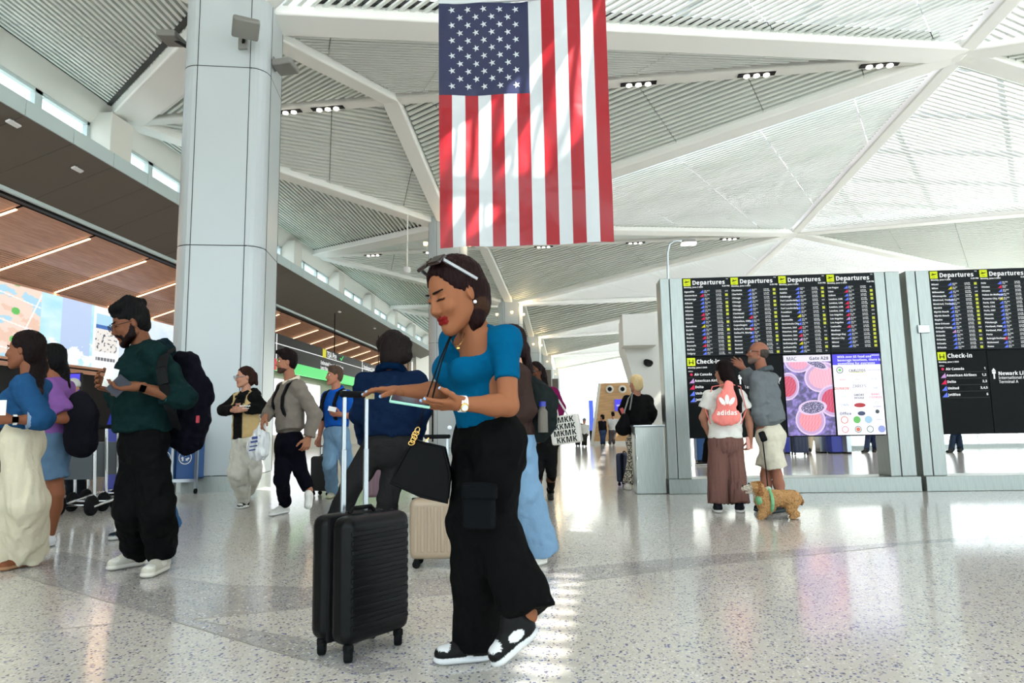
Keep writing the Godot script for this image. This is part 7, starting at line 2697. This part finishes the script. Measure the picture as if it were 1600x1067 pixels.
func build_left_things() -> void:
	# the long video wall under the timber ceiling
	var t := thing("video_wall", "long bright video wall showing a map, sea spray and a beach postcard", "screen", Vector3(-17.4, 3.41, -20.0))
	var fb := MB.new()
	fb.box(Vector3(-17.38, 4.58, -18.1), Vector3(0.14, 2.5, 23.4))
	part(t, "frame", fb.mesh(), M.wood_ceiling)
	var q := MB.new()
	q.quad(Vector3(-17.3, 3.41, -6.5), Vector3(-17.3, 3.41, -29.6), Vector3(-17.3, 5.74, -29.6), Vector3(-17.3, 5.74, -6.5), Vector3.RIGHT)
	part(t, "picture", q.mesh(), picture(led_picture(), 0.8))
	screen_light(Vector3(-17.2, 4.57, -18.0), 23.0, 2.3, Color(0.92, 0.97, 1.0), 2.5, Basis(Vector3.UP, -PI / 2))
	# black hanging checkpoint sign
	var s := thing("checkpoint_sign", "long black hanging security sign with a green lane strip and white lines", "sign", Vector3(-12.4, 3.75, -40.0))
	var za := -26.0
	var zb := -60.0
	var mb := MB.new()
	mb.box(Vector3(-12.5, 4.6, (za + zb) * 0.5), Vector3(0.3, 1.26, za - zb))
	part(s, "fascia", mb.mesh(), M.black_metal)
	var gx := -12.34
	for k in 4:
		var hr := MB.new()
		hr.tube([Vector3(-12.5, 5.2, -28.0 - k * 9.5), Vector3(-12.5, 7.5, -28.0 - k * 9.5)], 0.03, 8)
		part(s, "hanger_rod", hr.mesh(), M.black_metal)
	for e in [[-26.0, -29.2, "sign_red"], [-29.2, -60.0, "sign_green"]]:
		var gb := MB.new()
		gb.box(Vector3(-12.42, 3.84, (e[0] + e[1]) * 0.5), Vector3(0.2, 0.5, e[0] - e[1]))
		part(s, "lane_strip", gb.mesh(), M[e[2]])
	var wl := MB.new()
	wl.box(Vector3(gx, 4.78, (za + zb) * 0.5), Vector3(0.02, 0.035, za - zb))
	for zz in [-29.2, -42.5]:
		wl.box(Vector3(gx, 4.65, zz), Vector3(0.02, 1.1, 0.06))
	part(s, "white_line", wl.mesh(), M.screen_text)
	var yb := MB.new()
	yb.box(Vector3(gx, 4.98, -35.4), Vector3(0.03, 0.44, 0.5))
	part(s, "icon_tile", yb.mesh(), M.tail_yellow)
	for a in [["TSA Pre", -35.75, 4.98, 0.34], ["Estimated Security Wait Time\nLess than 5 minutes", -34.8, 4.32, 0.2], ["Employees Only", -42.7, 4.9, 0.26]]:
		var o := MeshInstance3D.new()
		o.mesh = text_mesh(a[0], a[3], true, HORIZONTAL_ALIGNMENT_LEFT, "Droid Sans", false, -6.0)
		o.material_override = M.screen_text
		o.name = "lettering"
		s.add_child(o, true)
		o.transform = Transform3D(Basis(Vector3.UP, PI / 2), Vector3(gx + 0.02, a[2], a[1]) - s.position)
	var tk := MB.new()
	tk.tube([Vector3(gx, 5.0, -38.1), Vector3(gx, 4.88, -38.25), Vector3(gx, 5.14, -38.6)], 0.03, 6)
	part(s, "tick_mark", tk.mesh(), M.sign_green)
	var rb := MB.new()
	rb.box(Vector3(gx, 4.9, -46.0), Vector3(0.03, 0.36, 0.4))
	part(s, "no_entry_tile", rb.mesh(), M.sign_red)
	# bright glazed lanes below the sign
	var lw := MB.new()
	lw.box(Vector3(-13.6, 2.1, -33.5), Vector3(0.1, 2.7, 9.5))
	lone("light_wall", "glowing white advertising panel under the checkpoint sign", "screen", lw.mesh(), M.light_box)
	screen_light(Vector3(-13.5, 2.1, -33.5), 9.0, 2.6, Color(0.95, 0.97, 1.0), 0.8, Basis(Vector3.UP, -PI / 2))
	var cw := MB.new()
	cw.box(Vector3(-13.8, 1.9, -45.0), Vector3(0.2, 3.8, 30.0))
	struct("wall_lanes", cw.mesh(), M.cream_wall)
	# small blue monitor by the dark wall
	var bm := thing("blue_monitor", "small monitor with a blue picture on a stand by the dark wall", "screen", Vector3(G(120, 785).x, 0, -12.5))
	var zc := -12.5
	var pm := PZ(112, 603, zc)
	var b1 := MB.new()
	b1.rbox(pm, Vector3(0.4, 0.5, 0.06), 0.01)
	part(bm, "casing", b1.mesh(), M.black_metal)
	var b2 := MB.new()
	flat(b2, pm.x - 0.18, pm.y - 0.23, 0.36, 0.46, pm.z + 0.032)
	part(bm, "screen", b2.mesh(), M.screen_purple)
	var b3 := MB.new()
	b3.tube([Vector3(pm.x, 0, pm.z), pm], 0.04, 8)
	part(bm, "stand", b3.mesh(), M.black_metal)
	# carts
	for i in 3:
		cart(G(116 + i * 20, 806 - i * 7), i)
	# blue bin and recycling station
	var bb := thing("blue_bin", "tall royal blue waste bin with a sloping white lettered lid behind the carts", "bin", G(176, 787))
	var o := G(176, 787)
	var bx := MB.new()
	bx.rbox(o + Vector3(0.0, 0.55, -0.25), Vector3(0.3, 0.95, 0.5), 0.03)
	part(bb, "body", bx.mesh(), M.blue_plastic)
	var bl := MB.new()
	bl.prism(PackedVector2Array([Vector2(-0.25, 0), Vector2(0.25, 0), Vector2(0.12, 0.36), Vector2(-0.1, 0.36)]), o + Vector3(-0.15, 1.03, -0.25), Vector3(0, 0, -1), Vector3.UP, 0.3)
	part(bb, "lid", bl.mesh(), M.blue_plastic)
	for sx in [-1, 1]:
		for sz in [-1, 1]:
			var cb := MB.new()
			cb.lathe(o + Vector3(sx * 0.11 - 0.012, 0.04, -0.25 + sz * 0.2), Vector3.RIGHT, [[0.0, 0.0], [0.04, 0.0], [0.04, 0.024], [0.0, 0.024]], 12)
			cb.box(o + Vector3(sx * 0.11, 0.075, -0.25 + sz * 0.2), Vector3(0.02, 0.05, 0.03))
			part(bb, "caster", cb.mesh(), M.chrome)
	var tx := text_on("L\n2", o + Vector3(0.0, 1.2, 0.02), Vector3(0, 0.3, 1).normalized(), 0.09, M.paper_white)
	tx.name = "lettering"
	bb.add_child(tx)
	tx.position -= bb.position
	var zr := G(290, 772).z
	var rs := thing("recycling_station", "blue recycling bins in a steel frame with white arrow symbols by the column", "bin", G(268, 772))
	var blue := mat("recycle_blue", 40, 84, 140, 0.4)
	for i in 2:
		var x0 := PZ(236 + i * 34, 760, zr).x
		var x1 := PZ(268 + i * 32, 760, zr).x
		var pb := MB.new()
		pb.rbox(Vector3((x0 + x1) * 0.5, 0.58, zr - 0.3), Vector3(x1 - x0, 0.72, 0.5), 0.02)
		part(rs, "bin_panel", pb.mesh(), blue)
		var ce := Vector3((x0 + x1) * 0.5, PZ(286, 715, zr).y, zr - 0.045)
		var rg := MB.new()
		rg.disc(ce, Vector3.BACK, 0.105, 24, 0.092)
		for k in 3:
			var d := Vector3(0, 0.045, 0).rotated(Vector3.BACK, TAU * k / 3)
			rg.prism(PackedVector2Array([Vector2(-0.03, -0.012), Vector2(0.012, -0.012), Vector2(0.012, -0.026), Vector2(0.038, 0.002), Vector2(0.012, 0.03), Vector2(0.012, 0.014), Vector2(-0.03, 0.014)]), ce + d, Vector3.RIGHT.rotated(Vector3.BACK, TAU * k / 3 - 0.4), Vector3.UP.rotated(Vector3.BACK, TAU * k / 3 - 0.4), 0.003)
		part(rs, "recycling_symbol", rg.mesh(), M.paper_white)
	var xa := PZ(228, 760, zr).x
	var xb := PZ(303, 760, zr).x
	var fr := MB.new()
	for x in [xa, (xa + xb) * 0.5, xb]:
		fr.box(Vector3(x, 0.53, zr - 0.05), Vector3(0.04, 0.9, 0.04))
		fr.box(Vector3(x, 0.53, zr - 0.55), Vector3(0.04, 0.9, 0.04))
	for y in [0.2, 0.98]:
		fr.box(Vector3((xa + xb) * 0.5, y, zr - 0.05), Vector3(xb - xa, 0.05, 0.05))
		fr.box(Vector3((xa + xb) * 0.5, y, zr - 0.55), Vector3(xb - xa, 0.05, 0.05))
	part(rs, "frame", fr.mesh(), M.alloy)
	for x in [xa, xb]:
		for s2 in [-0.05, -0.55]:
			var cb := MB.new()
			cb.lathe(Vector3(x - 0.012, 0.04, zr + s2), Vector3.RIGHT, [[0.0, 0.0], [0.04, 0.0], [0.04, 0.024], [0.0, 0.024]], 12)
			part(rs, "caster", cb.mesh(), M.rubber)
	# small fittings under the soffit
	for a in [[20, 190], [120, 262], [428, 428], [530, 486], [585, 512], [630, 533]]:
		var n2 := Vector3(0.348, -0.937, 0)
		var c := on_plane(a[0], a[1], Vector3(-11.52, 7.86, 0), n2)
		var w := MB.new()
		w.rbox(c + n2 * 0.05, Vector3(0.12, 0.05, 0.34), 0.02, Basis(Vector3.BACK, 0.36))
		w.tube([c - n2 * 0.02, c + n2 * 0.05], 0.03, 8)
		lone("sprinkler_guard", "small white ceiling fitting under the brown soffit", "fitting", w.mesh(), M.white_plastic, "fittings under the brown soffit")
	# hanging pendant camera
	var pc := thing("pendant_camera", "white dome camera on a thin drop rod under the roof", "camera", PD(636, 392, 24.0))
	var rod := MB.new()
	rod.tube([PD(637, 330, 24.0), PD(636, 418, 24.0)], 0.03, 8)
	part(pc, "rod", rod.mesh(), M.white_paint)
	var dm := MB.new()
	dm.lathe(PD(636, 422, 24.0), Vector3.DOWN, [[0.0, -0.12], [0.12, -0.1], [0.14, 0.0], [0.1, 0.09], [0.0, 0.13]], 14)
	part(pc, "dome", dm.mesh(), M.white_plastic)

func cart(o: Vector3, i: int) -> void:
	var t := thing("baggage_cart", ["nested steel baggage cart, the outermost of its row, with thick black wheels", "nested steel baggage cart, the middle one of its row", "nested steel baggage cart beside the blue bin"][i], "cart", o)
	var bB := MB.new()
	for s in [-1, 1]:
		bB.tube([o + Vector3(0.22 * s, 0.1, 0.0), o + Vector3(0.22 * s, 0.2, -0.75)], 0.016, 8)
	for k in 4:
		bB.tube([o + Vector3(-0.22, 0.11 + 0.028 * k, -0.1 - 0.2 * k), o + Vector3(0.22, 0.11 + 0.028 * k, -0.1 - 0.2 * k)], 0.012, 8)
	part(t, "base_frame", bB.mesh(), M.chrome)
	for s in [-1, 1]:
		var pB := MB.new()
		pB.tube([o + Vector3(0.2 * s, 0.12, -0.05), o + Vector3(0.2 * s, 1.0, 0.02)], 0.018, 10)
		part(t, "upright", pB.mesh(), M.chrome)
		var wB := MB.new()
		wB.lathe(o + Vector3(0.2 * s - 0.03, 0.115, 0.0), Vector3.RIGHT, [[0.0, 0.0], [0.05, 0.0], [0.095, 0.004], [0.115, 0.016], [0.115, 0.044], [0.095, 0.056], [0.05, 0.06], [0.0, 0.06]], 18)
		part(t, "wheel", wB.mesh(), M.rubber)
	var fB := MB.new()
	fB.lathe(o + Vector3(-0.02, 0.08, -0.72), Vector3.RIGHT, [[0.0, 0.0], [0.08, 0.0], [0.08, 0.04], [0.0, 0.04]], 14)
	part(t, "wheel", fB.mesh(), M.rubber)
	var hB := MB.new()
	hB.tube([o + Vector3(-0.26, 1.02, 0.03), o + Vector3(0.26, 1.02, 0.03)], 0.026, 10)
	part(t, "handle", hB.mesh(), M.rubber)
	var aB := MB.new()
	aB.box(o + Vector3(0, 0.62, -0.01), Vector3(0.36, 0.42, 0.014), Basis(Vector3.RIGHT, 0.08))
	part(t, "back_plate", aB.mesh(), mat("cart_plate", 46, 56, 60, 0.3))

# ---------------------------------------------------------------- the middle distance
func build_middle() -> void:
	# white bulkhead hanging over the counters
	var z := -14.1
	var w := thing("bulkhead", "white boxed bulkhead with a sloping underside beside the departures stand", "bulkhead", PZ(1010, 640, z))
	var poly := PackedVector2Array()
	for e in [[974, 493], [1060, 487], [1060, 726], [1006, 726], [1002, 640], [988, 586], [974, 540]]:
		var p := PZ(e[0], e[1], z)
		poly.append(Vector2(p.x, p.y))
	var mb := MB.new()
	mb.prism(poly, Vector3(0, 0, z - 1.1), Vector3.RIGHT, Vector3.UP, 1.1)
	part(w, "body", mb.mesh(), M.white_paint)
	var bx := MB.new()
	var pa := PZ(972, 491, z + 0.5)
	var pc := PZ(1026, 539, z + 0.5)
	bx.rbox(Vector3((pa.x + pc.x) * 0.5, (pa.y + pc.y) * 0.5, z + 0.2), Vector3(pc.x - pa.x, pa.y - pc.y, 0.6), 0.01)
	part(w, "front_box", bx.mesh(), M.white_paint)
	var dm := MB.new()
	var dp := PZ(1013, 566, z + 0.02)
	dm.lathe(dp, Vector3(-0.35, -0.9, 0.2).normalized(), [[0.09, -0.03], [0.1, 0.0], [0.08, 0.06], [0.04, 0.085], [0.0, 0.09]], 16)
	part(w, "dome_camera", dm.mesh(), M.black_metal)
	# timber ticket wall
	var zo := -33.8
	var t := thing("ticket_wall", "slanted pale timber ticket wall with two round spotlights and a violet screen", "wall", Vector3(3.0, 0, zo))
	var po := PackedVector2Array()
	for e in [[939, 599], [1010, 596], [1010, 694], [927, 694]]:
		var p := PZ(e[0], e[1], zo)
		po.append(Vector2(p.x, maxf(p.y, 0.0)))
	var ob := MB.new()
	ob.prism(po, Vector3(0, 0, zo - 0.4), Vector3.RIGHT, Vector3.UP, 0.4)
	part(t, "timber_face", ob.mesh(), M.oak_panel)
	var eb := MB.new()
	eb.beam(Vector3(po[0].x - 0.06, po[0].y, zo - 0.15), Vector3(po[3].x - 0.06, 0.0, zo - 0.15), 0.5, 0.12, Vector3.RIGHT)
	part(t, "white_edge", eb.mesh(), M.white_paint)
	var bs := MB.new()
	bs.box(Vector3(3.0, 0.08, zo + 0.06), Vector3(2.6, 0.16, 0.12))
	part(t, "plinth", bs.mesh(), M.white_paint)
	for e in [[952.5, 608], [972.5, 608]]:
		var lb := MB.new()
		var c := PZ(e[0], e[1], zo + 0.02)
		lb.lathe(c, Vector3.BACK, [[0.19, -0.02], [0.19, 0.06], [0.12, 0.08], [0.1, 0.03]], 20)
		var o := part(t, "round_spotlight", lb.mesh(), M.white_paint)
		var ib := MB.new()
		ib.disc(c + Vector3(0, 0, 0.035), Vector3.BACK, 0.11, 18)
		part(o, "lens", ib.mesh(), M.black_metal)
	var sb := MB.new()
	var s0 := PZ(962, 633, zo + 0.05)
	sb.rbox(s0 + Vector3(0.28, 0.0, 0), Vector3(0.66, 0.56, 0.06), 0.01)
	part(t, "screen", sb.mesh(), M.screen_purple)
	place_text(t, "UNITED", s0 + Vector3(0.28, -0.02, 0.035), 0.1, M.screen_text, true, HORIZONTAL_ALIGNMENT_CENTER)
	# standing blue poster screen and slim counters farther off
	var pb := thing("poster_screen", "tall narrow blue poster screen standing by the end windows", "screen", PD(924, 690, 45.0))
	var q := MB.new()
	q.rbox(PD(924, 653, 45.0), Vector3(0.3, 2.3, 0.1), 0.02)
	part(pb, "screen", q.mesh(), M.tail_blue)
	var q2 := MB.new()
	q2.box(Vector3(PD(924, 690, 45.0).x, 0.3, PD(924, 690, 45.0).z), Vector3(0.2, 0.6, 0.1))
	part(pb, "foot", q2.mesh(), M.black_metal)
	# kiosks and glass rail seen under the boards
	for a in [[1062, 1082, 733, 0.75, "white_plastic", "low white check-in kiosk behind the left board"], [1090, 1108, 722, 0.85, "recycle_blue", "blue kiosk panel with a white emblem behind the left board"], [1300, 1318, 709, 1.2, "blue_plastic", "royal blue kiosk under the food advertisement screen"], [1282, 1294, 708, 1.2, "alloy", "grey kiosk beside the royal blue one"], [1324, 1332, 709, 1.0, "alloy", "slim grey kiosk post behind the board"], [1228, 1236, 709, 1.0, "blue_plastic", "narrow blue kiosk by the navy suitcase"]]:
		var g := G(a[0], a[2])
		var g2 := PZ(a[1], a[2], g.z)
		var k := thing("kiosk", a[5], "kiosk", (g + g2) * 0.5)
		var kb := MB.new()
		kb.rbox(Vector3((g.x + g2.x) * 0.5, a[3] * 0.5 + 0.02, g.z - 0.2), Vector3(g2.x - g.x, a[3] - 0.04, 0.4), 0.02)
		part(k, "body", kb.mesh(), M[a[4]])
		var fb := MB.new()
		fb.box(Vector3((g.x + g2.x) * 0.5, 0.03, g.z - 0.2), Vector3((g2.x - g.x) * 0.9, 0.06, 0.34))
		part(k, "base", fb.mesh(), M.black_metal)
	var rl := thing("glass_rail", "low glass balustrade beyond the right hand board", "railing", Vector3(12.0, 0, -23.5))
	for i in 5:
		var gp := MB.new()
		gp.box(Vector3(10.2 + i * 1.5, 0.5, -23.5), Vector3(1.46, 0.8, 0.02))
		part(rl, "pane", gp.mesh(), M.clear_glass)
	var rb := MB.new()
	rb.tube([Vector3(9.4, 0.95, -23.5), Vector3(17.0, 0.95, -23.5)], 0.03, 8)
	rb.box(Vector3(13.2, 0.06, -23.5), Vector3(7.6, 0.12, 0.08))
	part(rl, "rail", rb.mesh(), M.brushed_steel)
	# cabinets hung along the far column row
	for a in [[856, 610, 52.0, 0.9, "tall dark grey panel by the third roof column"], [868, 616, 62.0, 0.8, "tall dark grey panel nearest the end windows"]]:
		var c := thing("hanging_panel", a[4], "panel", Vector3(PD(a[0], a[1], a[2]).x, 0, PD(a[0], a[1], a[2]).z))
		var cb := MB.new()
		var p := PD(a[0], a[1], a[2])
		cb.rbox(Vector3(p.x, 2.6, p.z), Vector3(0.55, 5.2, 0.5), 0.03)
		part(c, "body", cb.mesh(), M.soffit_panel)
		var cf := MB.new()
		cf.box(Vector3(p.x, 0.1, p.z), Vector3(0.7, 0.2, 0.6))
		part(c, "foot", cf.mesh(), M.brushed_steel)

func _ready() -> void:
	set_view()
	make_materials()
	screen_materials()
	people_materials()
	build_floor()
	build_left_side()
	build_columns()
	build_roof()
	build_far_and_right()
	build_flag()
	build_boards()
	build_left_things()
	build_middle()
	build_people()
	build_luggage()
	build_dog()
